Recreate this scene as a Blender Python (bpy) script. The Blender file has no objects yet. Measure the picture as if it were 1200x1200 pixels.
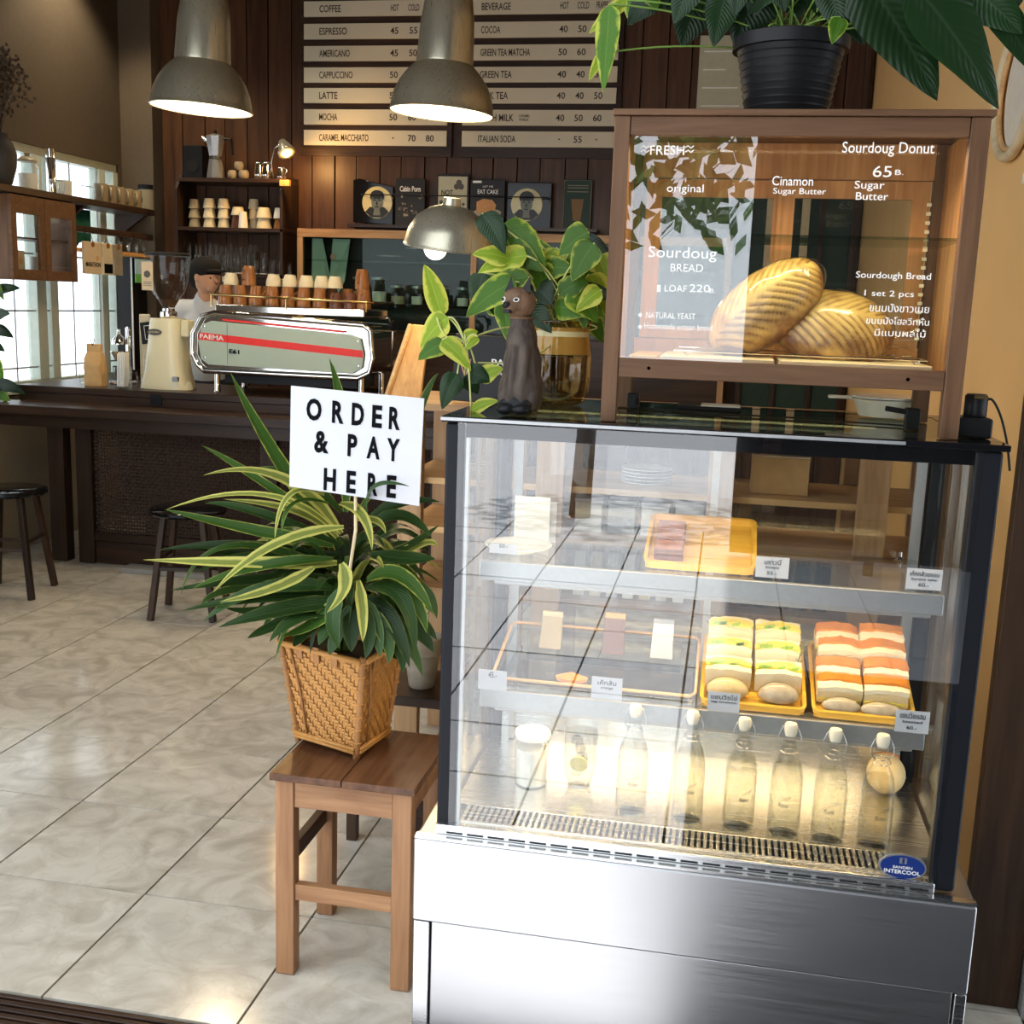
import bpy, math, random
from mathutils import Vector, Matrix, noise
random.seed(7)
PI = math.pi
S = bpy.context.scene
COL = S.collection

# ------------------------------------------------------------------ camera
CAM = Vector((0.62257, -2.48341, 1.60338))
CR = Vector((0.98143324, 0.18877374, 0.03395974))
CU = Vector((-0.06709591, 0.17202803, 0.9828044))
CF = Vector((-0.17968563, 0.96683547, -0.18149998))
FPX = 1319.78
cd = bpy.data.cameras.new('camera')
cam = bpy.data.objects.new('camera', cd)
COL.objects.link(cam)
m = Matrix.Identity(4)
for i in range(3):
    m[i][0], m[i][1], m[i][2], m[i][3] = CR[i], CU[i], -CF[i], CAM[i]
cam.matrix_world = m
cd.sensor_width = 36.0
cd.sensor_fit = 'HORIZONTAL'
cd.lens = 36.0 * FPX / 1200
cd.clip_start = 0.05
S.camera = cam

def at(x, y, Y):
    """the point on the upright plane at depth Y that the photograph shows at pixel (x, y)"""
    d = CF + CR * ((x - 600) / FPX) + CU * ((600 - y) / FPX)
    return CAM + d * ((Y - CAM.y) / d.y)

# ------------------------------------------------------------------ world, exposure
S.view_settings.view_transform = 'Standard'
S.view_settings.look = 'None'
S.view_settings.gamma = 1.0
S.view_settings.exposure = -0.08
S.view_settings.use_curve_mapping = False
w = bpy.data.worlds.new('sky')
S.world = w
w.use_nodes = True
wn = w.node_tree
wn.nodes.clear()
wo = wn.nodes.new('ShaderNodeOutputWorld')
wb = wn.nodes.new('ShaderNodeBackground')
wb.inputs[0].default_value = (0.86, 0.93, 1.0, 1)
wb.inputs[1].default_value = 3.0
wn.links.new(wb.outputs[0], wo.inputs[0])

sd_ = bpy.data.lights.new('sun', 'SUN'); sd_.energy = 9.0; sd_.angle = 0.02; sd_.color = (1, .96, .9)
sun = bpy.data.objects.new('sun', sd_); COL.objects.link(sun)
sun.rotation_euler = Vector((0.06, -0.05, -1)).to_track_quat('-Z', 'Y').to_euler()

def lamp(name, kind, loc, energy, color, size=0.05, rot=None, sy=None, parent=None, spot=None):
    l = bpy.data.lights.new(name, kind)
    l.energy = energy
    l.color = color
    if kind == 'AREA':
        l.shape = 'RECTANGLE' if sy else 'DISK'
        l.size = size
        if sy: l.size_y = sy
    else:
        l.shadow_soft_size = size
    if spot: l.spot_size = spot; l.spot_blend = 0.5
    o = bpy.data.objects.new(name, l)
    COL.objects.link(o)
    o.location = Vector(loc)
    if rot: o.rotation_euler = rot
    if parent:
        o.parent = parent
        o.location = Vector(loc) - parent.location
    return o

# ------------------------------------------------------------------ materials
MATS = {}
def nt(name):
    mt = bpy.data.materials.new(name)
    mt.use_nodes = True
    t = mt.node_tree
    b = t.nodes['Principled BSDF']
    MATS[name] = mt
    return mt, t, b
def setin(b, **k):
    for n, v in k.items():
        b.inputs[n.replace('_', ' ')].default_value = v
def plain(name, c, rough=0.5, metal=0.0, noise_amt=0.12, scale=30, bump=0.0, emit=None, es=0, sss=0, trans=0, coat=0, spec=0.25):
    """a colour with a little procedural mottling"""
    mt, t, b = nt(name)
    tc = t.nodes.new('ShaderNodeTexCoord')
    nz = t.nodes.new('ShaderNodeTexNoise')
    nz.inputs['Scale'].default_value = scale
    nz.inputs['Detail'].default_value = 4
    t.links.new(tc.outputs['Object'], nz.inputs['Vector'])
    mx = t.nodes.new('ShaderNodeMix'); mx.data_type = 'RGBA'
    mx.inputs['A'].default_value = (*[max(0, v * (1 - noise_amt)) for v in c], 1)
    mx.inputs['B'].default_value = (*[min(1, v * (1 + noise_amt)) for v in c], 1)
    t.links.new(nz.outputs['Fac'], mx.inputs['Factor'])
    t.links.new(mx.outputs['Result'], b.inputs['Base Color'])
    setin(b, Roughness=rough, Metallic=metal)
    if not metal: b.inputs['Specular IOR Level'].default_value = spec
    if coat: b.inputs['Coat Weight'].default_value = coat; b.inputs['Coat Roughness'].default_value = 0.08
    if trans: b.inputs['Transmission Weight'].default_value = trans
    if sss: b.inputs['Subsurface Weight'].default_value = sss; b.inputs['Subsurface Scale'].default_value = 0.01
    if bump:
        bp = t.nodes.new('ShaderNodeBump'); bp.inputs['Strength'].default_value = bump; bp.inputs['Distance'].default_value = 0.002
        t.links.new(nz.outputs['Fac'], bp.inputs['Height']); t.links.new(bp.outputs[0], b.inputs['Normal'])
    if emit:
        b.inputs['Emission Color'].default_value = (*emit, 1); b.inputs['Emission Strength'].default_value = es
    return mt
def wood(name, c1, c2, axis='z', rough=0.45, sc=14, stretch=14, bump=0.25, vary=0.25, wear=None):
    """grain runs along the given axis; each board a shade of its own"""
    mt, t, b = nt(name)
    tc = t.nodes.new('ShaderNodeTexCoord')
    oi = t.nodes.new('ShaderNodeObjectInfo')
    mp = t.nodes.new('ShaderNodeMapping')
    s = [sc] * 3; s['xyz'.index(axis)] = sc / stretch
    mp.inputs['Scale'].default_value = s
    t.links.new(tc.outputs['Object'], mp.inputs['Vector'])
    mul = t.nodes.new('ShaderNodeVectorMath'); mul.operation = 'MULTIPLY'
    cmb = t.nodes.new('ShaderNodeCombineXYZ')
    for i in range(3): t.links.new(oi.outputs['Random'], cmb.inputs[i])
    mul.inputs[1].default_value = (37, 53, 29)
    t.links.new(cmb.outputs[0], mul.inputs[0]); t.links.new(mul.outputs[0], mp.inputs['Location'])
    n1 = t.nodes.new('ShaderNodeTexNoise'); n1.inputs['Scale'].default_value = 1.0; n1.inputs['Detail'].default_value = 6; n1.inputs['Distortion'].default_value = 1.2
    t.links.new(mp.outputs[0], n1.inputs['Vector'])
    n2 = t.nodes.new('ShaderNodeTexNoise'); n2.inputs['Scale'].default_value = 6.0; n2.inputs['Detail'].default_value = 3
    t.links.new(mp.outputs[0], n2.inputs['Vector'])
    ad = t.nodes.new('ShaderNodeMath'); ad.operation = 'MULTIPLY_ADD'; ad.inputs[1].default_value = 0.4
    t.links.new(n2.outputs['Fac'], ad.inputs[0]); t.links.new(n1.outputs['Fac'], ad.inputs[2])
    cr = t.nodes.new('ShaderNodeValToRGB')
    cr.color_ramp.elements[0].position = 0.45; cr.color_ramp.elements[0].color = (*c1, 1)
    cr.color_ramp.elements[1].position = 0.9; cr.color_ramp.elements[1].color = (*c2, 1)
    t.links.new(ad.outputs[0], cr.inputs[0])
    hv = t.nodes.new('ShaderNodeHueSaturation')
    ml = t.nodes.new('ShaderNodeMapRange'); ml.inputs['To Min'].default_value = 1 - vary; ml.inputs['To Max'].default_value = 1 + vary
    t.links.new(oi.outputs['Random'], ml.inputs['Value']); t.links.new(ml.outputs[0], hv.inputs['Value'])
    t.links.new(cr.outputs[0], hv.inputs['Color'])
    out = hv.outputs[0]
    if wear:
        n3 = t.nodes.new('ShaderNodeTexNoise'); n3.inputs['Scale'].default_value = 5; n3.inputs['Detail'].default_value = 6
        t.links.new(tc.outputs['Object'], n3.inputs['Vector'])
        r3 = t.nodes.new('ShaderNodeMapRange'); r3.inputs['From Min'].default_value = 0.52; r3.inputs['From Max'].default_value = 0.7
        t.links.new(n3.outputs['Fac'], r3.inputs['Value'])
        mx = t.nodes.new('ShaderNodeMix'); mx.data_type = 'RGBA'; mx.inputs['B'].default_value = (*wear, 1)
        t.links.new(r3.outputs[0], mx.inputs['Factor']); t.links.new(out, mx.inputs['A']); out = mx.outputs['Result']
    t.links.new(out, b.inputs['Base Color'])
    bp = t.nodes.new('ShaderNodeBump'); bp.inputs['Strength'].default_value = bump; bp.inputs['Distance'].default_value = 0.001
    t.links.new(ad.outputs[0], bp.inputs['Height']); t.links.new(bp.outputs[0], b.inputs['Normal'])
    setin(b, Roughness=rough); b.inputs['Specular IOR Level'].default_value = 0.3
    return mt
def glass(name, tint=(1, 1, 1), rough=0.0, ior=1.5, dens=1.0, add=0.0):
    """clear sheet glass: what is behind shows through, what is in front reflects by Fresnel"""
    mt = bpy.data.materials.new(name); mt.use_nodes = True; MATS[name] = mt
    t = mt.node_tree; t.nodes.clear()
    o = t.nodes.new('ShaderNodeOutputMaterial')
    tr = t.nodes.new('ShaderNodeBsdfTransparent'); tr.inputs[0].default_value = (*tint, 1)
    gl = t.nodes.new('ShaderNodeBsdfGlossy'); gl.inputs['Roughness'].default_value = rough
    fr = t.nodes.new('ShaderNodeFresnel'); gm = t.nodes.new('ShaderNodeNewGeometry')
    mi = t.nodes.new('ShaderNodeMapRange'); mi.inputs['To Min'].default_value = ior; mi.inputs['To Max'].default_value = 1 / ior
    t.links.new(gm.outputs['Backfacing'], mi.inputs['Value']); t.links.new(mi.outputs[0], fr.inputs[0])
    ad = t.nodes.new('ShaderNodeMath'); ad.operation = 'ADD'; ad.inputs[1].default_value = add; ad.use_clamp = True
    mx = t.nodes.new('ShaderNodeMixShader')
    t.links.new(fr.outputs[0], ad.inputs[0]); t.links.new(ad.outputs[0], mx.inputs[0])
    t.links.new(tr.outputs[0], mx.inputs[1]); t.links.new(gl.outputs[0], mx.inputs[2]); t.links.new(mx.outputs[0], o.inputs[0])
    return mt
def leafmat(name, mid, edge, edge_start=0.55, stripes=0.0, rough=0.35, vary=0.3, trans=0.25, blotch=0.0):
    """u runs across the leaf, v from stalk to tip: midrib, margin and veins of the leaf's own colours"""
    mt, t, b = nt(name)
    uv = t.nodes.new('ShaderNodeUVMap')
    sp = t.nodes.new('ShaderNodeSeparateXYZ'); t.links.new(uv.outputs[0], sp.inputs[0])
    def math_(op, a, bb=None, c=None):
        n = t.nodes.new('ShaderNodeMath'); n.operation = op
        for i, v in enumerate((a, bb, c)):
            if v is None: continue
            if isinstance(v, (int, float)): n.inputs[i].default_value = v
            else: t.links.new(v, n.inputs[i])
        return n.outputs[0]
    d = math_('MULTIPLY', math_('ABSOLUTE', math_('SUBTRACT', sp.outputs[0], 0.5)), 2.0)
    tc = t.nodes.new('ShaderNodeTexCoord')
    nz = t.nodes.new('ShaderNodeTexNoise'); nz.inputs['Scale'].default_value = 40; nz.inputs['Detail'].default_value = 3
    t.links.new(tc.outputs['Object'], nz.inputs['Vector'])
    oi = t.nodes.new('ShaderNodeObjectInfo')
    dd = math_('ADD', d, math_('MULTIPLY', math_('SUBTRACT', nz.outputs['Fac'], 0.5), 0.5 + blotch))
    mr = t.nodes.new('ShaderNodeMapRange'); mr.inputs['From Min'].default_value = edge_start; mr.inputs['From Max'].default_value = edge_start + 0.25
    t.links.new(dd, mr.inputs['Value'])
    mx = t.nodes.new('ShaderNodeMix'); mx.data_type = 'RGBA'
    mx.inputs['A'].default_value = (*mid, 1); mx.inputs['B'].default_value = (*edge, 1)
    t.links.new(mr.outputs[0], mx.inputs['Factor'])
    rib = t.nodes.new('ShaderNodeMapRange'); rib.inputs['From Min'].default_value = 0.08; rib.inputs['From Max'].default_value = 0.0
    t.links.new(d, rib.inputs['Value'])
    m2 = t.nodes.new('ShaderNodeMix'); m2.data_type = 'RGBA'; m2.inputs['B'].default_value = (*[min(1, v * 1.5 + .02) for v in mid], 1)
    t.links.new(math_('MULTIPLY', rib.outputs[0], 0.6), m2.inputs['Factor']); t.links.new(mx.outputs['Result'], m2.inputs['A'])
    hv = t.nodes.new('ShaderNodeHueSaturation')
    ml = t.nodes.new('ShaderNodeMapRange'); ml.inputs['To Min'].default_value = 1 - vary; ml.inputs['To Max'].default_value = 1 + vary
    t.links.new(oi.outputs['Random'], ml.inputs['Value']); t.links.new(ml.outputs[0], hv.inputs['Value'])
    t.links.new(m2.outputs['Result'], hv.inputs['Color'])
    t.links.new(hv.outputs[0], b.inputs['Base Color'])
    vein = math_('SINE', math_('MULTIPLY', math_('ADD', sp.outputs[1], math_('MULTIPLY', d, -0.25)), 90.0))
    bp = t.nodes.new('ShaderNodeBump'); bp.inputs['Strength'].default_value = 0.15 if not stripes else 0.0; bp.inputs['Distance'].default_value = 0.002
    t.links.new(vein, bp.inputs['Height']); t.links.new(bp.outputs[0], b.inputs['Normal'])
    setin(b, Roughness=rough); b.inputs['Specular IOR Level'].default_value = 0.25
    tl = t.nodes.new('ShaderNodeBsdfTranslucent'); t.links.new(hv.outputs[0], tl.inputs[0])
    ms = t.nodes.new('ShaderNodeMixShader'); ms.inputs[0].default_value = trans
    o = t.nodes['Material Output']
    t.links.new(b.outputs[0], ms.inputs[1]); t.links.new(tl.outputs[0], ms.inputs[2]); t.links.new(ms.outputs[0], o.inputs[0])
    return mt
def emis(name, c, s):
    mt = bpy.data.materials.new(name); mt.use_nodes = True; MATS[name] = mt
    t = mt.node_tree; t.nodes.clear()
    o = t.nodes.new('ShaderNodeOutputMaterial'); e = t.nodes.new('ShaderNodeEmission')
    e.inputs[0].default_value = (*c, 1); e.inputs[1].default_value = s
    t.links.new(e.outputs[0], o.inputs[0]); return mt
def brushed(name, c, rough=0.22, axis='x', amt=0.08, metal=1.0, wavy=0.2):
    mt, t, b = nt(name)
    tc = t.nodes.new('ShaderNodeTexCoord'); mp = t.nodes.new('ShaderNodeMapping')
    s = [300] * 3; s['xyz'.index(axis)] = 3
    mp.inputs['Scale'].default_value = s
    nz = t.nodes.new('ShaderNodeTexNoise'); nz.inputs['Scale'].default_value = 1; nz.inputs['Detail'].default_value = 2
    t.links.new(tc.outputs['Object'], mp.inputs[0]); t.links.new(mp.outputs[0], nz.inputs['Vector'])
    mr = t.nodes.new('ShaderNodeMapRange'); mr.inputs['To Min'].default_value = rough - amt; mr.inputs['To Max'].default_value = rough + amt
    t.links.new(nz.outputs['Fac'], mr.inputs['Value']); t.links.new(mr.outputs[0], b.inputs['Roughness'])
    n2 = t.nodes.new('ShaderNodeTexNoise'); n2.inputs['Scale'].default_value = 2.2; n2.inputs['Detail'].default_value = 1
    t.links.new(tc.outputs['Object'], n2.inputs['Vector'])
    bp = t.nodes.new('ShaderNodeBump'); bp.inputs['Strength'].default_value = wavy; bp.inputs['Distance'].default_value = 0.008
    t.links.new(n2.outputs['Fac'], bp.inputs['Height']); t.links.new(bp.outputs[0], b.inputs['Normal'])
    setin(b, Base_Color=(*c, 1), Metallic=metal)
    return mt

# tile: pale polished ceramic with soft marbled blotches
def tile_mat():
    mt, t, b = nt('polished_tile')
    tc = t.nodes.new('ShaderNodeTexCoord'); oi = t.nodes.new('ShaderNodeObjectInfo')
    cmb = t.nodes.new('ShaderNodeVectorMath'); cmb.operation = 'MULTIPLY_ADD'; cmb.inputs[1].default_value = (30, 47, 13)
    cx = t.nodes.new('ShaderNodeCombineXYZ')
    for i in range(3): t.links.new(oi.outputs['Random'], cx.inputs[i])
    t.links.new(cx.outputs[0], cmb.inputs[0]); t.links.new(tc.outputs['Object'], cmb.inputs[2])
    n1 = t.nodes.new('ShaderNodeTexNoise'); n1.inputs['Scale'].default_value = 6; n1.inputs['Detail'].default_value = 7; n1.inputs['Distortion'].default_value = 1.5
    t.links.new(cmb.outputs[0], n1.inputs['Vector'])
    vo = t.nodes.new('ShaderNodeTexVoronoi'); vo.feature = 'DISTANCE_TO_EDGE'; vo.inputs['Scale'].default_value = 9
    dv = t.nodes.new('ShaderNodeVectorMath'); dv.operation = 'MULTIPLY_ADD'; dv.inputs[1].default_value = (.25, .25, .25)
    t.links.new(n1.outputs['Color'], dv.inputs[0]); t.links.new(cmb.outputs[0], dv.inputs[2]); t.links.new(dv.outputs[0], vo.inputs['Vector'])
    cr = t.nodes.new('ShaderNodeValToRGB')
    cr.color_ramp.elements[0].position = 0.32; cr.color_ramp.elements[0].color = (0.48, 0.43, 0.35, 1)
    cr.color_ramp.elements[1].position = 0.62; cr.color_ramp.elements[1].color = (0.68, 0.64, 0.55, 1)
    t.links.new(n1.outputs['Fac'], cr.inputs[0])
    mr = t.nodes.new('ShaderNodeMapRange'); mr.inputs['From Max'].default_value = 0.05; mr.inputs['To Min'].default_value = 0.22; mr.inputs['To Max'].default_value = 0
    t.links.new(vo.outputs['Distance'], mr.inputs['Value'])
    mx = t.nodes.new('ShaderNodeMix'); mx.data_type = 'RGBA'; mx.inputs['B'].default_value = (0.42, 0.37, 0.29, 1)
    t.links.new(mr.outputs[0], mx.inputs['Factor']); t.links.new(cr.outputs[0], mx.inputs['A'])
    t.links.new(mx.outputs['Result'], b.inputs['Base Color'])
    setin(b, Roughness=0.13)
    return mt
tile_mat()
plain('grout', (0.03, 0.025, 0.02), 0.9)
wood('dark_wood', (0.016, 0.008, 0.005), (0.052, 0.026, 0.014), 'x', 0.35)
wood('dark_wood_v', (0.018, 0.009, 0.005), (0.055, 0.028, 0.015), 'z', 0.45)
wood('dark_wood_y', (0.030, 0.016, 0.01), (0.085, 0.047, 0.027), 'y', 0.45)
wood('wall_wood', (0.036, 0.014, 0.006), (0.095, 0.040, 0.016), 'z', 0.4, vary=0.2)
wood('box_wood', (0.085, 0.038, 0.016), (0.165, 0.082, 0.038), 'x', 0.5, sc=22, vary=0.1, bump=0.4)
wood('box_wood_v', (0.085, 0.038, 0.016), (0.165, 0.082, 0.038), 'z', 0.5, sc=22, vary=0.1, bump=0.4)
wood('box_inner_wood', (0.34, 0.15, 0.05), (0.58, 0.30, 0.12), 'z', 0.45, sc=20, vary=0.12)
wood('stool_wood', (0.22, 0.10, 0.045), (0.42, 0.22, 0.105), 'z', 0.5, sc=18, vary=0.08, wear=None)
wood('stool_wood_x', (0.24, 0.11, 0.05), (0.46, 0.25, 0.12), 'x', 0.5, sc=18, vary=0.08)
wood('stool_top_wood', (0.07, 0.028, 0.013), (0.17, 0.075, 0.035), 'y', 0.25, sc=12, vary=0.05, wear=(0.14, 0.075, 0.045))
wood('orange_wood', (0.50, 0.24, 0.07), (0.72, 0.40, 0.14), 'z', 0.4, sc=16, vary=0.08)
wood('honey_wood', (0.55, 0.30, 0.12), (0.78, 0.50, 0.22), 'x', 0.4, sc=16, vary=0.12)
wood('pale_wood', (0.62, 0.48, 0.28), (0.80, 0.66, 0.42), 'x', 0.5, sc=14, vary=0.08)
wood('shelf_wood', (0.26, 0.14, 0.06), (0.45, 0.27, 0.13), 'x', 0.5, sc=14, vary=0.15)
wood('shelf_wood_v', (0.32, 0.18, 0.08), (0.52, 0.32, 0.16), 'z', 0.5, sc=14, vary=0.1)
wood('tray_wood', (0.62, 0.34, 0.035), (0.80, 0.50, 0.08), 'x', 0.35, sc=12, vary=0.05)
wood('cat_wood', (0.022, 0.015, 0.012), (0.085, 0.06, 0.045), 'z', 0.6, sc=30, stretch=6, vary=0.0, bump=0.6)
wood('cat_face_wood', (0.07, 0.038, 0.02), (0.20, 0.11, 0.06), 'z', 0.6, sc=30, vary=0.0, bump=0.5)
plain('left_plaster', (0.085, 0.062, 0.040), 0.85, bump=0.3)
plain('beige_wall', (0.30, 0.24, 0.16), 0.85)
plain('yellow_plaster', (0.82, 0.52, 0.22), 0.8, noise_amt=0.06, scale=3, bump=0.2)
plain('cream_plaster', (0.72, 0.58, 0.36), 0.8)
plain('ceiling_paint', (0.16, 0.13, 0.10), 0.9)
plain('terrazzo', (0.28, 0.27, 0.25), 0.8, noise_amt=0.5, scale=220, bump=0.5)
plain('column_paint', (0.12, 0.088, 0.058), 0.8)
plain('black_metal', (0.010, 0.011, 0.014), 0.4, 0.0, spec=0.15)
plain('black_plastic', (0.010, 0.010, 0.011), 0.4, spec=0.2)
plain('black_gloss', (0.006, 0.006, 0.007), 0.06)
plain('black_cloth', (0.012, 0.011, 0.011), 0.9)
plain('white_paint', (0.80, 0.79, 0.76), 0.4)
plain('window_paint', (0.50, 0.56, 0.50), 0.5)
plain('card_white', (0.60, 0.60, 0.64), 0.55, noise_amt=0.02)
plain('paper_white', (0.85, 0.84, 0.80), 0.7, noise_amt=0.03)
plain('ink', (0.006, 0.006, 0.007), 0.7, spec=0.03)
plain('ink_soft', (0.10, 0.09, 0.08), 0.6)
plain('chalk', (0.90, 0.88, 0.82), 0.7, emit=None)
plain('menu_board', (0.68, 0.61, 0.45), 0.6, noise_amt=0.06, scale=4)
plain('menu_ink', (0.06, 0.04, 0.025), 0.6)
brushed('steel', (0.58, 0.58, 0.59), 0.32, 'x')
brushed('steel_bright', (0.80, 0.80, 0.80), 0.25, 'x')
brushed('lamp_metal', (0.60, 0.56, 0.42), 0.28, 'z', amt=0.02, metal=0.75, wavy=0.0)
plain('aluminium', (0.42, 0.42, 0.42), 0.38, 0.85, scale=80)
plain('chrome', (0.78, 0.76, 0.73), 0.07, 1.0, noise_amt=0.02)
plain('lamp_inside', (0.85, 0.80, 0.68), 0.6)
plain('brass', (0.75, 0.52, 0.22), 0.2, 1.0)
glass('clear_glass', (0.97, 0.985, 0.98))
glass('case_glass', (0.97, 0.985, 0.98), add=0.075)
glass('green_glass', (0.80, 0.90, 0.86), ior=1.28)
glass('amber_glass', (0.80, 0.62, 0.36), ior=1.6)
glass('water', (0.96, 0.95, 0.90), ior=1.33)
glass('plastic_wrap', (0.97, 0.96, 0.93), rough=0.12, ior=1.5)
glass('dark_glass', (0.45, 0.52, 0.48))
emis('bulb_warm', (1.0, 0.62, 0.25), 60)
emis('bulb_soft', (1.0, 0.82, 0.55), 14)
emis('led_warm', (1.0, 0.72, 0.36), 9)
emis('bulb_spot', (1.0, 0.86, 0.62), 25)
emis('led_line', (1.0, 0.72, 0.32), 5)
plain('terracotta', (0.30, 0.26, 0.20), 0.8, noise_amt=0.35)
plain('bamboo', (0.52, 0.25, 0.07), 0.45, noise_amt=0.25, scale=60)
plain('bamboo_dark', (0.36, 0.17, 0.06), 0.5, noise_amt=0.3, scale=50)
plain('wicker', (0.045, 0.024, 0.014), 0.6, noise_amt=0.5, scale=60)
plain('cup_brown', (0.27, 0.11, 0.035), 0.25, noise_amt=0.3, scale=20, coat=0.5)
plain('cup_dark', (0.13, 0.05, 0.03), 0.2, coat=0.5)
plain('cup_cream', (0.66, 0.58, 0.40), 0.35, noise_amt=0.15)
plain('cup_white', (0.80, 0.76, 0.66), 0.25)
plain('mug_tan', (0.34, 0.28, 0.18), 0.35)
plain('grinder_cream', (0.74, 0.68, 0.45), 0.25, coat=0.5, noise_amt=0.02)
plain('coffee_beans', (0.06, 0.03, 0.015), 0.5, noise_amt=0.6, scale=150)
plain('kraft_paper', (0.56, 0.34, 0.14), 0.7, noise_amt=0.2, scale=25, bump=0.5)
plain('kraft_pale', (0.62, 0.50, 0.33), 0.7)
plain('panel_grey', (0.38, 0.47, 0.40), 0.35, noise_amt=0.03)
plain('red_stripe', (0.72, 0.035, 0.03), 0.35)
plain('cloth_green', (0.02, 0.16, 0.13), 0.8)
plain('poster_green', (0.16, 0.50, 0.14), 0.7, noise_amt=0.5, scale=12)
plain('poster_sky', (0.42, 0.66, 0.85), 0.7)
plain('blue_sticker', (0.012, 0.03, 0.16), 0.3)
plain('skin', (0.58, 0.32, 0.20), 0.5, sss=0.1)
plain('hair_black', (0.008, 0.007, 0.007), 0.5)
plain('shirt_white', (0.62, 0.64, 0.66), 0.8, noise_amt=0.1, scale=12, bump=0.4)
plain('trousers_dark', (0.03, 0.03, 0.04), 0.8)
plain('soil', (0.03, 0.02, 0.012), 0.9, noise_amt=0.5, scale=80)
plain('stem_green', (0.16, 0.26, 0.05), 0.5)
plain('stem_pale', (0.50, 0.52, 0.18), 0.5)
plain('bark', (0.12, 0.08, 0.05), 0.9)
plain('dried', (0.10, 0.07, 0.045), 0.9)
plain('vase_dark', (0.05, 0.042, 0.036), 0.5)
plain('bread_white', (0.90, 0.80, 0.56), 0.75, noise_amt=0.1, scale=40, bump=0.5)
plain('bread_side', (0.78, 0.62, 0.36), 0.7, noise_amt=0.2, scale=60, bump=0.5)
plain('toast_crust', (0.66, 0.24, 0.04), 0.45, noise_amt=0.35, scale=25, bump=0.3)
plain('egg_filling', (0.88, 0.70, 0.12), 0.55, noise_amt=0.25, scale=60, bump=0.6)
plain('lettuce', (0.30, 0.50, 0.06), 0.5, noise_amt=0.3, scale=30)
plain('grey_bread', (0.55, 0.47, 0.36), 0.6, noise_amt=0.3, scale=60, bump=0.4)
plain('brownie', (0.22, 0.08, 0.035), 0.5, noise_amt=0.5, scale=50, bump=0.5)
plain('brownie_top', (0.34, 0.15, 0.09), 0.5, noise_amt=0.4, scale=60, bump=0.4)
plain('rosemary', (0.16, 0.20, 0.07), 0.6)
plain('cork', (0.86, 0.78, 0.62), 0.6, noise_amt=0.06)
plain('porcelain', (0.85, 0.84, 0.80), 0.12)
plain('bowl_beige', (0.80, 0.74, 0.62), 0.4)
plain('cable', (0.008, 0.008, 0.008), 0.45)
plain('chalkboard', (0.022, 0.022, 0.022), 0.5)
plain('pink_paint', (0.60, 0.33, 0.25), 0.7)
plain('book_black', (0.018, 0.016, 0.015), 0.4)
plain('cake_paint', (0.60, 0.30, 0.12), 0.6, noise_amt=0.35, scale=60)
plain('poster_cream', (0.50, 0.48, 0.34), 0.6)
plain('poster_dark_green', (0.02, 0.045, 0.03), 0.5)
plain('tea_paint', (0.22, 0.13, 0.06), 0.6)
plain('face_grey', (0.16, 0.18, 0.15), 0.4)
plain('plate_yellow', (0.62, 0.55, 0.30), 0.15)
plain('dark_glaze', (0.02, 0.02, 0.018), 0.3)
plain('street_wall_dark', (0.02, 0.018, 0.016), 0.7)
plain('hedge_green', (0.06, 0.14, 0.03), 0.7, noise_amt=0.5)
plain('dough_orange', (0.80, 0.30, 0.04), 0.4)
plain('juice_white', (0.85, 0.82, 0.74), 0.5)
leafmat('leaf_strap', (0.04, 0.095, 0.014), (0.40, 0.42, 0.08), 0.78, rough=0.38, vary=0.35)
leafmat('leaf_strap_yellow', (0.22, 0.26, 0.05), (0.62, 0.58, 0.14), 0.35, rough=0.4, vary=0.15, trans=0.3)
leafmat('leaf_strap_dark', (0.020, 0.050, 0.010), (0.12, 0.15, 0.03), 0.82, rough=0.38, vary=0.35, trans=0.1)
leafmat('leaf_pothos', (0.07, 0.17, 0.014), (0.42, 0.48, 0.06), 0.72, rough=0.28, vary=0.3, trans=0.35, blotch=0.6)
leafmat('leaf_pothos_lime', (0.26, 0.38, 0.025), (0.60, 0.60, 0.09), 0.5, rough=0.28, vary=0.15, trans=0.4, blotch=0.6)
leafmat('leaf_dark', (0.010, 0.028, 0.008), (0.018, 0.045, 0.012), 0.9, rough=0.28, vary=0.3, trans=0.04)

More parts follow.
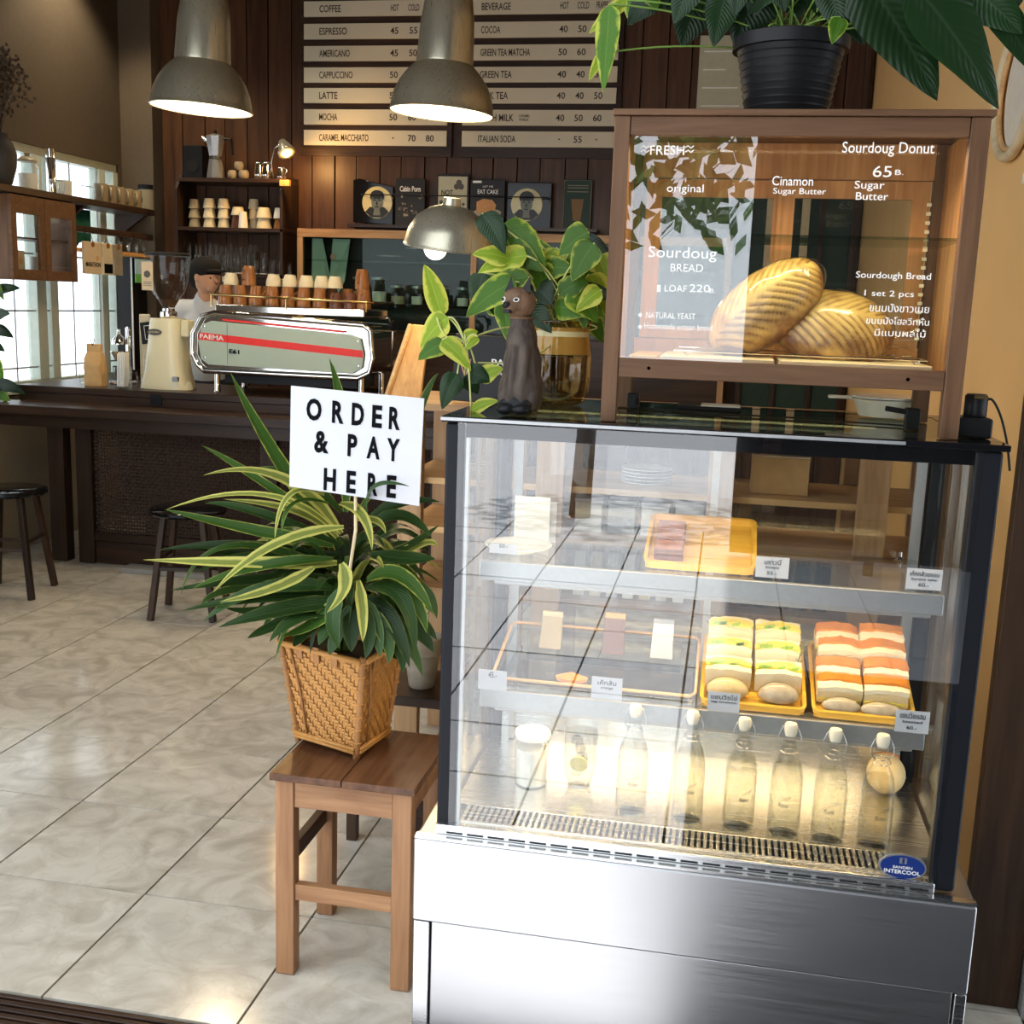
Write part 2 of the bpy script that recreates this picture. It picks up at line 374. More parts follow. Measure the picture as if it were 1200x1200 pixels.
# ------------------------------------------------------------------ helpers
def V(*a): return Vector(a)
def link(name, me, parent=None, loc=None):
    o = bpy.data.objects.new(name, me); COL.objects.link(o)
    if parent: o.parent = parent
    if loc is not None: o.location = loc
    return o
def thing(name, label, cat, loc=(0, 0, 0), group=None, rz=0):
    o = bpy.data.objects.new(name, None); COL.objects.link(o)
    o.location = Vector(loc); o.rotation_euler = (0, 0, rz)
    o.empty_display_size = 0.05
    o['label'] = label; o['category'] = cat
    if group: o['group'] = group
    return o
def tag(o, label, cat, group=None):
    o['label'] = label; o['category'] = cat
    if group: o['group'] = group
    return o
def struct(o): o['kind'] = 'structure'; return o
class MB:
    def __init__(s): s.v = []; s.f = []; s.uv = None
    def add(s, vs, fs):
        n = len(s.v); s.v += [tuple(p) for p in vs]; s.f += [tuple(i + n for i in f) for f in fs]; return s
    def box(s, x0, x1, y0, y1, z0, z1):
        return s.add([(x0, y0, z0), (x1, y0, z0), (x1, y1, z0), (x0, y1, z0), (x0, y0, z1), (x1, y0, z1), (x1, y1, z1), (x0, y1, z1)],
                     [(0, 3, 2, 1), (4, 5, 6, 7), (0, 1, 5, 4), (1, 2, 6, 5), (2, 3, 7, 6), (3, 0, 4, 7)])
    def obox(s, c, ax, ay, az):
        """box from centre and three half-axis vectors"""
        c, ax, ay, az = Vector(c), Vector(ax), Vector(ay), Vector(az)
        vs = [c + ax * i + ay * j + az * k for k in (-1, 1) for j in (-1, 1) for i in (-1, 1)]
        fs = [(0, 2, 3, 1), (4, 5, 7, 6), (0, 1, 5, 4), (1, 3, 7, 5), (3, 2, 6, 7), (2, 0, 4, 6)]
        if ax.cross(ay).dot(az) < 0: fs = [f[::-1] for f in fs]
        return s.add(vs, fs)
    def bar(s, a, b, w, h=None, up=(0, 0, 1)):
        a, b = Vector(a), Vector(b); h = h or w
        d = (b - a); L = d.length; d.normalize()
        u = Vector(up)
        if abs(u.dot(d)) > .95: u = V(0, 1, 0)
        r = d.cross(u).normalized(); u = r.cross(d)
        return s.obox((a + b) / 2, d * L / 2, r * w / 2, u * h / 2)
    def tube(s, pts, r, n=8, cap=True, closed=False):
        pts = [Vector(p) for p in pts]; k = len(pts)
        rs = r if isinstance(r, (list, tuple)) else [r] * k
        base = len(s.v); prev = None
        for i, p in enumerate(pts):
            if closed: d = pts[(i + 1) % k] - pts[i - 1]
            else: d = pts[min(i + 1, k - 1)] - pts[max(i - 1, 0)]
            d.normalize()
            if prev is None:
                u = V(0, 0, 1) if abs(d.z) < .9 else V(1, 0, 0)
                a = d.cross(u).normalized()
            else:
                a = (prev - d * prev.dot(d)).normalized()
            prev = a; b = d.cross(a)
            for j in range(n):
                t = 2 * PI * j / n
                s.v.append(tuple(p + (a * math.cos(t) + b * math.sin(t)) * rs[i]))
        for i in range(k if closed else k - 1):
            for j in range(n):
                i2 = (i + 1) % k
                s.f.append((base + i * n + j, base + i * n + (j + 1) % n, base + i2 * n + (j + 1) % n, base + i2 * n + j))
        if cap and not closed:
            s.f.append(tuple(base + j for j in range(n))[::-1]); s.f.append(tuple(base + (k - 1) * n + j for j in range(n)))
        return s
    def lathe(s, prof, c=(0, 0, 0), n=24, axis=None, sx=1, sy=1):
        """profile of (radius, height) turned about z (or about axis) through c"""
        c = Vector(c); base = len(s.v)
        q = Vector((0, 0, 1)).rotation_difference(Vector(axis)) if axis is not None else None
        for (r, z) in prof:
            for j in range(n):
                t = 2 * PI * j / n
                p = V(r * math.cos(t) * sx, r * math.sin(t) * sy, z)
                if q: p = q @ p
                s.v.append(tuple(c + p))
        for i in range(len(prof) - 1):
            for j in range(n):
                s.f.append((base + i * n + j, base + i * n + (j + 1) % n, base + (i + 1) * n + (j + 1) % n, base + (i + 1) * n + j))
        s.caps = getattr(s, 'caps', [])
        if prof[0][0] > 1e-5: s.caps.append(('s', len(s.f))); s.f.append(tuple(base + j for j in range(n))[::-1])
        if prof[-1][0] > 1e-5: s.caps.append(('e', len(s.f))); s.f.append(tuple(base + (len(prof) - 1) * n + j for j in range(n)))
        return s
    def prism(s, poly, y0, y1, ax='y'):
        """outline (a, b) pushed along an axis"""
        k = len(poly)
        def mk(a, b, y): return {'y': (a, y, b), 'x': (y, a, b), 'z': (a, b, y)}[ax]
        vs = [mk(a, b, y0) for a, b in poly] + [mk(a, b, y1) for a, b in poly]
        fs = [tuple(range(k)), tuple(range(2 * k - 1, k - 1, -1))] + [(i, i + k, (i + 1) % k + k, (i + 1) % k) for i in range(k)]
        return s.add(vs, fs)
    def build(s, name, mat, parent=None, bevel=0, smooth=False, sub=0, solid=0, seg=2):
        if getattr(s, 'caps', None):
            kinds = {k for k, _ in s.caps}
            drop = set()
            if name in ('shade', 'lining', 'rim', 'paper_band') or (name in ('glass',) and 'e' not in kinds): drop.add('s')
            if name in ('glass', 'wall', 'hopper', 'vase', 'paper_band', 'rim'): drop.add('e')
            dead = {i for k, i in s.caps if k in drop}
            s.f = [f for i, f in enumerate(s.f) if i not in dead]
        me = bpy.data.meshes.new(name)
        off = parent_off(parent)
        vs = [(p[0] - off[0], p[1] - off[1], p[2] - off[2]) for p in s.v]
        me.from_pydata(vs, [], s.f)
        if s.uv:
            uvl = me.uv_layers.new(name='UVMap')
            for lp in me.loops: uvl.data[lp.index].uv = s.uv[lp.vertex_index]
        me.materials.append(MATS[mat])
        fix_normals(me)
        if smooth: me.shade_smooth()
        o = link(name, me, parent)
        if solid:
            md = o.modifiers.new('thick', 'SOLIDIFY'); md.thickness = solid; md.offset = 0
        if bevel:
            md = o.modifiers.new('edge', 'BEVEL'); md.width = bevel; md.segments = seg; md.limit_method = 'ANGLE'; md.angle_limit = 0.7
            if not smooth:
                me.shade_smooth(); 
                md.harden_normals = True
        if sub:
            md = o.modifiers.new('round', 'SUBSURF'); md.levels = sub; md.render_levels = sub
        if smooth == 'auto':
            try:
                me.set_sharp_from_angle(angle=0.7)
            except Exception: pass
        return o
def fix_normals(me):
    import bmesh
    bm = bmesh.new(); bm.from_mesh(me); bmesh.ops.recalc_face_normals(bm, faces=bm.faces); bm.to_mesh(me); bm.free()
def parent_off(p):
    off = V(0, 0, 0)
    while p is not None: off += p.location; p = p.parent
    return off
def box(name, mat, parent, *b, bevel=0): return MB().box(*b).build(name, mat, parent, bevel=bevel)
def copy_tree(o, parent=None):
    c = o.copy(); COL.objects.link(c); c.parent = parent
    for ch in list(o.children): copy_tree(ch, c)
    return c
def text(body, mat, parent, c, w=None, h=None, right=(1, 0, 0), up=(0, 0, 1), name='lettering', bold=0.0, depth=0.0004, space=1.0, anchor='c', shear=0):
    """flat lettering centred at c, fitted to width w and/or height h"""
    cu = bpy.data.curves.new(name, 'FONT'); cu.body = body; cu.offset = bold; cu.extrude = 0.001; cu.space_character = space; cu.shear = shear; cu.resolution_u = 3
    tmp = bpy.data.objects.new(name, cu); COL.objects.link(tmp)
    me = bpy.data.meshes.new_from_object(tmp)
    bpy.data.objects.remove(tmp); bpy.data.curves.remove(cu)
    if not len(me.vertices): return None
    xs = [v.co.x for v in me.vertices]; ys = [v.co.y for v in me.vertices]
    x0, x1, y0, y1 = min(xs), max(xs), min(ys), max(ys)
    sx = w / (x1 - x0) if w else None; sy = h / (y1 - y0) if h else None
    sx = sx or sy; sy = sy or sx
    right = Vector(right).normalized(); up = Vector(up).normalized(); nrm = right.cross(up)
    c = Vector(c) - parent_off(parent)
    ox = {'c': (x0 + x1) / 2, 'l': x0, 'r': x1}[anchor]
    for v in me.vertices:
        x, y, z = v.co
        v.co = c + right * (x - ox) * sx + up * (y - (y0 + y1) / 2) * sy + nrm * (z / 0.001) * depth
    me.name = name; me.materials.clear(); me.materials.append(MATS[mat])
    for p in me.polygons: p.material_index = 0
    return link(name, me, parent)
def bez(p0, p1, p2, n, p3=None):
    out = []
    for i in range(n + 1):
        t = i / n
        if p3 is None: out.append(p0 * (1 - t) ** 2 + p1 * 2 * t * (1 - t) + p2 * t * t)
        else: out.append(p0 * (1 - t) ** 3 + p1 * 3 * t * (1 - t) ** 2 + p2 * 3 * t * t * (1 - t) + p3 * t ** 3)
    return out
def leaf(pts, width, prof, mat, parent, fold=0.25, face=None, name='leaf', nx=4, wave=0.0, curl=0.0):
    """blade along pts; prof(v) gives the half width; face = the way the upper side looks"""
    mb = MB(); n = len(pts); uv = []
    rnd = random.random() * 6
    for i, p in enumerate(pts):
        t = (pts[min(i + 1, n - 1)] - pts[max(i - 1, 0)]).normalized()
        f = Vector(face) if face is not None else V(0, 0, 1)
        sd = t.cross(f)
        if sd.length < 1e-3: sd = t.cross(V(0, 1, 0.1))
        sd.normalize(); nm = sd.cross(t).normalized()
        v = i / (n - 1); hw = width * prof(v)
        for k in range(nx + 1):
            u = -1 + 2 * k / nx
            mb.v.append(tuple(p + sd * u * hw * math.cos(fold * abs(u)) + nm * hw * (fold * abs(u) - curl * u * u) + nm * wave * math.sin(v * 9 + u * 2 + rnd) * abs(u) * hw))
            uv.append(((u + 1) / 2, v))
    for i in range(n - 1):
        for k in range(nx):
            a = i * (nx + 1) + k
            mb.f.append((a, a + 1, a + nx + 2, a + nx + 1))
    mb.uv = uv
    return mb.build(name, mat, parent, smooth=True)
def strap(v): return max(0.02, min(1, (v * 3 + .35)) * (1 - v ** 3.0) ** 0.9 if v < 1 else 0.02)
def heart(v): return max(0.01, (math.sin(PI * min(1, v) ** 0.62)) ** 0.75 * (1 - 0.15 * v)) if 0 < v < 1 else 0.01
def smin(parts, voxel, name, mat, parent, smooth_it=6):
    """one continuous surface grown over overlapping ellipsoids and tapered limbs"""
    mb = MB()
    for p in parts:
        if p[0] == 'e':
            _, c, r = p[:3]; rot = p[3] if len(p) > 3 else None
            n, k = 20, 12
            base = len(mb.v)
            prof = [(math.sin(PI * i / k), -math.cos(PI * i / k)) for i in range(k + 1)]
            tmp = MB().lathe([(max(a, 1e-4), b) for a, b in prof], n=n)
            q = rot or Matrix.Identity(3)
            vs = [Vector(c) + q @ V(x * r[0], y * r[1], z * r[2]) for x, y, z in tmp.v]
            mb.add(vs, tmp.f)
        else:
            _, pts, rs = p
            pts2, rs2 = [Vector(pts[0])], [rs[0]]
            mb.tube(pts, rs, 14)
            for q_, r_ in zip(pts, rs):
                tmp = MB().lathe([(max(math.sin(PI * i / 8), 1e-4), -math.cos(PI * i / 8)) for i in range(9)], n=12)
                mb.add([Vector(q_) + Vector(v) * r_ for v in tmp.v], tmp.f)
    o = mb.build(name, mat, parent)
    md = o.modifiers.new('skin', 'REMESH'); md.mode = 'VOXEL'; md.voxel_size = voxel; md.use_smooth_shade = True
    ms = o.modifiers.new('soft', 'SMOOTH'); ms.iterations = smooth_it; ms.factor = 0.5
    return o

# ================================================================== the setting
YB = 5.2          # back wall
XL = -3.65        # window wall
XR = 1.40         # yellow wall
ZC = 3.9
TS, TX, TY = 0.47522, -1.78165, 1.52418

fl = struct(box('floor', 'grout', None, XL - .15, XR + .15, -0.44, YB + .15, -0.12, -0.012))
fl.name = 'floor'
tm = {}
for i in range(-4, 8):
    for j in range(-8, 5):
        x0, x1 = TX + i * TS, TX + (i + 1) * TS
        y1, y0 = TY - j * TS, TY - (j + 1) * TS
        x0, x1, y0, y1 = max(x0, XL), min(x1, XR), max(y0, -0.376), min(y1, YB)
        if x1 - x0 < .03 or y1 - y0 < .03: continue
        key = (round(x1 - x0, 3), round(y1 - y0, 3))
        if key not in tm:
            g = 0.0032
            mb = MB().box(g, x1 - x0 - g, g, y1 - y0 - g, -0.011, 0)
            o = mb.build('tile', 'polished_tile', fl); tm[key] = o.data; 
            md = None
        else: o = link('tile', tm[key], fl)
        o.location = V(x0, y0, random.uniform(-0.0004, 0))

# threshold: dark grooved door track
th = struct(box('threshold', 'dark_wood', None, XL, 1.26, -0.52, -0.38, -0.11, -0.012))
for k in range(6):
    box('ridge', 'dark_wood', th, XL, 1.26, -0.385 - k * .022 - .014, -0.385 - k * .022, -0.012, 0.004, bevel=.003)

# the street outside the open front, with its slabs
street = MB()
street.box(-30, 30, -40, -0.52, -0.3, -0.13)
street.box(-30, XL - .2, -0.52, 40, -0.3, -0.13)
st = struct(street.build('street_pavement', 'grout', None))
plain('slab_stone', (0.55, 0.56, 0.60), 0.7, noise_amt=0.15, scale=6)
sm = {}
base = None
for i in range(-11, 7):
    for j in range(0, 13):
        xx, yy = i * .5 + .02, -0.53 - (j + 1) * .5
        if base is None:
            base = MB().box(.006, .494, .006, .494, -0.06, 0).build('slab', 'slab_stone', st).data
            COL.objects[-1].location = V(xx, yy, -0.10)
        else:
            o = link('slab', base, st); o.location = V(xx, yy, -0.10 + random.uniform(-.003, .003))
far = MB().box(-30, -5.6, -40, -0.53, -.13, -.105).box(3.6, 30, -40, -0.53, -.13, -.105).box(-5.6, 3.6, -40, -7.05, -.13, -.105)
struct(far.build('street_ground', 'slab_stone', None))
struct(MB().box(-30, XL - .2, -0.5, 40, -.13, -.105).build('side_ground', 'slab_stone', None))
# dark timber frontage across the street, mirrored in the right half of the glass
fr = thing('timber_frontage', 'dark timber shopfront across the street, behind the camera', 'building', (3.2, -6.4, -.1))
box('wall', 'street_wall_dark', fr, 0.72, 7.5, -6.6, -6.3, -.1, 4.2)
for k in range(5):
    box('post', 'dark_wood_v', fr, .9 + k * 1.4, 1.02 + k * 1.4, -6.3, -6.2, -.1, 4.2)
box('roof', 'street_wall_dark', fr, .6, 7.7, -6.8, -5.4, 4.2, 4.35)
mat = tag(box('added_dark_mat', 'black_plastic', None, .58, 3.2, -3.6, -.56, -.098, -.085, bevel=.004), 'added wide black mat, out of view, darkening the reflections in the cold case', 'mat')  # unseen mat, added so the steel base mirrors something dark on the right
aw = thing('added_shade_awning', 'added dark awning, unseen above the camera, shading the right side of the pavement', 'awning', (3.2, -2.5, 3.2))  # awning added out of view to shade the pavement and darken right-hand reflections
box('canopy', 'street_wall_dark', aw, .5, 6.5, -6.0, -.52, 3.2, 3.24)
for x in (1.6, 6.3): box('post', 'black_metal', aw, x, x + .06, -5.9, -5.84, -.1, 3.2)
# street tree, whose leaves show mirrored in the bread cabinet
tr = thing('street_tree', 'leafy tree on the pavement behind the camera', 'tree', (-.55, -7.3, -.1))
MB().tube([V(-.5, -7.3, -.1), V(-.45, -7.3, 1.2), V(-.55, -7.3, 2.2)], [.09, .07, .05], 8).build('trunk', 'bark', tr, smooth=True)
mb = MB()
for k in range(420):
    a, b_, r = random.uniform(0, 2 * PI), random.uniform(-1, 1), random.uniform(.4, 1)
    c = V(-.3 + 1.3 * r * math.cos(a), -7.3 + 1.1 * r * math.sin(a), 2.75 + .75 * r * b_)
    u = V(random.uniform(-1, 1), random.uniform(-1, 1), random.uniform(-1, 1)).normalized(); v_ = u.orthogonal().normalized() * .06
    u = u * .11
    mb.add([c - u, c + v_, c + u, c - v_], [(0, 1, 2, 3)])
o = mb.build('foliage', 'hedge_green', tr); o['kind'] = 'stuff'

# walls ------------------------------------------------------------
# left wall with its long window: z 1.0..2.46, y 2.9..5.02
lw = struct(MB().box(XL - .15, XL, -0.44, 2.6, -.012, ZC).box(XL - .15, XL, 2.6, 5.02, -.012, 0.98).box(XL - .15, XL, 2.6, 5.02, 2.46, ZC).box(XL - .15, XL, 5.02, YB + .15, -.012, ZC).build('wall_left', 'left_plaster', None))
# back wall: wooden planks on a base wall
bw = struct(box('wall_back', 'grout', None, XL - .15, XR + .15, YB + .03, YB + .2, -.012, ZC))
x = -3.41
k = 0
while x < XR:
    w_ = [.155, .17, .15, .165][k % 4]; x2 = min(x + w_, XR)
    o = MB().box(x + .003, x2 - .003, YB - .0, YB + .03, 0, ZC).build('plank', 'wall_wood', bw, bevel=.003)
    o.location.y += random.uniform(-.004, .004); x = x2; k += 1
struct(box('trim_corner_post', 'column_paint', None, XL, -3.41, YB - .14, YB + .03, 0, ZC))
rw = struct(box('wall_right', 'yellow_plaster', None, XR, XR + .15, .24, YB + .15, -.012, ZC))
struct(box('ceiling', 'ceiling_paint', None, XL - .15, XR + .3, -0.44, YB + .2, ZC, ZC + .1))
struct(box('trim_front_lintel', 'dark_wood', None, XL - .15, XR + .9, -0.5, -0.36, 3.0, ZC + .1))
# folded door leaf beside the cold case and the pebble-dashed wall end outside
dj = thing('door_leaf', 'dark brown folded door leaf standing beside the cold case', 'door', (1.33, .17, 0))
box('stile', 'dark_wood_v', dj, 1.262, 1.395, .12, .16, 0, 3.0, bevel=.003)
box('panel', 'dark_wood_v', dj, 1.275, 1.38, .16, .20, 0.02, 2.98)
struct(MB().box(XR, XR + .9, .10, .24, -.13, ZC).build('wall_front', 'terrazzo', None))

# left window: frame posts, mullions, grille, panes
win = struct(MB().box(XL - .10, XL - .02, 2.6, 5.02, .98, 1.03).box(XL - .10, XL - .02, 2.6, 5.02, 2.41, 2.46).build('window_1', 'window_paint', None))
for y0, y1 in ((2.6, 2.66), (3.30, 3.40), (4.02, 4.12), (4.17, 4.25), (4.78, 4.86), (4.96, 5.02)):
    box('mullion', 'window_paint', win, XL - .09, XL - .01, y0, y1, 1.03, 2.41, bevel=.004)
for y0, y1 in ((2.66, 3.3), (3.4, 4.02), (4.25, 4.78), (4.86, 4.96)):
    box('pane', 'clear_glass', win, XL - .07, XL - .065, y0, y1, 1.03, 2.41)
for z in (1.11, 1.46, 1.81, 2.16):
    MB().tube([V(XL - .03, 2.64, z), V(XL - .03, 5.0, z)], .006, 6).build('grille_bar', 'aluminium', win)
for k in range(14):
    y = 2.85 + k * .16
    if k % 2 == 0: MB().tube([V(XL - .03, y, 1.03), V(XL - .03, y, 2.41)], .005, 6).build('grille_bar', 'aluminium', win)
struct(box('trim_window_sill', 'window_paint', None, XL + .001, XL + .06, 2.6, 5.0, .965, .98))

# poster / pale panel and dark doorway on the back wall
o = thing('wall_menu_sheet', 'tall cream paper menu on the far wall above the bread cabinet', 'poster', (.46, YB - .01, 2.6))
box('sheet', 'poster_cream', o, .31, .61, YB - .02, YB - .008, 2.4, 3.32)
for k in range(7): box('line', 'paper_white', o, .34, .34 + random.uniform(.12, .24), YB - .022, YB - .02, 3.22 - k * .11, 3.228 - k * .11)
o = thing('dark_partition', 'dark framed glass partition on the far wall behind the black pot', 'partition', (1.0, YB - .05, 0))
box('panel', 'poster_dark_green', o, .68, 1.36, YB - .03, YB - .012, .9, 2.75)
for x in (.68, .9, 1.13, 1.33): box('post', 'dark_wood_v', o, x, x + .03, YB - .06, YB - .03, .9, 3.3)
for x in (.8, 1.02): box('pale_strip', 'cream_plaster', o, x, x + .05, YB - .045, YB - .03, 1.6, 2.6)

# ================================================================== refrigerated display case
BEFORE_CASE = set(COL.objects)
W, D, ZB, ZT = 1.2, 0.64, 0.346, 1.348
case = thing('display_case', 'tall glass cold display case with stainless base and black posts', 'display case', (.6, .3, 0))
bs = box('base_cabinet', 'steel', case, -.045, 1.243, -.04, D + .02, .115, .33, bevel=.006)
lo = box('lower_panel', 'steel', case, .0, 1.215, -.028, D, -.215, .112, bevel=.004)
box('corner_strip', 'steel_bright', case, -.043, -.003, -.034, D, -.22, .112, bevel=.003)
box('corner_strip', 'steel_bright', case, 1.218, 1.243, -.034, D, -.22, .112, bevel=.003)
for fx in (.03, 1.13):
    for fy in (.02, .56): MB().lathe([(.03, 0), (.03, .012), (.018, .014), (.018, .040)], (fx + .02, fy, -.2605), 16).build('foot', 'black_plastic', case)
box('base_lip', 'steel_bright', case, -.043, 1.241, -.038, -.015, .331, .337)
# rail with its slotted vents
rl = MB().box(0, 1.155, -.016, .012, .336, .362).build('bottom_rail', 'steel_bright', case, bevel=.005)
for k in range(22):
    box('rail_slot', 'black_plastic', rl, .03 + k * .051, .07 + k * .051, -.0185, -.0155, .3425, .3455)
for x0, x1, y0, y1, nm in ((0, .048, 0, .04, 'post'), (1.142, 1.2, 0, .04, 'post'), (0, .04, D - .04, D, 'post'), (1.16, 1.2, D - .04, D, 'post')):
    MB().box(x0, x1, y0, y1, .337, 1.335).build(nm, 'black_metal', case, bevel=.008)
box('inner_strip', 'aluminium', case, .0485, .056, .006, .02, .36, 1.30)
box('header', 'black_gloss', case, .0485, 1.1415, .002, .03, 1.303, 1.335)
tp = MB()
tp.box(-.008, 1.21, -.012, .05, 1.336, 1.350).box(-.008, 1.21, D - .04, D + .01, 1.336, 1.350).box(-.008, .05, .05, D - .04, 1.336, 1.350).box(1.15, 1.21, .05, D - .04, 1.336, 1.350)
tp.build('top_frame', 'black_gloss', case, bevel=.003)
box('top_glass', 'dark_glass', case, .05, 1.15, .05, D - .04, 1.342, 1.349)
box('top_edge_strip', 'aluminium', case, -.008, 1.0, -.0135, -.012, 1.340, 1.347)
box('front_glass', 'case_glass', case, .03, 1.16, -.001, .003, .355, 1.336)
for x in (.012, 1.188): box('side_glass', 'case_glass', case, x - .002, x + .002, .042, D - .042, .34, 1.335)
# rear sliding doors
for x0, x1, y in ((.045, .62, D - .012), (.60, 1.155, D - .03)):
    g = box('rear_door', 'clear_glass', case, x0, x1, y, y + .005, .38, 1.30)
    for a, b_ in ((x0, x0 + .02), (x1 - .02, x1)): box('door_frame', 'aluminium', g, a, b_, y - .006, y + .010, .38, 1.30)
    box('door_frame', 'aluminium', g, x0, x1, y - .006, y + .010, 1.285, 1.305)
    box('door_frame', 'aluminium', g, x0, x1, y - .006, y + .010, .37, .385)
# deck, grille
box('deck', 'steel_bright', case, .02, 1.18, .112, D - .045, .345, .362)
box('well', 'black_plastic', case, .05, 1.15, .014, .111, .332, .338)
gr = MB()
for k in range(73):
    x = .055 + k * .015
    gr.box(x, x + .0088, .018, .106, .352, .364)
gr.box(.05, 1.15, .012, .02, .345, .365).box(.05, 1.15, .104, .111, .345, .365)
o = gr.build('grille', 'steel_bright', case, bevel=.001, seg=1); o['kind'] = 'stuff'
box('air_panel', 'steel_bright', case, .045, 1.155, D - .06, D - .045, .362, .52)
# shelves
for z, nm, y0 in ((.972, 'upper', .17), (.625, 'lower', .222)):
    sh = box('shelf', 'case_glass', case, .065, 1.145, y0, .56, z, z + .006)
    MB().box(.055, 1.143, y0 - .018, y0 - .002, z - .038, z + .012).box(.09, 1.12, y0 - .002, y0 + .012, z - .05, z - .012).build('shelf_rail', 'aluminium', sh, bevel=.004)
    for x in (.085, 1.115): box('bracket', 'aluminium', sh, x - .006, x + .006, y0 + .012, .56, z - .028, z - .002)
    MB().tube([V(.1, y0 + .026, z - .016), V(1.11, y0 + .026, z - .016)], .009, 8).build('light_tube', 'led_warm', sh)
    for x in (.1, 1.1): MB().lathe([(.006, 0), (.009, .004), (.004, .008), (.004, .02)], (x, .55, z + .006), 10).build('shelf_clip', 'chrome', sh)
for x in (.075, 1.13): box('shelf_upright', 'aluminium', case, x - .008, x + .008, .565, .58, .365, 1.33)
MB().tube([V(.07, .05, 1.318), V(1.12, .05, 1.318)], .008, 8).build('light_tube', 'led_warm', case)
box('top_light_strip', 'led_line', case, .08, .98, .34, .352, 1.3365, 1.3405)
# maker's oval badge on the glass
bd = MB().prism([(1.083 + .052 * math.cos(t * PI / 20), .389 + .030 * math.sin(t * PI / 20)) for t in range(40)], -.006, -.0022).build('badge', 'aluminium', case)
b2 = MB().prism([(1.083 + .048 * math.cos(t * PI / 20), .389 + .027 * math.sin(t * PI / 20)) for t in range(40)], -.0068, -.006).build('badge_face', 'blue_sticker', bd)
text('SANDEN', 'paper_white', bd, (1.083, -.0072, .388), w=.042, h=.006)
text('INTERCOOL', 'paper_white', bd, (1.083, -.0072, .377), w=.078, h=.009, bold=.01)
box('badge_mark', 'aluminium', bd, 1.075, 1.091, -.0072, -.0068, .397, .411)
box('badge_mark', 'blue_sticker', bd, 1.081, 1.086, -.0075, -.0072, .398, .41)
# recessed spotlights in the ceiling, mirrored in the polished floor
for k, (px, py) in enumerate(((25, 835), (40, 915), (250, 1128), (600, 800))):
    d = CF + CR * ((px - 600) / FPX) + CU * ((600 - py) / FPX)
    p = CAM + d * (-CAM.z / d.z); q = V(p.x + d.x / -d.z * ZC, p.y + d.y / -d.z * ZC, ZC)
    if q.y > YB: q.y = 4.3
    q.x = max(q.x, XL + .3)
    o = thing('ceiling_spot', ['round ceiling spotlight nearest the window wall', 'round ceiling spotlight over the bar stools', 'round ceiling spotlight over the open floor', 'round ceiling spotlight above the cold case'][k], 'ceiling light', (q.x, q.y, ZC))
    MB().lathe([(.11, -.012), (.10, -.018), (.085, -.004), (.0001, -.003)], (q.x, q.y, ZC), 28).build('housing', 'white_paint', o, smooth='auto')
    MB().lathe([(.080, -.010), (.0001, -.0095)], (q.x, q.y, ZC), 24).build('lens', 'bulb_spot', o)
    lamp('spot_light', 'SPOT', (q.x, q.y, ZC - .03), 42, (1, .86, .62), .08, rot=(0, 0, 0), parent=o, spot=1.9)
lamp('case_light_top', 'AREA', (.6, .10, 1.315), 3.0, (1, .76, .45), 1.0, rot=(math.radians(-8), 0, 0), sy=.02, parent=case)
lamp('case_light_mid', 'AREA', (.6, .21, .948), 3.0, (1, .72, .38), 1.0, rot=(math.radians(-8), 0, 0), sy=.02, parent=case)
lamp('case_light_low', 'AREA', (.6, .26, .60), 3.6, (1, .72, .38), 1.0, rot=(math.radians(-8), 0, 0), sy=.02, parent=case)

# ================================================================== on and around the case
def sliced(o): return o
# ---- bread cabinet
bb = thing('bread_cabinet', 'brown wooden glass-fronted bread cabinet standing on top of the cold case', 'cabinet', (.73, .25, 1.351))
X0, X1, Y0, Y1, Z0, Z1 = .348, 1.113, .04, .46, 1.351, 2.02
for x0, x1 in ((X0, X0 + .034), (X1 - .038, X1)):
    for y0, y1 in ((Y0, Y0 + .034), (Y1 - .034, Y1)):
        MB().box(x0, x1, y0, y1, Z0, Z1 - .012).build('post', 'box_wood_v', bb, bevel=.002)
MB().box(X0 - .004, X1 + .008, Y0 - .006, Y1 + .01, Z1 - .011, Z1 + .002).build('top_board', 'box_wood', bb, bevel=.002)
MB().box(X0 + .035, X1 - .039, Y0 + .002, Y0 + .030, 1.969, Z1 - .012).build('top_rail', 'box_wood', bb, bevel=.002)
br_ = MB().box(X0 + .035, X1 - .039, Y0 + .002, Y0 + .030, 1.452, 1.494).build('bottom_rail', 'box_wood', bb, bevel=.002)
for x in (.45, 1.0): MB().lathe([(.0001, 0), (.004, .0)], (x, Y0 + .0015, 1.474), 8, axis=(0, -1, 0)).build('nail', 'black_metal', br_)
MB().box(X0 + .035, X1 - .039, Y1 - .03, Y1 - .002, 1.452, 1.53).build('back_rail', 'box_inner_wood', bb)
MB().box(X0 + .035, X1 - .039, Y1 - .03, Y1 - .002, 1.925, Z1 - .012).build('back_rail', 'box_inner_wood', bb)
MB().box(X0 + .01, X1 - .01, Y0 + .031, Y1 - .031, 1.465, 1.478).build('bottom_board', 'box_inner_wood', bb)
for k in range(7):
    y = Y0 + .036 + k * .0505
    for x0, x1 in ((X0 + .004, X0 + .014), (X1 - .016, X1 - .006)):
        MB().box(x0, x1, y, y + .0485, 1.46, 2.0).build('side_plank', 'box_inner_wood', bb)
for x0, x1, yy in ((X0 + .045, .745, Y1 - .018), (.715, X1 - .045, Y1 - .032)):
    fr_ = MB().box(x0, x0 + .04, yy, yy + .012, 1.532, 1.922).box(x1 - .04, x1, yy, yy + .012, 1.532, 1.922).box(x0 + .04, x1 - .04, yy, yy + .012, 1.88, 1.922).box(x0 + .04, x1 - .04, yy, yy + .012, 1.532, 1.56).build('sliding_door', 'box_inner_wood', bb)
    box('pane', 'clear_glass', fr_, x0 + .04, x1 - .04, yy + .004, yy + .007, 1.56, 1.88)
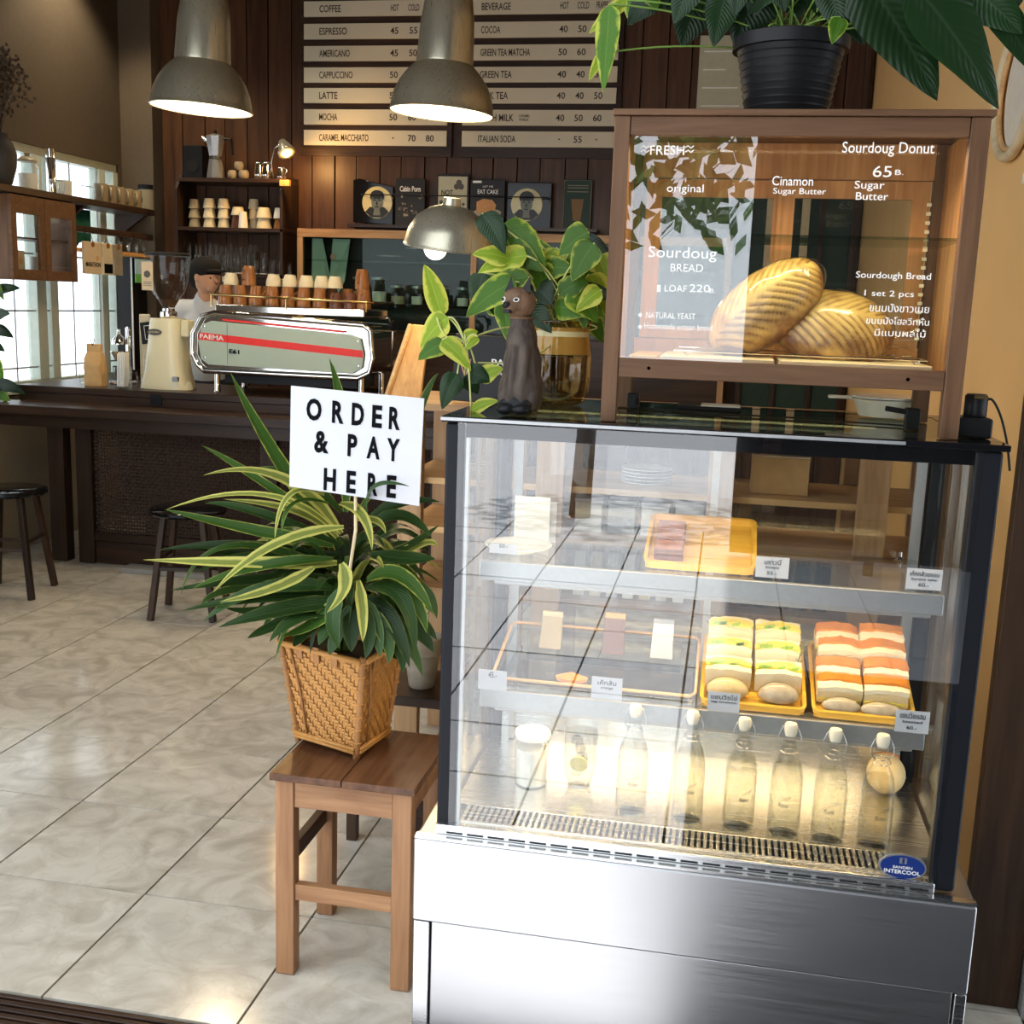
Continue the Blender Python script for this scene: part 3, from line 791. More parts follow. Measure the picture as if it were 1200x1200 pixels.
box('front_glass', 'case_glass', bb, X0 + .036, X1 - .040, Y0 + .010, Y0 + .013, 1.494, 1.968)
box('glass_shelf', 'green_glass', bb, .60, X1 - .02, Y0 + .06, Y1 - .06, 1.766, 1.772)
for k in range(16): box('shelf_peg', 'bread_white', bb, 1.062, 1.072, Y1 - .04, Y1 - .033, 1.55 + k * .021, 1.558 + k * .021)
gy = Y0 + .0085
def gt(px, py, body, w, h=None, **k):
    a, b_ = at(px - w / 2, py, gy), at(px + w / 2, py, gy)
    hh = (at(px, py - h / 2, gy) - at(px, py + h / 2, gy)).length if h else None
    return text(body, 'chalk', bb, (a + b_) / 2, w=(b_ - a).length, h=hh, **k)
gt(782, 176, 'FRESH', 40, 11)
for px in (756, 808):
    for dy in (-3, 2):
        a = at(px - 5, 176 + dy, gy); MB().tube([a, a + V(.006, 0, .004), a + V(.012, 0, -.001), a + V(.018, 0, .004)], .0010, 5).build('painted_wave', 'chalk', bb)
gt(1041, 175, 'Sourdoug Donut', 108, 17)
gt(1034, 201, '65', 22, 13); gt(1054, 202, 'B.', 10, 6)
gt(803, 222, 'original', 43, 12); gt(929, 212, 'Cinamon', 48, 11); gt(937, 225, 'Sugar Butter', 62, 9)
gt(1019, 218, 'Sugar', 35, 12); gt(1022, 230, 'Butter', 38, 9)
gt(800, 298, 'Sourdoug', 80, 17); gt(805, 314, 'BREAD', 38, 9); gt(772, 338, '1', 4, 8); gt(792, 338, 'LOAF', 26, 8); gt(820, 338, '220', 24, 9); gt(835, 341, 'B.', 7, 5)
gt(786, 370, 'NATURAL YEAST', 58, 7); gt(795, 383, 'Homemade artisan bread', 80, 7)
for py in (369, 383):
    c = at(750, py, gy - .0005); pts = []
    for k in range(10):
        r = .0065 if k % 2 == 0 else .0028
        pts.append((c.x + r * math.sin(k * PI / 5), c.z + r * math.cos(k * PI / 5)))
    MB().prism(pts, c.y, c.y + .0006).build('painted_star', 'chalk', bb)
gt(1047, 324, 'Sourdough Bread', 88, 10); gt(1042, 345, '1 set 2 pcs', 58, 9)
gt(1054, 361, 'ขนมปังขาวเนย', 70, 10); gt(1052, 376, 'ขนมปังโฮลวีทหั่น', 74, 9); gt(1055, 390, 'มีแบบผลไม้', 60, 9)

MB().tube([V(X0 + .06, Y0 + .042, 1.988), V(X1 - .06, Y0 + .042, 1.988)], .005, 8).build('light_tube', 'led_warm', bb)
lamp('cabinet_light', 'AREA', (.73, .1, 1.945), 4.0, (1, .74, .42), .6, rot=(math.radians(-12), 0, 0), sy=.02, parent=bb)
# boards and wire rack inside, two wrapped loaves
o = thing('cutting_board', 'pale wooden board under the wire rack, beneath the tall loaf', 'board', (.55, .2, 1.4785)); box('slab', 'pale_wood', o, .47, .722, .085, .36, 1.479, 1.502, bevel=.003)
o = thing('cutting_board', 'pale wooden board under the wire rack, beneath the low loaf', 'board', (.9, .2, 1.4785)); box('slab', 'pale_wood', o, .732, 1.055, .085, .36, 1.479, 1.502, bevel=.003)
o = tag(MB().box(.398, .462, .10, .36, 1.479, 1.500).build('sponge_slab', 'tray_wood', None, bevel=.004), 'yellow slab in the corner of the bread cabinet', 'board')
rk = thing('wire_rack', 'thin wire cooling rack with folded feet carrying the two loaves', 'rack', (.76, .2, 1.503))
MB().tube([V(.50, .10, 1.513), V(1.045, .10, 1.513), V(1.045, .35, 1.513), V(.50, .35, 1.513)], .0022, 6, closed=True).build('rim', 'chrome', rk)
for k in range(14): MB().tube([V(.52 + k * .039, .10, 1.513), V(.52 + k * .039, .35, 1.513)], .0012, 5).build('wire', 'chrome', rk)
for x in (.53, 1.02):
    for y in (.10, .35): MB().tube([V(x - .012, y, 1.513), V(x, y, 1.504), V(x + .012, y, 1.513)], .0018, 5).build('foot', 'chrome', rk)

def loaf(name, label, c, L, Wd, H, rot, seed, slash=True, cols=None):
    """oval loaf, crust slashed in a herringbone; the cuts are real grooves"""
    t = thing(name, label, 'bread', c)
    na, nb = 150, 90
    mb = MB(); vals = []
    for j in range(nb + 1):
        ph = PI * j / nb
        for i in range(na):
            th_ = 2 * PI * i / na
            u = V(math.cos(ph), math.sin(ph) * math.cos(th_), math.sin(ph) * math.sin(th_))  # x along the loaf
            sx = math.copysign(abs(u.x) ** .9, u.x)
            p = V(sx * L, u.y * Wd, u.z * H * (1 if u.z > 0 else .55))
            n = u
            a, s_ = u.x * L * 1.0, u.y * Wd
            d = 0
            if u.z > .05 and slash:
                q = (a * 46 - abs(s_) * 52) % 1.0
                g = math.exp(-((q - .5) / .13) ** 2)
                g *= min(1, max(0, (abs(s_) - .005) / .006)) * min(1, max(0, (Wd * .93 - abs(s_)) / .012))
                g *= min(1, u.z * 3)
                d = -.0055 * g
            nv = noise.noise(p * 22 + V(seed, 0, 0)) * .003
            p += n * (d + nv)
            mb.v.append(tuple(rot @ p + Vector(c))); vals.append((-d / .0055, max(0, u.z)))
    for j in range(nb):
        for i in range(na):
            mb.f.append((j * na + i, j * na + (i + 1) % na, (j + 1) * na + (i + 1) % na, (j + 1) * na + i))
    mb.uv = vals
    return t, mb.build('crust', 'loaf_crust', t, smooth=True)
mt, t_, b_ = nt('loaf_crust')
uvn = t_.nodes.new('ShaderNodeUVMap'); sp_ = t_.nodes.new('ShaderNodeSeparateXYZ'); t_.links.new(uvn.outputs[0], sp_.inputs[0])
tcn = t_.nodes.new('ShaderNodeTexCoord'); nz_ = t_.nodes.new('ShaderNodeTexNoise'); nz_.inputs['Scale'].default_value = 18; nz_.inputs['Detail'].default_value = 6
t_.links.new(tcn.outputs['Object'], nz_.inputs['Vector'])
cr_ = t_.nodes.new('ShaderNodeValToRGB'); cr_.color_ramp.elements[0].position = .35; cr_.color_ramp.elements[0].color = (.26, .10, .03, 1); cr_.color_ramp.elements[1].position = .62; cr_.color_ramp.elements[1].color = (.80, .52, .18, 1)
ma_ = t_.nodes.new('ShaderNodeMath'); ma_.operation = 'MULTIPLY_ADD'; ma_.inputs[1].default_value = .32; t_.links.new(sp_.outputs[1], ma_.inputs[0]); sb_ = t_.nodes.new('ShaderNodeMath'); sb_.operation = 'SUBTRACT'; sb_.inputs[1].default_value = .12; t_.links.new(nz_.outputs['Fac'], sb_.inputs[0]); t_.links.new(sb_.outputs[0], ma_.inputs[2]); t_.links.new(ma_.outputs[0], cr_.inputs[0])
mx_ = t_.nodes.new('ShaderNodeMix'); mx_.data_type = 'RGBA'; mx_.inputs['B'].default_value = (.22, .08, .02, 1)
t_.links.new(sp_.outputs[0], mx_.inputs['Factor']); t_.links.new(cr_.outputs[0], mx_.inputs['A']); t_.links.new(mx_.outputs['Result'], b_.inputs['Base Color'])
b_.inputs['Roughness'].default_value = .5
b_.inputs['Coat Weight'].default_value = .35; b_.inputs['Coat Roughness'].default_value = .12
r1 = Matrix.Rotation(math.radians(-40), 3, 'Y') @ Matrix.Rotation(math.radians(62), 3, 'X')
c1 = at(897, 362, .235)
L1, _ = loaf('sourdough_loaf', 'tall sourdough loaf leaning up, crust cut in a herringbone', c1, .15, .082, .085, r1, 3)
r2 = Matrix.Rotation(math.radians(4), 3, 'Y') @ Matrix.Rotation(math.radians(50), 3, 'X')
c2 = at(975, 386, .26)
L2, _ = loaf('sourdough_loaf', 'low sourdough loaf lying flat beside the leaning one', c2, .135, .10, .072, r2, 9, slash=True)
def wrap(parent, c, L, Wd, H, rot, seed, tail):
    mb = MB(); na, nb = 48, 30
    for j in range(nb + 1):
        ph = PI * j / nb
        for i in range(na):
            a = 2 * PI * i / na
            u = V(math.cos(ph), math.sin(ph) * math.cos(a), math.sin(ph) * math.sin(a))
            k = 1.04 + .03 * noise.noise(u * 4 + V(seed, 0, 0)) + .012 * noise.noise(u * 14)
            p = V(u.x * L, u.y * Wd, u.z * H * (1 if u.z > 0 else .56)) * k
            mb.v.append(tuple(rot @ p + Vector(c)))
    for j in range(nb):
        for i in range(na): mb.f.append((j * na + i, j * na + (i + 1) % na, (j + 1) * na + (i + 1) % na, (j + 1) * na + i))
    o = mb.build('plastic_wrap', 'plastic_wrap', parent, smooth=True)
    tb = MB(); n = 20
    for i in range(n):
        a = 2 * PI * i / n
        d = V(.01, .008 * math.cos(a), .008 * math.sin(a)); e = V(.06 + .015 * math.sin(a * 3), (.03 + .01 * math.sin(5 * a)) * math.cos(a), .028 * math.sin(a))
        tb.v.append(tuple(Vector(tail) + d)); tb.v.append(tuple(Vector(tail) + e))
    for i in range(n): tb.f.append((2 * i, 2 * i + 1, (2 * i + 3) % (2 * n), (2 * i + 2) % (2 * n)))
    tb.build('wrap_end', 'plastic_wrap', parent, smooth=True)
wrap(L2, c2, .135, .10, .072, r2, 2, c2 + V(.125, -.02, -.02))
wrap(L1, c1, .15, .082, .085, r1, 5, c1 + r1 @ V(-.15, 0, -.01))

# ---- things under and beside the bread cabinet
o = thing('lid_stack', 'pale upturned bowl under the bread cabinet', 'bowl', (1.05, .56, 1.352))
c = V(1.02, .52, 1.351)
MB().lathe([(.03, 0), (.062, .004), (.068, .018), (.074, .034), (.082, .046), (.078, .048), (.0001, .047)], c, 32).build('bowl', 'bowl_beige', o, smooth='auto')
MB().lathe([(.083, .050), (.085, .054), (.0001, .055)], c, 32).build('lid', 'porcelain', o, smooth='auto')
box('handle', 'bowl_beige', o, c.x - .14, c.x - .08, c.y - .012, c.y + .012, 1.394, 1.402, bevel=.003)
def cable(label, pts, r=.003, n=4):
    P_ = [Vector(p) for p in pts]; out = []
    for i in range(len(P_) - 1):
        p0, p1, p2, p3 = P_[max(i - 1, 0)], P_[i], P_[i + 1], P_[min(i + 2, len(P_) - 1)]
        for k in range(6):
            t = k / 6
            out.append(.5 * ((2 * p1) + (p2 - p0) * t + (2 * p0 - 5 * p1 + 4 * p2 - p3) * t * t + (3 * p1 - p0 - 3 * p2 + p3) * t ** 3))
    out.append(P_[-1])
    return tag(MB().tube(out, r, 8).build('power_cable', 'cable', None, smooth=True), label, 'cable')
cable('thin black cable lying under the bread cabinet', [(.40, .42, 1.353), (.47, .40, 1.353), (.62, .36, 1.353), (.80, .35, 1.353), (.93, .31, 1.353), (1.02, .30, 1.353), (1.068, .26, 1.353)], .0022)
cable('black cable hanging down beside the yellow wall from the adaptor', [(1.172, .13, 1.42), (1.19, .13, 1.435), (1.215, .14, 1.40), (1.235, .14, 1.34), (1.245, .13, 1.28)], .0028)
cable('black cable looping low behind the right post of the case', [(1.215, .30, 1.18), (1.24, .30, 1.155), (1.262, .30, 1.163)], .004)
cable('thick black cable low beside the cold case', [(1.212, .35, .86), (1.245, .35, .868), (1.275, .35, .885)], .006)
o = thing('power_adaptor', 'black plug adaptor standing by the right leg of the bread cabinet', 'adaptor', (1.165, .13, 1.351))
box('body', 'black_plastic', o, 1.118, 1.192, .09, .17, 1.351, 1.395, bevel=.006)
MB().lathe([(.022, 0), (.024, .004), (.024, .045), (.020, .05)], (1.160, .13, 1.395), 20).build('plug', 'black_plastic', o, smooth='auto')
box('brass_label', 'brass', o, 1.150, 1.176, .103, .105, 1.436, 1.444)
o = thing('plug_block', 'small black plug inside the right leg of the bread cabinet', 'plug', (1.05, .3, 1.351))
box('body', 'black_plastic', o, 1.03, 1.062, .22, .25, 1.351, 1.40, bevel=.003)
MB().bar(V(1.034, .235, 1.39), V(.985, .235, 1.396), .012).build('nose', 'black_plastic', o, bevel=.002)
o = thing('plug_block', 'small black plug inside the left leg of the bread cabinet', 'plug', (.40, .3, 1.351))
box('body', 'black_plastic', o, .375, .405, .40, .43, 1.351, 1.39, bevel=.003)
box('nose', 'black_plastic', o, .382, .398, .39, .40, 1.36, 1.38)
o = thing('spoon_tray', 'small pale card lying under the bread cabinet', 'card', (.62, .5, 1.351))
box('card', 'paper_white', o, .56, .66, .47, .55, 1.3605, 1.363); box('base', 'black_plastic', o, .50, .66, .47, .56, 1.351, 1.360)

# ---- carved cat
cc = at(611, 482, .135); cz = 1.351; cx, cy = cc.x, .12
ct = thing('cat_figurine', 'tall dark carved wooden cat sitting beside the glass jar', 'figurine', (cx, cy, cz))
parts = [('e', (cx, cy, cz + .055), (.054, .058, .066)), ('e', (cx, cy + .004, cz + .11), (.046, .048, .075)), ('e', (cx - .002, cy, cz + .165), (.037, .038, .06)),
         ('e', (cx - .004, cy - .002, cz + .215), (.026, .028, .03)),
         ('c', [V(cx - .012, cy - .03, cz + .15), V(cx - .016, cy - .046, cz + .08), V(cx - .018, cy - .05, cz + .012)], [.014, .012, .013]),
         ('c', [V(cx + .012, cy - .03, cz + .15), V(cx + .010, cy - .046, cz + .08), V(cx + .010, cy - .05, cz + .012)], [.014, .012, .013]),
         ('e', (cx + .034, cy - .01, cz + .04), (.018, .042, .036)), ('e', (cx - .036, cy - .01, cz + .04), (.016, .042, .036)),
         ('e', (cx + .012, cy - .052, cz + .010), (.018, .018, .010)), ('e', (cx - .02, cy - .052, cz + .010), (.018, .018, .010))]
smin([('e', (a[1][0], a[1][1], a[1][2]), a[2]) if a[0] == 'e' else a for a in parts], .0035, 'body', 'cat_wood', ct, 4)
hc = V(cx - .008, cy - .008, cz + .252)
hq = Matrix.Rotation(math.radians(-28), 3, 'Z')
def H_(x, y, z): return hc + hq @ V(x, y, z)
hc = hc + V(0, -.004, .004)
hp = [('e', hc, (.038, .038, .036)), ('e', H_(0, -.012, -.004), (.030, .026, .026)), ('e', H_(0, -.028, -.010), (.020, .022, .015)), ('e', H_(0, -.040, -.006), (.011, .011, .009)), ('e', H_(0, -.036, -.018), (.012, .011, .007)), ('e', H_(0, -.01, .012), (.031, .028, .022))]
hd = smin(hp, .0025, 'head', 'cat_face_wood', ct, 3)
for s_ in (-1, 1):
    a = H_(s_ * .023, .0, .026)
    MB().add([a + hq @ V(-.015, -.010, -.002), a + hq @ V(.015, -.010, -.002), a + hq @ V(0, .010, -.004), a + hq @ V(s_ * .004, 0, .034)], [(0, 1, 3), (1, 2, 3), (2, 0, 3), (0, 2, 1)]).build('ear', 'black_plastic', hd)
    e = H_(s_ * .018, -.0345, .006); en = hq @ V(s_ * .35, -1, .1)
    MB().lathe([(.0068, 0), (.0068, .003), (.0001, .0035)], e, 16, axis=en, sy=.7).build('eye_ring', 'paper_white', hd)
    MB().lathe([(.0052, .0012), (.005, .004), (.0001, .0045)], e, 16, axis=en, sy=.7).build('eye', 'black_gloss', hd)
MB().lathe([(.010, 0), (.009, .006), (.0001, .009)], H_(0, -.047, -.006), 14, axis=hq @ V(0, -1, 0), sy=.7).build('nose', 'black_plastic', hd, smooth=True)
MB().obox(H_(0, -.043, -.020), hq @ V(.010, 0, 0), hq @ V(0, .006, 0), V(0, 0, .004)).build('mouth', 'black_plastic', hd, bevel=.002)
MB().lathe([(.0275, -.003), (.0285, 0), (.0275, .003)], (cx - .004, cy - .003, cz + .222), 24).build('collar', 'cat_face_wood', ct, smooth=True)
smin([('e', (cx + .014, cy - .058, cz + .014), (.023, .022, .014)), ('e', (cx - .022, cy - .058, cz + .014), (.023, .022, .014)), ('e', (cx - .004, cy - .05, cz + .022), (.04, .014, .022))], .003, 'painted_paws', 'black_plastic', ct, 3)

# ---- glass jar with golden pothos
jc = V(.19, .43, 1.3515)
jt = thing('glass_jar', 'wide amber glass jar of water holding the golden pothos', 'jar', jc)
pf = [(.055, 0), (.066, .004), (.080, .03), (.085, .07), (.085, .13), (.080, .165), (.076, .18), (.080, .200), (.084, .212)]
MB().lathe(pf, jc, 40).build('wall', 'amber_glass', jt, smooth=True)
jt.children[0].data.polygons
MB().lathe([(.0001, .003), (.052, .003), (.064, .006), (.078, .031), (.083, .07), (.083, .10), (.083, .125), (.0001, .125)], jc, 32).build('water', 'water', jt, smooth='auto')
MB().lathe([(.0825, .130), (.079, .165), (.0765, .18), (.079, .198)], jc, 40).build('paper_band', 'plate_yellow', jt, smooth=True)
MB().tube([jc + V(.084 * math.cos(a * PI / 16), .084 * math.sin(a * PI / 16), .212) for a in range(32)], .003, 6, closed=True).build('rim', 'amber_glass', jt, smooth=True)
po = thing('golden_pothos', 'golden pothos with broad yellow-green leaves rooted in the amber jar', 'plant', jc + V(0, 0, .02))
jm = jc + V(0, 0, .19)
def pl(px0, py0, px1, py1, Y, wd, mat, par, hub, stemc='stem_pale', face=None, stem=True, droop=.15, cv=None):
    """leaf from stalk end (px0,py0) to tip (px1,py1) at depth Y, on a stalk from the hub"""
    a, b_ = at(px0, py0, Y), at(px1, py1, Y + random.uniform(-.03, .02))
    L = (b_ - a).length
    mid = (a + b_) / 2 + V(0, -.05 * L, droop * L)
    fc = face or (V(random.uniform(-.35, .35), -1, random.uniform(.1, .8)))
    pts = bez(a, mid, b_, 12)
    lf = leaf(pts, wd * 1.4, heart, mat, par, fold=.28, face=fc, nx=6, wave=.05, curl=.25)
    if stem:
        c_ = cv if cv is not None else (hub * .5 + a * .5 + V(0, 0, abs(a.z - hub.z) * .3 + .02))
        MB().tube(bez(Vector(hub), c_, a, 10), .0022, 6).build('stalk', stemc, par, smooth=True)
    return lf
PL = [ # stalk end, tip, depth, half width, lime?
    (578, 262, 590, 296 + 0, .34, .022, 2), (565, 250, 592, 298, .33, .026, 2), (590, 262, 640, 312, .38, .030, 0), (583, 290, 636, 318, .36, .030, 0),
    (618, 300, 560, 302 + 18, .33, .028, 1), (600, 305, 553, 298, .33, .024, 1), (640, 300, 655, 322, .40, .026, 1), (690, 272, 655, 300, .35, .030, 0),
    (697, 285, 670, 330, .33, .032, 0), (688, 268, 664, 292, .37, .026, 0), (700, 300, 712, 330, .42, .028, 1), (652, 290, 640, 340, .42, .024, 1),
    (620, 325, 552, 352, .30, .026, 0), (605, 330, 546, 372, .28, .032, 0), (632, 322, 672, 350, .44, .030, 0), (690, 322, 712, 372, .40, .030, 1),
    (668, 338, 700, 378, .36, .032, 0), (655, 345, 690, 330, .36, .024, 0), (705, 340, 675, 366, .34, .026, 1), (640, 350, 656, 372, .44, .02, 0),
    (676, 305, 706, 345, .45, .032, 0), (628, 282, 600, 275, .45, .022, 0)]
for a, b_, c_, d_, Y, wd, lm in PL:
    pl(a, b_, c_, d_, Y, wd, ['leaf_pothos', 'leaf_pothos_lime', 'leaf_dark'][lm], po, jm + V(random.uniform(-.05, .05), random.uniform(-.04, .04), 0))
for k in range(46):
    px, py = random.uniform(560, 700), random.uniform(285, 375)
    a = random.uniform(-.6, 2.2)
    L = random.uniform(34, 55)
    pl(px, py, px + L * math.cos(a), py + L * math.sin(a), random.uniform(.36, .52), random.uniform(.024, .034), random.choice(['leaf_pothos', 'leaf_pothos', 'leaf_dark', 'leaf_pothos_lime']), po, jm + V(random.uniform(-.05, .05), random.uniform(-.04, .04), 0))
# trailing runner to the side of the cat
runner = [at(640, 395, .33), at(610, 380, .28), at(570, 390, .22), at(540, 400, .20), at(518, 398, .18), at(512, 388, .18)]
MB().tube(bez(jm, at(600, 372, .3), at(545, 400, .2), 12) + bez(at(545, 400, .2), at(520, 405, .18), at(512, 372, .18), 8)[1:], .0026, 6).build('runner', 'stem_pale', po, smooth=True)
MB().tube(bez(jm, at(640, 430, .25), at(560, 425, .2), 14), .0022, 6).build('runner', 'stem_pale', po, smooth=True)
MB().tube(bez(jm + V(.06, 0, 0), at(712, 385, .4), at(690, 380, .4), 10), .002, 6).build('runner', 'stem_pale', po, smooth=True)
for a, b_, c_, d_, Y, wd, lm in [(518, 372, 497, 310, .20, .021, 1), (525, 372, 492, 408, .19, .026, 1), (522, 402, 490, 422, .18, .022, 0), (518, 398, 552, 435, .17, .020, 1), (545, 395, 560, 388, .19, .012, 1),
                              (536, 438, 518, 480, .16, .022, 2), (548, 436, 575, 448, .16, .020, 2), (560, 445, 590, 432, .17, .018, 1), (552, 482, 584, 470, .12, .014, 1), (545, 440, 560, 462, .18, .02, 2),
                              (650, 400, 672, 420, .36, .018, 2), (560, 395, 545, 412, .19, .010, 1)]:
    pl(a, b_, c_, d_, Y, wd, ['leaf_pothos', 'leaf_pothos_lime', 'leaf_dark'][lm], po, at(545, 402, .19), stem=(Y < .3), cv=None)

# ---- black pot plant on the bread cabinet
pc = V(.712, .25, 2.0225)
pp = thing('plant_pot', 'black ribbed plastic plant pot on top of the bread cabinet', 'pot', pc)
prof = [(.086, 0), (.089, .002)]
for k in range(9): prof += [(.0905 + k * .0028, .012 + k * .0155), (.0925 + k * .0028, .016 + k * .0155), (.0905 + k * .0028, .020 + k * .0155)]
prof += [(.118, .155), (.128, .156), (.130, .182), (.126, .184), (.118, .160), (.112, .15)]
MB().lathe(prof, pc, 48).build('pot', 'black_plastic', pp, smooth='auto')
MB().lathe([(.0001, .148), (.112, .149), (.112, .14)], pc, 32).build('soil', 'soil', pp)
MB().lathe([(.10, .0), (.103, .004), (.10, .006), (.0001, .0055)], pc + V(0, 0, -.0005), 32).build('saucer', 'black_plastic', pp)
pz = thing('trailing_houseplant', 'dark glossy large-leaved plant spilling over the black pot', 'plant', pc + V(0, 0, .15))
ph_ = pc + V(0, 0, .16)
for a, b_, c_, d_, Y, wd, lm in [(715, 5, 707, 108, .12, .022, 0), (735, 0, 690, 40, .14, .014, 1), (708, 62, 690, 95, .12, .010, 1), (780, -20, 735, 30, .2, .03, 2), (820, -35, 790, 28, .16, .032, 2), (852, -12, 836, 55, .16, .030, 2), (870, -40, 862, 18, .15, .03, 2), (905, -50, 920, 14, .16, .035, 2),
                              (1010, -30, 1098, 118, .10, .058, 2), (1068, -20, 1170, 128, .08, .056, 2), (1000, -10, 1020, 36, .14, .03, 2), (970, -20, 985, 40, .15, .028, 2), (1125, -20, 1198, 40, .12, .04, 2), (1090, -30, 1150, 20, .16, .042, 2),
                              (940, -60, 960, 20, .2, .035, 2), (985, 20, 975, 52, .12, .016, 0), (1030, 30, 1045, 50, .12, .014, 0), (1020, -45, 1070, 10, .2, .04, 2), (885, -5, 878, 26, .2, .02, 2), (1160, 0, 1215, 90, .14, .03, 2), (760, -10, 770, 12, .18, .016, 0)]:
    pl(a, b_, c_, d_, Y, wd, ['leaf_pothos', 'leaf_pothos_lime', 'leaf_dark'][lm], pz, ph_ + V(random.uniform(-.05, .05), random.uniform(-.04, .04), 0), stemc='stem_green', face=V(random.uniform(-.2, .2), -1, random.uniform(.0, .5)), droop=.08)
for k in range(26):
    px = random.choice([random.uniform(760, 900), random.uniform(900, 1180)]); py = random.uniform(-75, -12)
    a = PI / 2 + random.uniform(-.7, .7)
    L = random.uniform(50, 85)
    pl(px, py, px + L * math.cos(a), py + L * math.sin(a), random.uniform(.16, .36), random.uniform(.032, .05), random.choice(['leaf_dark', 'leaf_dark', 'leaf_dark', 'leaf_pothos']), pz, ph_ + V(random.uniform(-.05, .05), random.uniform(-.04, .04), 0), stemc='stem_green', droop=.1)
for k in range(24):
    a = random.uniform(0, 2 * PI)
    MB().tube(bez(ph_, ph_ + V(.06 * math.cos(a), .06 * math.sin(a), .06), ph_ + V(.12 * math.cos(a), .12 * math.sin(a), random.uniform(.02, .12)), 6), .002, 5).build('stem', 'stem_green', pz, smooth=True)

# round wooden frame on the yellow wall
rf = thing('round_wooden_frame', 'round pale wooden frame hanging on the yellow wall, cut by the picture edge', 'frame', (1.385, 1.08, 2.26))
for r, wd, mt_ in ((.185, .016, 'pale_wood'), (.165, .008, 'honey_wood')):
    MB().tube([V(1.382 if r > .17 else 1.386, 1.14 + r * math.cos(a * PI / 24) * 1.25, 2.26 + r * math.sin(a * PI / 24)) for a in range(48)], wd, 8, closed=True).build('ring', mt_, rf, smooth=True)
MB().lathe([(.0001, 0), (.17, 0), (.17, .006), (.0001, .007)], (1.399, 1.14, 2.26), 40, axis=(-1, 0, 0)).build('disc', 'bowl_beige', rf)
o = tag(box('wall_tag', 'paper_white', None, 1.392, 1.399, .95, .98, 1.98, 2.01, bevel=.002), 'tiny paper tag stuck on the yellow wall', 'label')

# ================================================================== food and drink in the case
def wtag(label, px, py, Y, lines, wpx=38, hpx=25, floor_z=None, group=None):
    """little price card standing on the shelf rail"""
    c = at(px, py, Y); wd = wpx * (c - CAM).dot(CF) / FPX; ht = hpx * (c - CAM).dot(CF) / FPX
    t = thing('price_card', label, 'price card', (c.x, Y, c.z - ht / 2), group)
    box('card', 'card_white', t, c.x - wd / 2, c.x + wd / 2, Y, Y + .0012, c.z - ht / 2, c.z + ht / 2)
    for i, (s_, w_, h_) in enumerate(lines):
        text(s_, 'ink', t, (c.x, Y - .0006, c.z + ht * (.27 - .27 * i)), w=wd * w_, h=ht * h_, bold=0.0)
    MB().box(c.x - .008, c.x + .008, Y + .0014, Y + .014, c.z - ht / 2, c.z - ht / 2 + .012).build('clip', 'clear_glass', t)
UZ, LZ, DZ = .9785, .6315, .3625
wtag('white price card beside the yellow tray on the upper shelf', 905, 665, .163, [('บราวนี่', .5, .26), ('brownie', .4, .12), ('55.-', .3, .16)])
wtag('white price card at the bare end of the upper shelf, near the black post', 1083, 679, .163, [('เค้กกล้วยหอม', .82, .26), ('banana cake', .7, .12), ('60.-', .3, .18)], 40, 25)
wtag('price card in front of the round white plate, topmost at the shelf end', 590, 643, .163, [('50.-', .3, .35)], 34, 12)
wtag('white price card before the empty glass tray on the lower shelf', 711, 807, .200, [('เค้กส้ม', .6, .22), ('orange', .4, .12)], 36, 27)
wtag('white price card in front of the egg sandwiches', 848, 823, .200, [('แซนวิชไข่', .8, .25), ('egg sandwich', .8, .12)], 37, 24)
wtag('white price card in front of the toasted sandwiches', 1069, 846, .200, [('แซนวิชแฮม', .75, .25), ('toasted', .6, .13), ('60.-', .3, .16)], 38, 27)
wtag('faint white price card at the post end of the lower shelf', 577, 797, .200, [('45.-', .3, .3)], 34, 24)

# yellow wooden tray with brownies, tipped up at the back
def tray(name, label, x0, x1, y0, z0, depth, tilt, mat='tray_wood', lip=.022):
    t = thing(name, label, 'tray', ((x0 + x1) / 2, y0, z0))
    ca, sa = math.cos(tilt), math.sin(tilt)
    def P_(u, v, w_): return V(u, y0 + v * ca - w_ * sa, z0 + v * sa + w_ * ca)
    def slab(u0, u1, v0, v1, w0, w1, nm, m_, bv=.004):
        c = P_((u0 + u1) / 2, (v0 + v1) / 2, (w0 + w1) / 2)
        return MB().obox(c, V((u1 - u0) / 2, 0, 0), V(0, (v1 - v0) / 2 * ca, (v1 - v0) / 2 * sa), V(0, -(w1 - w0) / 2 * sa, (w1 - w0) / 2 * ca)).build(nm, m_, t, bevel=bv)
    slab(x0 + .006, x1 - .006, .006, depth - .006, .002, .007, 'bottom', mat, .001)
    # rounded rim as one ring
    ring = MB(); pts_o = []; R_ = .022
    for cx_, cy_, a0 in ((x1 - R_, depth - R_, 0), (x0 + R_, depth - R_, 90), (x0 + R_, R_, 180), (x1 - R_, R_, 270)):
        for k in range(5):
            a = math.radians(a0 + k * 22.5); pts_o.append((cx_, cy_, math.cos(a), math.sin(a)))
    n = len(pts_o)
    for w_, r in ((0.0, R_ - .006), (lip, R_), (lip, R_ - .009), (.006, R_ - .013)):
        for cx_, cy_, ca_, sa_ in pts_o: ring.v.append(tuple(P_(cx_ + ca_ * r, cy_ + sa_ * r, w_)))
    for L in range(3):
        for k in range(n): ring.f.append((L * n + k, L * n + (k + 1) % n, (L + 1) * n + (k + 1) % n, (L + 1) * n + k))
    for k in range(n): ring.f.append((3 * n + k, 3 * n + (k + 1) % n, (k + 1) % n, k))
    ring.build('rim', mat, t, smooth='auto')
    if tilt > .03: MB().box(x0 + .05, x1 - .05, y0 + depth * ca - .03, y0 + depth * ca - .015, z0 - .0005, z0 + depth * sa - .002).build('prop', 'clear_glass', t)
    return t, P_
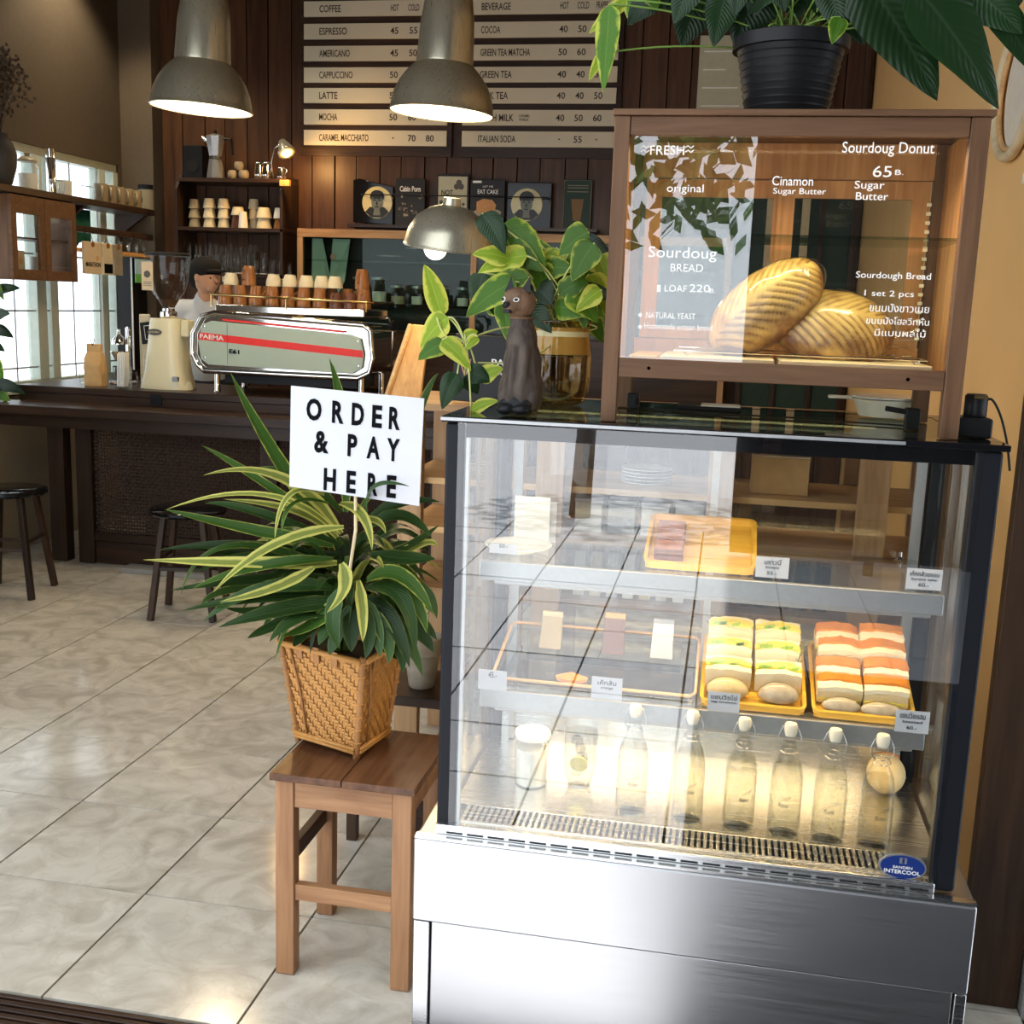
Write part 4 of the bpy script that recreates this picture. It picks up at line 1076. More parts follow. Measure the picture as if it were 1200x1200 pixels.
t1, PT1 = tray('wooden_tray', 'yellow wooden tray with one brownie on the upper shelf', .450, .722, .215, UZ, .26, .30)
b1 = thing('brownie', 'dark brownie block with pale marbled top on the yellow tray', 'cake', PT1(.48, .02, .008))
ca, sa = math.cos(.30), math.sin(.30)
def tiltbox(P_, u0, u1, v0, v1, w0, w1, nm, m_, par, tilt, bv=.004):
    c = P_((u0 + u1) / 2, (v0 + v1) / 2, (w0 + w1) / 2); ca, sa = math.cos(tilt), math.sin(tilt)
    return MB().obox(c, V((u1 - u0) / 2, 0, 0), V(0, (v1 - v0) / 2 * ca, (v1 - v0) / 2 * sa), V(0, -(w1 - w0) / 2 * sa, (w1 - w0) / 2 * ca)).build(nm, m_, par, bevel=bv)
tiltbox(PT1, .474, .545, .03, .19, .0085, .034, 'cake', 'brownie', b1, .30)
for k in range(3): tiltbox(PT1, .476, .543, .034 + k * .053, .080 + k * .053, .0345, .041, 'marbled_piece', 'brownie_top', b1, .30, .002)

# empty wooden-rimmed glass tray on the lower shelf
t2, PT2 = tray('glass_tray', 'clear glass tray with thin honey wooden rim on the lower shelf', .055 + .02, .60, .235, LZ, .30, .26, 'clear_glass', .02)
MB().tube([PT2(u, v, .022) for u, v in ((.09, .012), (.585, .012), (.597, .03), (.597, .28), (.585, .295), (.09, .295), (.078, .28), (.078, .03))], .0045, 8, closed=True).build('wooden_rim', 'honey_wood', t2, smooth=True)
o = thing('orange_cake', 'flat orange slice of cake on the glass tray', 'cake', PT2(.28, .03, .01))
c = PT2(.28, .05, .011)
MB().lathe([(.001, .0), (.040, .0), (.042, .008), (.001, .022)], c, 24, sy=.6).build('cake', 'dough_orange', o, smooth='auto')
for k, u in enumerate((.20, .37, .50)):
    o = thing('paper_bag', ['pale paper pouch nearest the black post on the glass tray', 'tall brown pouch at the middle of the glass tray', 'silvery pouch on the glass tray, at the egg sandwich end'][k], 'pouch', PT2(u, .20, .008))
    c = PT2(u, .2, .0085); h_ = (.09, .10, .095)[k]
    q = MB(); wv = .030
    q.add([(c.x - wv, c.y - .012, c.z), (c.x + wv, c.y - .012, c.z), (c.x + wv, c.y + .012, c.z), (c.x - wv, c.y + .012, c.z), (c.x - wv * .9, c.y + .028, c.z + h_), (c.x + wv * .9, c.y + .028, c.z + h_), (c.x + wv * .9, c.y + .031, c.z + h_), (c.x - wv * .9, c.y + .031, c.z + h_)], [(0, 3, 2, 1), (4, 5, 6, 7), (0, 1, 5, 4), (1, 2, 6, 5), (2, 3, 7, 6), (3, 0, 4, 7)])
    q.build('pouch', ['mug_tan', 'cup_dark', 'aluminium'][k], o, bevel=.003)
    box('fold', ['kraft_pale', 'kraft_paper', 'aluminium'][k], o, c.x - wv * .92, c.x + wv * .92, c.y + .024, c.y + .034, c.z + h_ - .012, c.z + h_ + .004, bevel=.001)

# white plate with a folded menu card standing behind it
c = V(.125, .30, UZ)
o = thing('white_plate', 'round white plate on the upper shelf near the black post', 'plate', c)
MB().lathe([(.04, 0), (.042, .003), (.078, .014), (.088, .020), (.086, .022), (.074, .017), (.04, .006), (.0001, .006)], c, 40).build('plate', 'porcelain', o, smooth=True)
o = thing('menu_sheet', 'blank white card standing behind the round white plate', 'card', (.14, .42, UZ))
MB().box(.09, .185, .42, .423, UZ, UZ + .125).build('card', 'paper_white', o); MB().box(.15, .20, .44, .443, UZ, UZ + .11).build('second_card', 'card_white', o)

# egg sandwiches
t3, PT3 = tray('sandwich_tray', 'honey wooden tray of egg sandwiches on the lower shelf', .608, .868, .235, LZ, .31, .30)
t4, PT4 = tray('sandwich_tray', 'honey wooden tray of toasted sandwiches next to the egg ones', .880, 1.125, .235, LZ, .31, .30)
def sandwich(kind, P_, u0, u1, v, h0, h, label, grp):
    """triangular half on its long edge, cut face to the front"""
    t = thing(kind + '_sandwich', label, 'sandwich', P_((u0 + u1) / 2, v, h0), grp)
    tl = .30
    n = 10
    def arc(k, lift, amp): 
        u = u0 + (u1 - u0) * k / n
        return u, h0 + lift + amp * math.sin(PI * k / n) ** .8
    def band(lo, hi, alo, ahi, v0, v1, nm, m_):
        q = MB(); vs = []
        for vv in (v0, v1):
            for k in range(n + 1):
                u, w_ = arc(k, lo, alo); vs.append(P_(u, vv, w_))
            for k in range(n + 1):
                u, w_ = arc(k, hi, ahi); vs.append(P_(u, vv, w_))
        rs_ = random.random() * 50
        vs = [p + V(noise.noise(p * 60 + V(rs_, 0, 0)), noise.noise(p * 60 + V(0, rs_, 0)), noise.noise(p * 50 + V(0, 0, rs_))) * .0045 for p in vs]
        N = 2 * (n + 1); fs = []
        for k in range(n):
            fs.append((k, k + 1, n + 2 + k, n + 1 + k)); fs.append((N + k, N + n + 1 + k, N + n + 2 + k, N + k + 1))
            fs.append((k, N + k, N + k + 1, k + 1)); fs.append((n + 1 + k, n + 2 + k, N + n + 2 + k, N + n + 1 + k))
        fs.append((0, n + 1, N + n + 1, N)); fs.append((n, N + n, N + 2 * n + 1, 2 * n + 1))
        q.add(vs, fs); return q.build(nm, m_, t, smooth='auto')
    if kind == 'toasted':
        band(0, h * .68, 0, .004, v, v + .05, 'bread', 'bread_side')
        q1 = random.uniform(.006, .014)
        band(h * .68, h * .9, .004, q1 - .002, v, v + .03, 'bread_top', 'bread_white')
        band(h * .68, h, .004, q1, v + random.uniform(.020, .027), v + .056, 'crust', 'toast_crust')
        band(h * .2, h * .30, 0, .001, v - .003, v, 'filling', 'lettuce' if random.random() < .3 else 'egg_filling')
    else:
        band(0, h * .94, 0, .008, v, v + .020, 'bread', 'bread_white')
        band(0, h, 0, .012, v + .0205, v + .042, 'egg_filling', 'egg_filling')
        band(0, h * .96, 0, .006, v + .0425, v + .062, 'bread', 'bread_white')
        for k in range(4):
            uu = u0 + (u1 - u0) * random.uniform(.1, .9)
            c = P_(uu, v + .022, h0 + h + .008); MB().obox(c, V(.010, 0, .002), V(0, .003, 0), V(.001, 0, .004)).build('lettuce', 'lettuce', t, bevel=.001)
    return t
ci = 0
rowname = ['front', 'second', 'third', 'fourth', 'back']
for r in range(4):
    v = .050 + r * .058; h0 = .012 + r * .014
    for s_ in range(2):
        u0 = .894 + s_ * .112 + random.uniform(-.004, .004)
        sandwich('toasted', PT4, u0, u0 + .106, v + random.uniform(-.004, .004), h0 + s_ * .004, random.uniform(.044, .052), 'toasted sandwich with orange-brown crust, %s row, %s of its tray' % (rowname[r], ['inner half', 'half nearest the black post'][s_]), 'toasted sandwiches')
for r in range(3):
    v = .075 + r * .070; h0 = .012 + r * .014
    for s_ in range(2):
        u0 = .620 + s_ * .120 + random.uniform(-.004, .004)
        sandwich('egg', PT3, u0, u0 + .113, v, h0, .054, 'white bread egg sandwich, %s row, %s of its tray' % (rowname[r], ['pouch side', 'toasted sandwich side'][s_]), 'egg sandwiches')
def bun(label, P_, u, v, w_, ru, rv, rh, mat):
    t = thing('wrapped_roll', label, 'bread roll', P_(u, v, w_))
    for nm, m_, k in (('roll', mat, 1.0), ('wrap', 'plastic_wrap', 1.06)):
        q = MB(); tmp = MB().lathe([(max(math.sin(PI * i / 12), 1e-4), -math.cos(PI * i / 12)) for i in range(13)], n=24)
        q.add([P_(u + x * ru * k, v + y * rv * k, w_ + rh * .45 + z * rh * k * (1 if z > 0 else .45)) for x, y, z in tmp.v], tmp.f)
        q.build(nm, m_, t, smooth=True)
    return t
bun('smooth tan bread half in front of the egg sandwiches', PT3, .675, .045, .010, .052, .026, .036, 'bread_side')
bun('dark seeded grey bread half in front of the egg sandwiches', PT3, .800, .042, .010, .050, .026, .036, 'grey_bread')
bun('grey wrapped bread half in front of the toasted sandwiches, inner one', PT4, .950, .030, .010, .046, .020, .024, 'grey_bread')
bun('grey wrapped bread half in front of the toasted sandwiches, near the price card', PT4, 1.045, .028, .010, .050, .020, .022, 'grey_bread')
for k, (P_, u, v) in enumerate(((PT3, .82, .27), (PT3, .846, .14), (PT3, .622, .27))):
    t = thing('rosemary_sprig', ['rosemary sprig at the far edge of the egg sandwiches', 'rosemary sprig beside the toasted sandwiches', 'rosemary sprig beside the glass tray'][k], 'herb', P_(u, v, .06))
    c = P_(u, v, .062); e = c + V(.01, 0, .05)
    MB().tube([c, e], .0012, 5).build('stem', 'rosemary', t)
    for j in range(9):
        p = c.lerp(e, j / 9); a = j * 2.4
        MB().bar(p, p + V(.018 * math.cos(a), .01 * math.sin(a), .012), .002, .001).build('needle', 'rosemary', t)

# swing-top bottles: one is built, five are copied
def bottle():
    t = thing('swing_top_bottle', '', 'bottle', (0, 0, 0), 'swing-top water bottles behind the grille')
    out = [(.034, 0), (.038, .003), (.0385, .01), (.0385, .135), (.036, .160), (.030, .182), (.020, .202), (.0155, .215), (.0145, .238), (.0165, .242), (.0165, .252), (.013, .255)]
    MB().lathe(out, n=32).build('glass', 'clear_glass', t, smooth=True)
    w_ = [(.0001, .006), (.036, .006), (.0372, .012), (.0372, .135), (.0346, .160), (.031, .176), (.0001, .176)]
    MB().lathe(w_, n=32).build('water', 'water', t, smooth='auto')
    MB().lathe([(.012, .250), (.014, .256), (.0155, .262), (.0155, .275), (.013, .280), (.0001, .281)], n=20).build('stopper', 'cork', t, smooth='auto')
    wr = MB()
    for s_ in (-1, 1):
        wr.tube([V(s_ * .016, 0, .220), V(s_ * .026, -.003, .232), V(s_ * .026, -.002, .250), V(s_ * .018, 0, .270), V(0, 0, .2755)], .0011, 6)
        wr.tube([V(s_ * .016, 0, .222), V(s_ * .020, -.012, .214), V(s_ * .010, -.022, .212), V(0, -.024, .212)], .0011, 6)
    wr.tube([V(.0158 * math.cos(a * PI / 12), .0158 * math.sin(a * PI / 12), .221) for a in range(24)], .0010, 6, closed=True)
    wr.build('wire_bail', 'chrome', t, smooth=True)
    text('fuse', 'ink_soft', t, (0, -.0392, .088), w=.024, h=.012, shear=.3, name='printed_mark')
    MB().tube([V(-.004, -.0390, .098), V(.006, -.0388, .106), V(.018, -.0375, .112), (.014, -.0385, .106), V(.004, -.039, .100)], .0006, 5).build('printed_leaf', 'ink_soft', t)
    return t
bt = bottle()
blab = ['swing-top water bottle nearest the ice glass, first of the row', 'swing-top water bottle, second of the row from the ice glass', 'swing-top water bottle, third of the row from the ice glass', 'swing-top water bottle, fourth of the row from the ice glass', 'swing-top water bottle, fifth of the row, next to last', 'swing-top water bottle at the end by the black post']
for k, px in enumerate((738, 806, 866, 919, 973, 1027)):
    q = bt if k == 0 else copy_tree(bt)
    q['label'] = blab[k]
    p = V(*[(.456, .178), (.596, .170), (.720, .160), (.828, .154), (.931, .146), (1.038, .140)][k], 0)
    q.location = V(p.x, p.y, DZ); q.rotation_euler = (0, 0, random.uniform(-.3, .3))
# white jar and tall glass of ice
o = thing('lidded_glass_jar', 'squat glass jar of milky drink with round white lid', 'jar', (.185, .28, DZ)); c = V(.185, .28, DZ)
MB().lathe([(.040, 0), (.043, .004), (.044, .11), (.040, .125), (.042, .13)], c, 28).build('glass', 'clear_glass', o, smooth=True)
MB().lathe([(.0001, .004), (.040, .004), (.041, .10), (.0001, .10)], c, 28).build('drink', 'juice_white', o, smooth='auto')
MB().lathe([(.046, .128), (.047, .134), (.047, .142), (.044, .146), (.0001, .147)], c, 28).build('lid', 'porcelain', o, smooth='auto')
o = thing('ice_glass', 'tall tumbler holding ice and a lemon slice beside the lidded jar', 'glass', (.31, .30, DZ)); c = V(.31, .30, DZ)
MB().lathe([(.028, 0), (.030, .006), (.040, .03), (.044, .06), (.044, .17)], c, 28).build('glass', 'clear_glass', o, smooth=True)
MB().lathe([(.0001, .006), (.03, .008), (.041, .06), (.041, .15), (.0001, .15)], c, 28).build('drink', 'water', o, smooth='auto')
for k in range(5):
    p = c + V(random.uniform(-.015, .015), random.uniform(-.015, .015), .04 + k * .022); a = Vector((random.uniform(-1, 1), random.uniform(-1, 1), random.uniform(-1, 1))).normalized(); b_ = a.orthogonal().normalized()
    MB().obox(p, a * .011, b_ * .011, a.cross(b_) * .011).build('ice_cube', 'clear_glass', o, bevel=.003)
MB().lathe([(.0001, -.002), (.024, -.002), (.024, .002), (.0001, .002)], c + V(0, -.028, .07), 24, axis=(0, 1, .3)).build('lemon_slice', 'leaf_pothos_lime' if False else 'egg_filling', o)
# round melon-like loaf at the deck end
o = thing('round_loaf', 'round pale loaf on the deck by the black post', 'bread', (1.09, .43, DZ))
tmp = MB().lathe([(max(math.sin(PI * i / 14), 1e-4), -math.cos(PI * i / 14)) for i in range(15)], n=28)
MB().add([V(1.105, .47, DZ + .052) + V(x * .050, y * .060, z * .052) for x, y, z in tmp.v], tmp.f).build('loaf', 'bread_side', o, smooth=True)
MB().tube([V(1.105 + .03 * math.cos(a), .47 + .03 * math.sin(a), DZ + .098) for a in [k * PI / 8 for k in range(9)]], .002, 6).build('crust_ridge', 'toast_crust', o, smooth=True)

# the case and all that stands in and on it was drawn above at 1.2 m width; scaled below it is 1.03 m wide and stands on the
# door line, the whole set being shrunk uniformly about the camera position
K_SET, O_SET = 0.86, V(.0872, -.3477, .2245)  # scale, and the offset that keeps the camera point fixed while the set shrinks
for o in list(COL.objects):
    if o in BEFORE_CASE or o.parent or o.name.split('.')[0] in ('ceiling_spot', 'round_wooden_frame', 'wall_tag'): continue
    o.location = O_SET + o.location * K_SET
    o.scale = (K_SET,) * 3

# ================================================================== stool, basket, plant, sign
def taper_leg(mb, a, b_, w0, w1): return mb.bar(a, b_, w0)
SX0, SX1, SY0, SY1, SZ = -.355, -.012, -.166, .16, .516
st = thing('wooden_stool', 'square light wooden stool with dark worn seat carrying the basket plant', 'stool', (-.18, 0, 0))
for x0, x1, y0, y1 in ((SX0 + .006, SX0 + .052, SY0 + .006, SY0 + .045), (SX1 - .052, SX1 - .006, SY0 + .006, SY0 + .045), (SX0 + .006, SX0 + .05, SY1 - .045, SY1 - .006), (SX1 - .052, SX1 - .006, SY1 - .045, SY1 - .006)):
    MB().box(x0, x1, y0, y1, 0.001, SZ - .019).build('leg', 'stool_wood', st, bevel=.003)
for y0, y1, nm in ((SY0 + .010, SY0 + .034, 'apron'), (SY1 - .034, SY1 - .010, 'apron')):
    MB().box(SX0 + .0525, SX1 - .0525, y0, y1, SZ - .085, SZ - .019).build(nm, 'stool_wood_x', st, bevel=.002)
for x0, x1 in ((SX0 + .012, SX0 + .034), (SX1 - .034, SX1 - .012)):
    MB().box(x0, x1, SY0 + .0455, SY1 - .0455, SZ - .085, SZ - .019).build('apron', 'stool_wood_x', st, bevel=.002)
    MB().box(x0, x1, SY0 + .0455, SY1 - .0455, .265, .305).build('stretcher', 'dark_wood_y', st, bevel=.002)
MB().box(SX0 + .0525, SX1 - .0525, SY0 + .012, SY0 + .036, .195, .235).build('stretcher', 'stool_wood_x', st, bevel=.002)
MB().box(SX0 + .0525, SX1 - .0525, SY1 - .034, SY1 - .012, .30, .34).build('stretcher', 'dark_wood', st, bevel=.002)
MB().box(SX0 - .004, (SX0 + SX1) / 2 - .0006, SY0 - .004, SY1 + .004, SZ - .0185, SZ).build('seat_board', 'stool_top_wood', st, bevel=.003)
MB().box((SX0 + SX1) / 2 + .0006, SX1 + .004, SY0 - .004, SY1 + .004, SZ - .0185, SZ).build('seat_board', 'stool_top_wood', st, bevel=.003)

# woven basket
BF, BL, BR = V(-.189, -.042, 0), V(-.368, .028, 0), V(-.120, .135, 0)
bc = (BL + BR) / 2; e1 = (BF - bc); e2 = V(-e1.y, e1.x, 0)
bk = thing('woven_basket', 'square woven bamboo basket planter on four short feet', 'basket', (bc.x, bc.y, SZ))
BZ0, BZ1 = SZ + .028, SZ + .262
BASE4 = [BF, BF + V(.028, .150, 0), BF + V(-.152, .220, 0), BF + V(-.180, .070, 0)]
bc = (BASE4[0] + BASE4[2]) / 2; bk.location = (bc.x, bc.y, SZ)
def corner(k, z):
    f_ = 1 + .33 * (z - BZ0) / (BZ1 - BZ0)
    p = bc + (BASE4[k % 4] - bc) * f_
    return V(p.x, p.y, z)
for k in range(4):
    wv = MB(); nu, nv_ = 22, 26
    a0, a1, b0, b1_ = corner(k, BZ0), corner(k + 1, BZ0), corner(k, BZ1), corner(k + 1, BZ1)
    nrm = ((a1 - a0).cross(V(0, 0, 1))).normalized()
    if nrm.dot((a0 + a1) / 2 - V(bc.x, bc.y, BZ0)) < 0: nrm = -nrm
    def Pw(u, v, d): return (a0.lerp(a1, u)).lerp(b0.lerp(b1_, u), v) + nrm * (d + .006 * math.sin(PI * u) )
    wv.add([Pw(0, 0, -.003), Pw(1, 0, -.003), Pw(1, 1, -.003), Pw(0, 1, -.003)], [(0, 1, 2, 3)])
    for i in range(nu):
        for j in range(nv_):
            ph = (i + j) % 4 if j < 40 else 0
            if ph < 2:   # horizontal strip on top
                u0, u1, v0, v1, d = i / nu, (i + 1.05) / nu, (j + .08) / nv_, (j + .92) / nv_, .0022 if ph == 0 else .0030
            else:
                u0, u1, v0, v1, d = (i + .1) / nu, (i + .9) / nu, j / nv_, (j + 1.05) / nv_, -.0006
            n0 = len(wv.v)
            um, vm = (u0 + u1) / 2, (v0 + v1) / 2
            wv.add([Pw(u0, v0, d - .0016), Pw(min(u1, 1), v0, d - .0016), Pw(min(u1, 1), min(v1, 1), d - .0016), Pw(u0, min(v1, 1), d - .0016), Pw(um, vm, d)], [(0, 1, 4), (1, 2, 4), (2, 3, 4), (3, 0, 4)])
    o = wv.build('woven_side', 'bamboo', bk); o['kind'] = 'stuff'
    MB().tube([corner(k, SZ + .001), corner(k, SZ + .02), corner(k, BZ0), corner(k, BZ1 + .006)], .0085, 8).build('corner_pole', 'bamboo_dark', bk, smooth=True)
    for j in range(7):
        z = BZ0 + .015 + j * .035; c = corner(k, z)
        MB().tube([c + V(.0098 * math.cos(a * PI / 6), .0098 * math.sin(a * PI / 6), .001 * a / 12) for a in range(12)], .0016, 5, closed=True).build('binding', 'bamboo', bk)
    for z, r in ((BZ0, .0055), (BZ0 - .009, .005), (BZ1 - .004, .007)):
        MB().tube([corner(k, z) + nrm * .009, corner(k + 1, z) + nrm * .009], r, 8).build('hoop', 'bamboo', bk, smooth=True)
    fpt = [Pw(.22, 0, .004), Pw(.20, .5, .006), Pw(.12, 1, .004)]
    MB().tube(fpt, .003, 6).build('cane_strip', 'bamboo_dark', bk, smooth=True)
    for j in range(3):
        c0, c1_ = Pw(.25 + .22 * j, .86, .005), Pw(.25 + .22 * j, 1.03, .004)
        MB().bar(c0, c1_, .018, .003, up=nrm).build('cane_end', 'bamboo_dark', bk, bevel=.001)
MB().add([corner(k, BZ1 - .03) * .92 + V(bc.x, bc.y, BZ1 - .03) * .08 for k in range(4)], [(0, 1, 2, 3)]).build('soil', 'soil', bk, solid=.004)
MB().add([corner(k, BZ0 + .002) for k in range(4)], [(0, 1, 2, 3)]).build('base', 'bamboo_dark', bk, solid=.004)

pt = thing('striped_dracaena', 'bushy strap-leaved plant with yellow-edged leaves in the woven basket', 'plant', (bc.x, bc.y, BZ1 - .025))
root = V(bc.x, bc.y, BZ1 - .026)
for k in range(7):
    a = k * .9; MB().tube([root + V(.02 * math.cos(a), .02 * math.sin(a), .002), root + V(.035 * math.cos(a), .03 * math.sin(a), .10), root + V(.03 * math.cos(a), .03 * math.sin(a), .18 + .01 * k)], .008, 7).build('cane', 'stem_green', pt, smooth=True)
def sl(a, m1, tip, Y0, Y1, wd, kind, face=None, nx=4, m2=None):
    """strap leaf through three or four photo points, depth running from Y0 at the stem to Y1 at the tip"""
    p0, p3 = at(a[0], a[1], Y0), at(tip[0], tip[1], Y1)
    pm = at(m1[0], m1[1], (Y0 + Y1) / 2)
    ctrl = pm * 2 - (p0 + p3) / 2
    pts = bez(p0, ctrl, p3, 14)
    return leaf(pts, wd * 1.32, strap, ['leaf_strap', 'leaf_strap_yellow', 'leaf_strap_dark'][kind], pt, fold=.35, face=face or V(random.uniform(-.3, .3), -.75, 1), nx=nx, wave=.06, curl=.15)
SLV = [
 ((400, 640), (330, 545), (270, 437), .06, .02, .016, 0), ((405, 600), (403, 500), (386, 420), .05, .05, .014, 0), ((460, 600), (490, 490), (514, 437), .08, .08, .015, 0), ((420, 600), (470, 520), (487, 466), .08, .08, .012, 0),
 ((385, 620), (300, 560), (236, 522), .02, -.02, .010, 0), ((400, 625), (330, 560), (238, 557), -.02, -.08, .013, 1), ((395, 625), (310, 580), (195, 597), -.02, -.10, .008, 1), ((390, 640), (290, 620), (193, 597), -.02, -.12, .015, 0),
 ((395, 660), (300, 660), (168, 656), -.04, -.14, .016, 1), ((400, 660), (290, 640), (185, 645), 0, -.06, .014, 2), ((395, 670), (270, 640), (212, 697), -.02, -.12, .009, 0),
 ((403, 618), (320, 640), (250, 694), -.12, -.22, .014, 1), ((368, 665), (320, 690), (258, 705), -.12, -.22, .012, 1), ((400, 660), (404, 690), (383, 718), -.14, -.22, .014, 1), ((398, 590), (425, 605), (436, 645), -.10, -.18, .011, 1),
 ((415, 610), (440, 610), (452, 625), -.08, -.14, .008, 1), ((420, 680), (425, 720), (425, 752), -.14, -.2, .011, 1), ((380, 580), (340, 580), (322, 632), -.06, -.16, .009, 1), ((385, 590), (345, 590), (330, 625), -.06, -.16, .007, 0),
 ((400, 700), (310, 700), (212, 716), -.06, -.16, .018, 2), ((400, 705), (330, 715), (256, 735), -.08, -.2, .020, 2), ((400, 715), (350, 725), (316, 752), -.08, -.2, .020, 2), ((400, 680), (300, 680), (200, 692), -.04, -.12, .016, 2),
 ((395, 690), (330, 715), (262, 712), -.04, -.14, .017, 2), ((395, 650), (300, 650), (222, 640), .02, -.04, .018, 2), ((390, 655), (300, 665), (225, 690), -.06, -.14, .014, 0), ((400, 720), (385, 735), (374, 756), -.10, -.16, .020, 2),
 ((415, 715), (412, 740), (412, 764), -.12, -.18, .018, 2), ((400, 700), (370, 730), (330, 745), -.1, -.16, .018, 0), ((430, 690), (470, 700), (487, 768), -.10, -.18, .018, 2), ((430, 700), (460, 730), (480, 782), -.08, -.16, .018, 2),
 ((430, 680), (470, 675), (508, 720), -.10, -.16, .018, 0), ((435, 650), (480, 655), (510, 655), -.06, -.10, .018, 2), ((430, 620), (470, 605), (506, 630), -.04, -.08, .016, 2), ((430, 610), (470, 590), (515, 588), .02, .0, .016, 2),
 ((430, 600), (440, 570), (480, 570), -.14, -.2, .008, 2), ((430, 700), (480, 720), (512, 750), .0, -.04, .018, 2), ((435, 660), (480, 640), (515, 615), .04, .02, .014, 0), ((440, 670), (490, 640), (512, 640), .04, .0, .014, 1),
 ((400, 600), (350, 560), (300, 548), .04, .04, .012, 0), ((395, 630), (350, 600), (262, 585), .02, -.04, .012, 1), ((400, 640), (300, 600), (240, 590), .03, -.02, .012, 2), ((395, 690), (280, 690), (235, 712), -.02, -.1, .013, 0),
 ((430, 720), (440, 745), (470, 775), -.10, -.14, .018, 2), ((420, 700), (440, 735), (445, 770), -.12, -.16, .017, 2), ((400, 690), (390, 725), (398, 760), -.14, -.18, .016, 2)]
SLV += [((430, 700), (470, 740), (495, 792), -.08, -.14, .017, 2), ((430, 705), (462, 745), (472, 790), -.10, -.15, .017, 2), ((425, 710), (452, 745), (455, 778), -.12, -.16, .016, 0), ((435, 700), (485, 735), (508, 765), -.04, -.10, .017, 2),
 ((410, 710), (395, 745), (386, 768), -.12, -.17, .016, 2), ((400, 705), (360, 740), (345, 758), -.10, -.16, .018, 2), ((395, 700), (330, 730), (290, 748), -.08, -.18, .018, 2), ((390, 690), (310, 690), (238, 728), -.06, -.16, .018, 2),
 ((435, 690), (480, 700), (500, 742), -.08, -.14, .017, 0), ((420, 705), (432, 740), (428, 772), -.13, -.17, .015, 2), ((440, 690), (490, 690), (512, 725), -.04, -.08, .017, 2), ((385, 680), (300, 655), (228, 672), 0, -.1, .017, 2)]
for L_ in SLV: sl(*L_)
for k in range(90):
    a = random.uniform(0, 2 * PI); up_ = random.uniform(.02, .30); r = random.uniform(.16, .30)
    p0 = root + V(.03 * math.cos(a), .03 * math.sin(a), random.uniform(.06, .22))
    tip = root + V(r * math.cos(a), r * .75 * math.sin(a), up_)
    if tip.x > -.04: tip.x = -.04 - random.uniform(0, .05)
    if tip.y < -.2: tip.y = -.2
    mid = (p0 + tip) / 2 + V(0, 0, .10 + random.uniform(0, .05))
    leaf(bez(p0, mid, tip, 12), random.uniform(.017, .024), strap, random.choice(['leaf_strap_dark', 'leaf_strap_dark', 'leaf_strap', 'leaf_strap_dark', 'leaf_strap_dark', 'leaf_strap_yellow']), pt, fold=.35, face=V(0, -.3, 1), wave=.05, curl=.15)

# the sign
A_, B_, C_, D_ = at(341, 452, -.135), at(497, 467, -.155), at(491, 593, -.155), at(339, 570, -.135)
sg = thing('order_sign', 'white ORDER AND PAY HERE sign standing in the basket plant', 'sign', (A_ + C_) / 2)
rt_ = ((B_ - A_) + (C_ - D_)).normalized(); dn = ((D_ - A_) + (C_ - B_)).normalized(); nn = rt_.cross(-dn).normalized()
mb = MB()
mb.add([A_, B_, C_, D_] + [p - nn * .003 for p in (A_, B_, C_, D_)], [(0, 1, 2, 3), (7, 6, 5, 4), (0, 4, 5, 1), (1, 5, 6, 2), (2, 6, 7, 3), (3, 7, 4, 0)]).build('board', 'card_white', sg)
MB().tube([(C_ + D_) / 2 - nn * .008 + V(0, 0, .18), (C_ + D_) / 2 - nn * .008 + V(0, .01, -.08), root + V(0, -.03, .02)], .004, 8).build('stick', 'pale_wood', sg)
def sp_pt(px, py):
    d = CF + CR * ((px - 600) / FPX) + CU * ((600 - py) / FPX)
    t = (A_ - CAM).dot(nn) / d.dot(nn); return CAM + d * t + nn * .0008
def sline(s_, x0, y0, x1, y1, hp, space):
    a, b_ = sp_pt(x0, y0), sp_pt(x1, y1)
    h_ = (sp_pt(x0, y0 - hp / 2) - sp_pt(x0, y0 + hp / 2)).length
    for k, ch in enumerate(s_):
        if ch[0] == ' ': continue
        f_ = ch[1]; c = a.lerp(b_, f_); text(ch[0], 'ink', sg, c, w=ch[2] * (b_ - a).length, h=h_ * 1.0, right=(b_ - a), up=-dn, bold=.035)
sline([('O', .085, .165), ('R', .345, .125), ('D', .56, .13), ('E', .765, .105), ('R', .95, .115)], 359, 479, 468, 491, 26, 1)
sline([('&', .09, .17), ('P', .455, .11), ('A', .70, .15), ('Y', .93, .145)], 368, 517, 468, 528, 26, 1)
sline([('H', .10, .165), ('E', .39, .125), ('R', .68, .135), ('E', .93, .125)], 378, 561, 465, 571, 26, 1)

# clay pot and wooden box seen behind the stool
o = thing('plant_bench', 'dark low bench standing behind the wooden stool', 'bench', (-.25, .6, 0))
box('top', 'dark_wood', o, -.42, -.05, .52, .78, .445, .475, bevel=.003)
for x in (-.41, -.09):
    for y in (.53, .74): box('leg', 'dark_wood_v', o, x, x + .03, y, y + .03, 0.001, .444)
o = thing('clay_pot', 'weathered clay pot on the dark bench behind the basket', 'pot', (-.21, .62, .476))
MB().lathe([(.035, 0), (.038, .003), (.052, .10), (.058, .105), (.060, .155), (.055, .157), (.050, .11), (.0001, .11)], (-.21, .62, .476), 28).build('pot', 'terracotta', o, smooth='auto')
MB().lathe([(.0001, .111), (.049, .111), (.049, .13), (.0001, .131)], (-.21, .62, .476), 24).build('soil', 'soil', o)
o = thing('wooden_crate', 'reddish wooden crate on the floor behind the stool', 'crate', (-.12, .5, 0))
for z in (.0, .052, .104): box('slat', 'dark_wood', o, -.21, -.04, .40, .412, z + .012, z + .058, bevel=.002)
for x in (-.21, -.052): box('end', 'dark_wood_v', o, x, x + .012, .4125, .50, .012, .162)
box('bottom', 'dark_wood', o, -.198, -.052, .4125, .50, .001, .012)

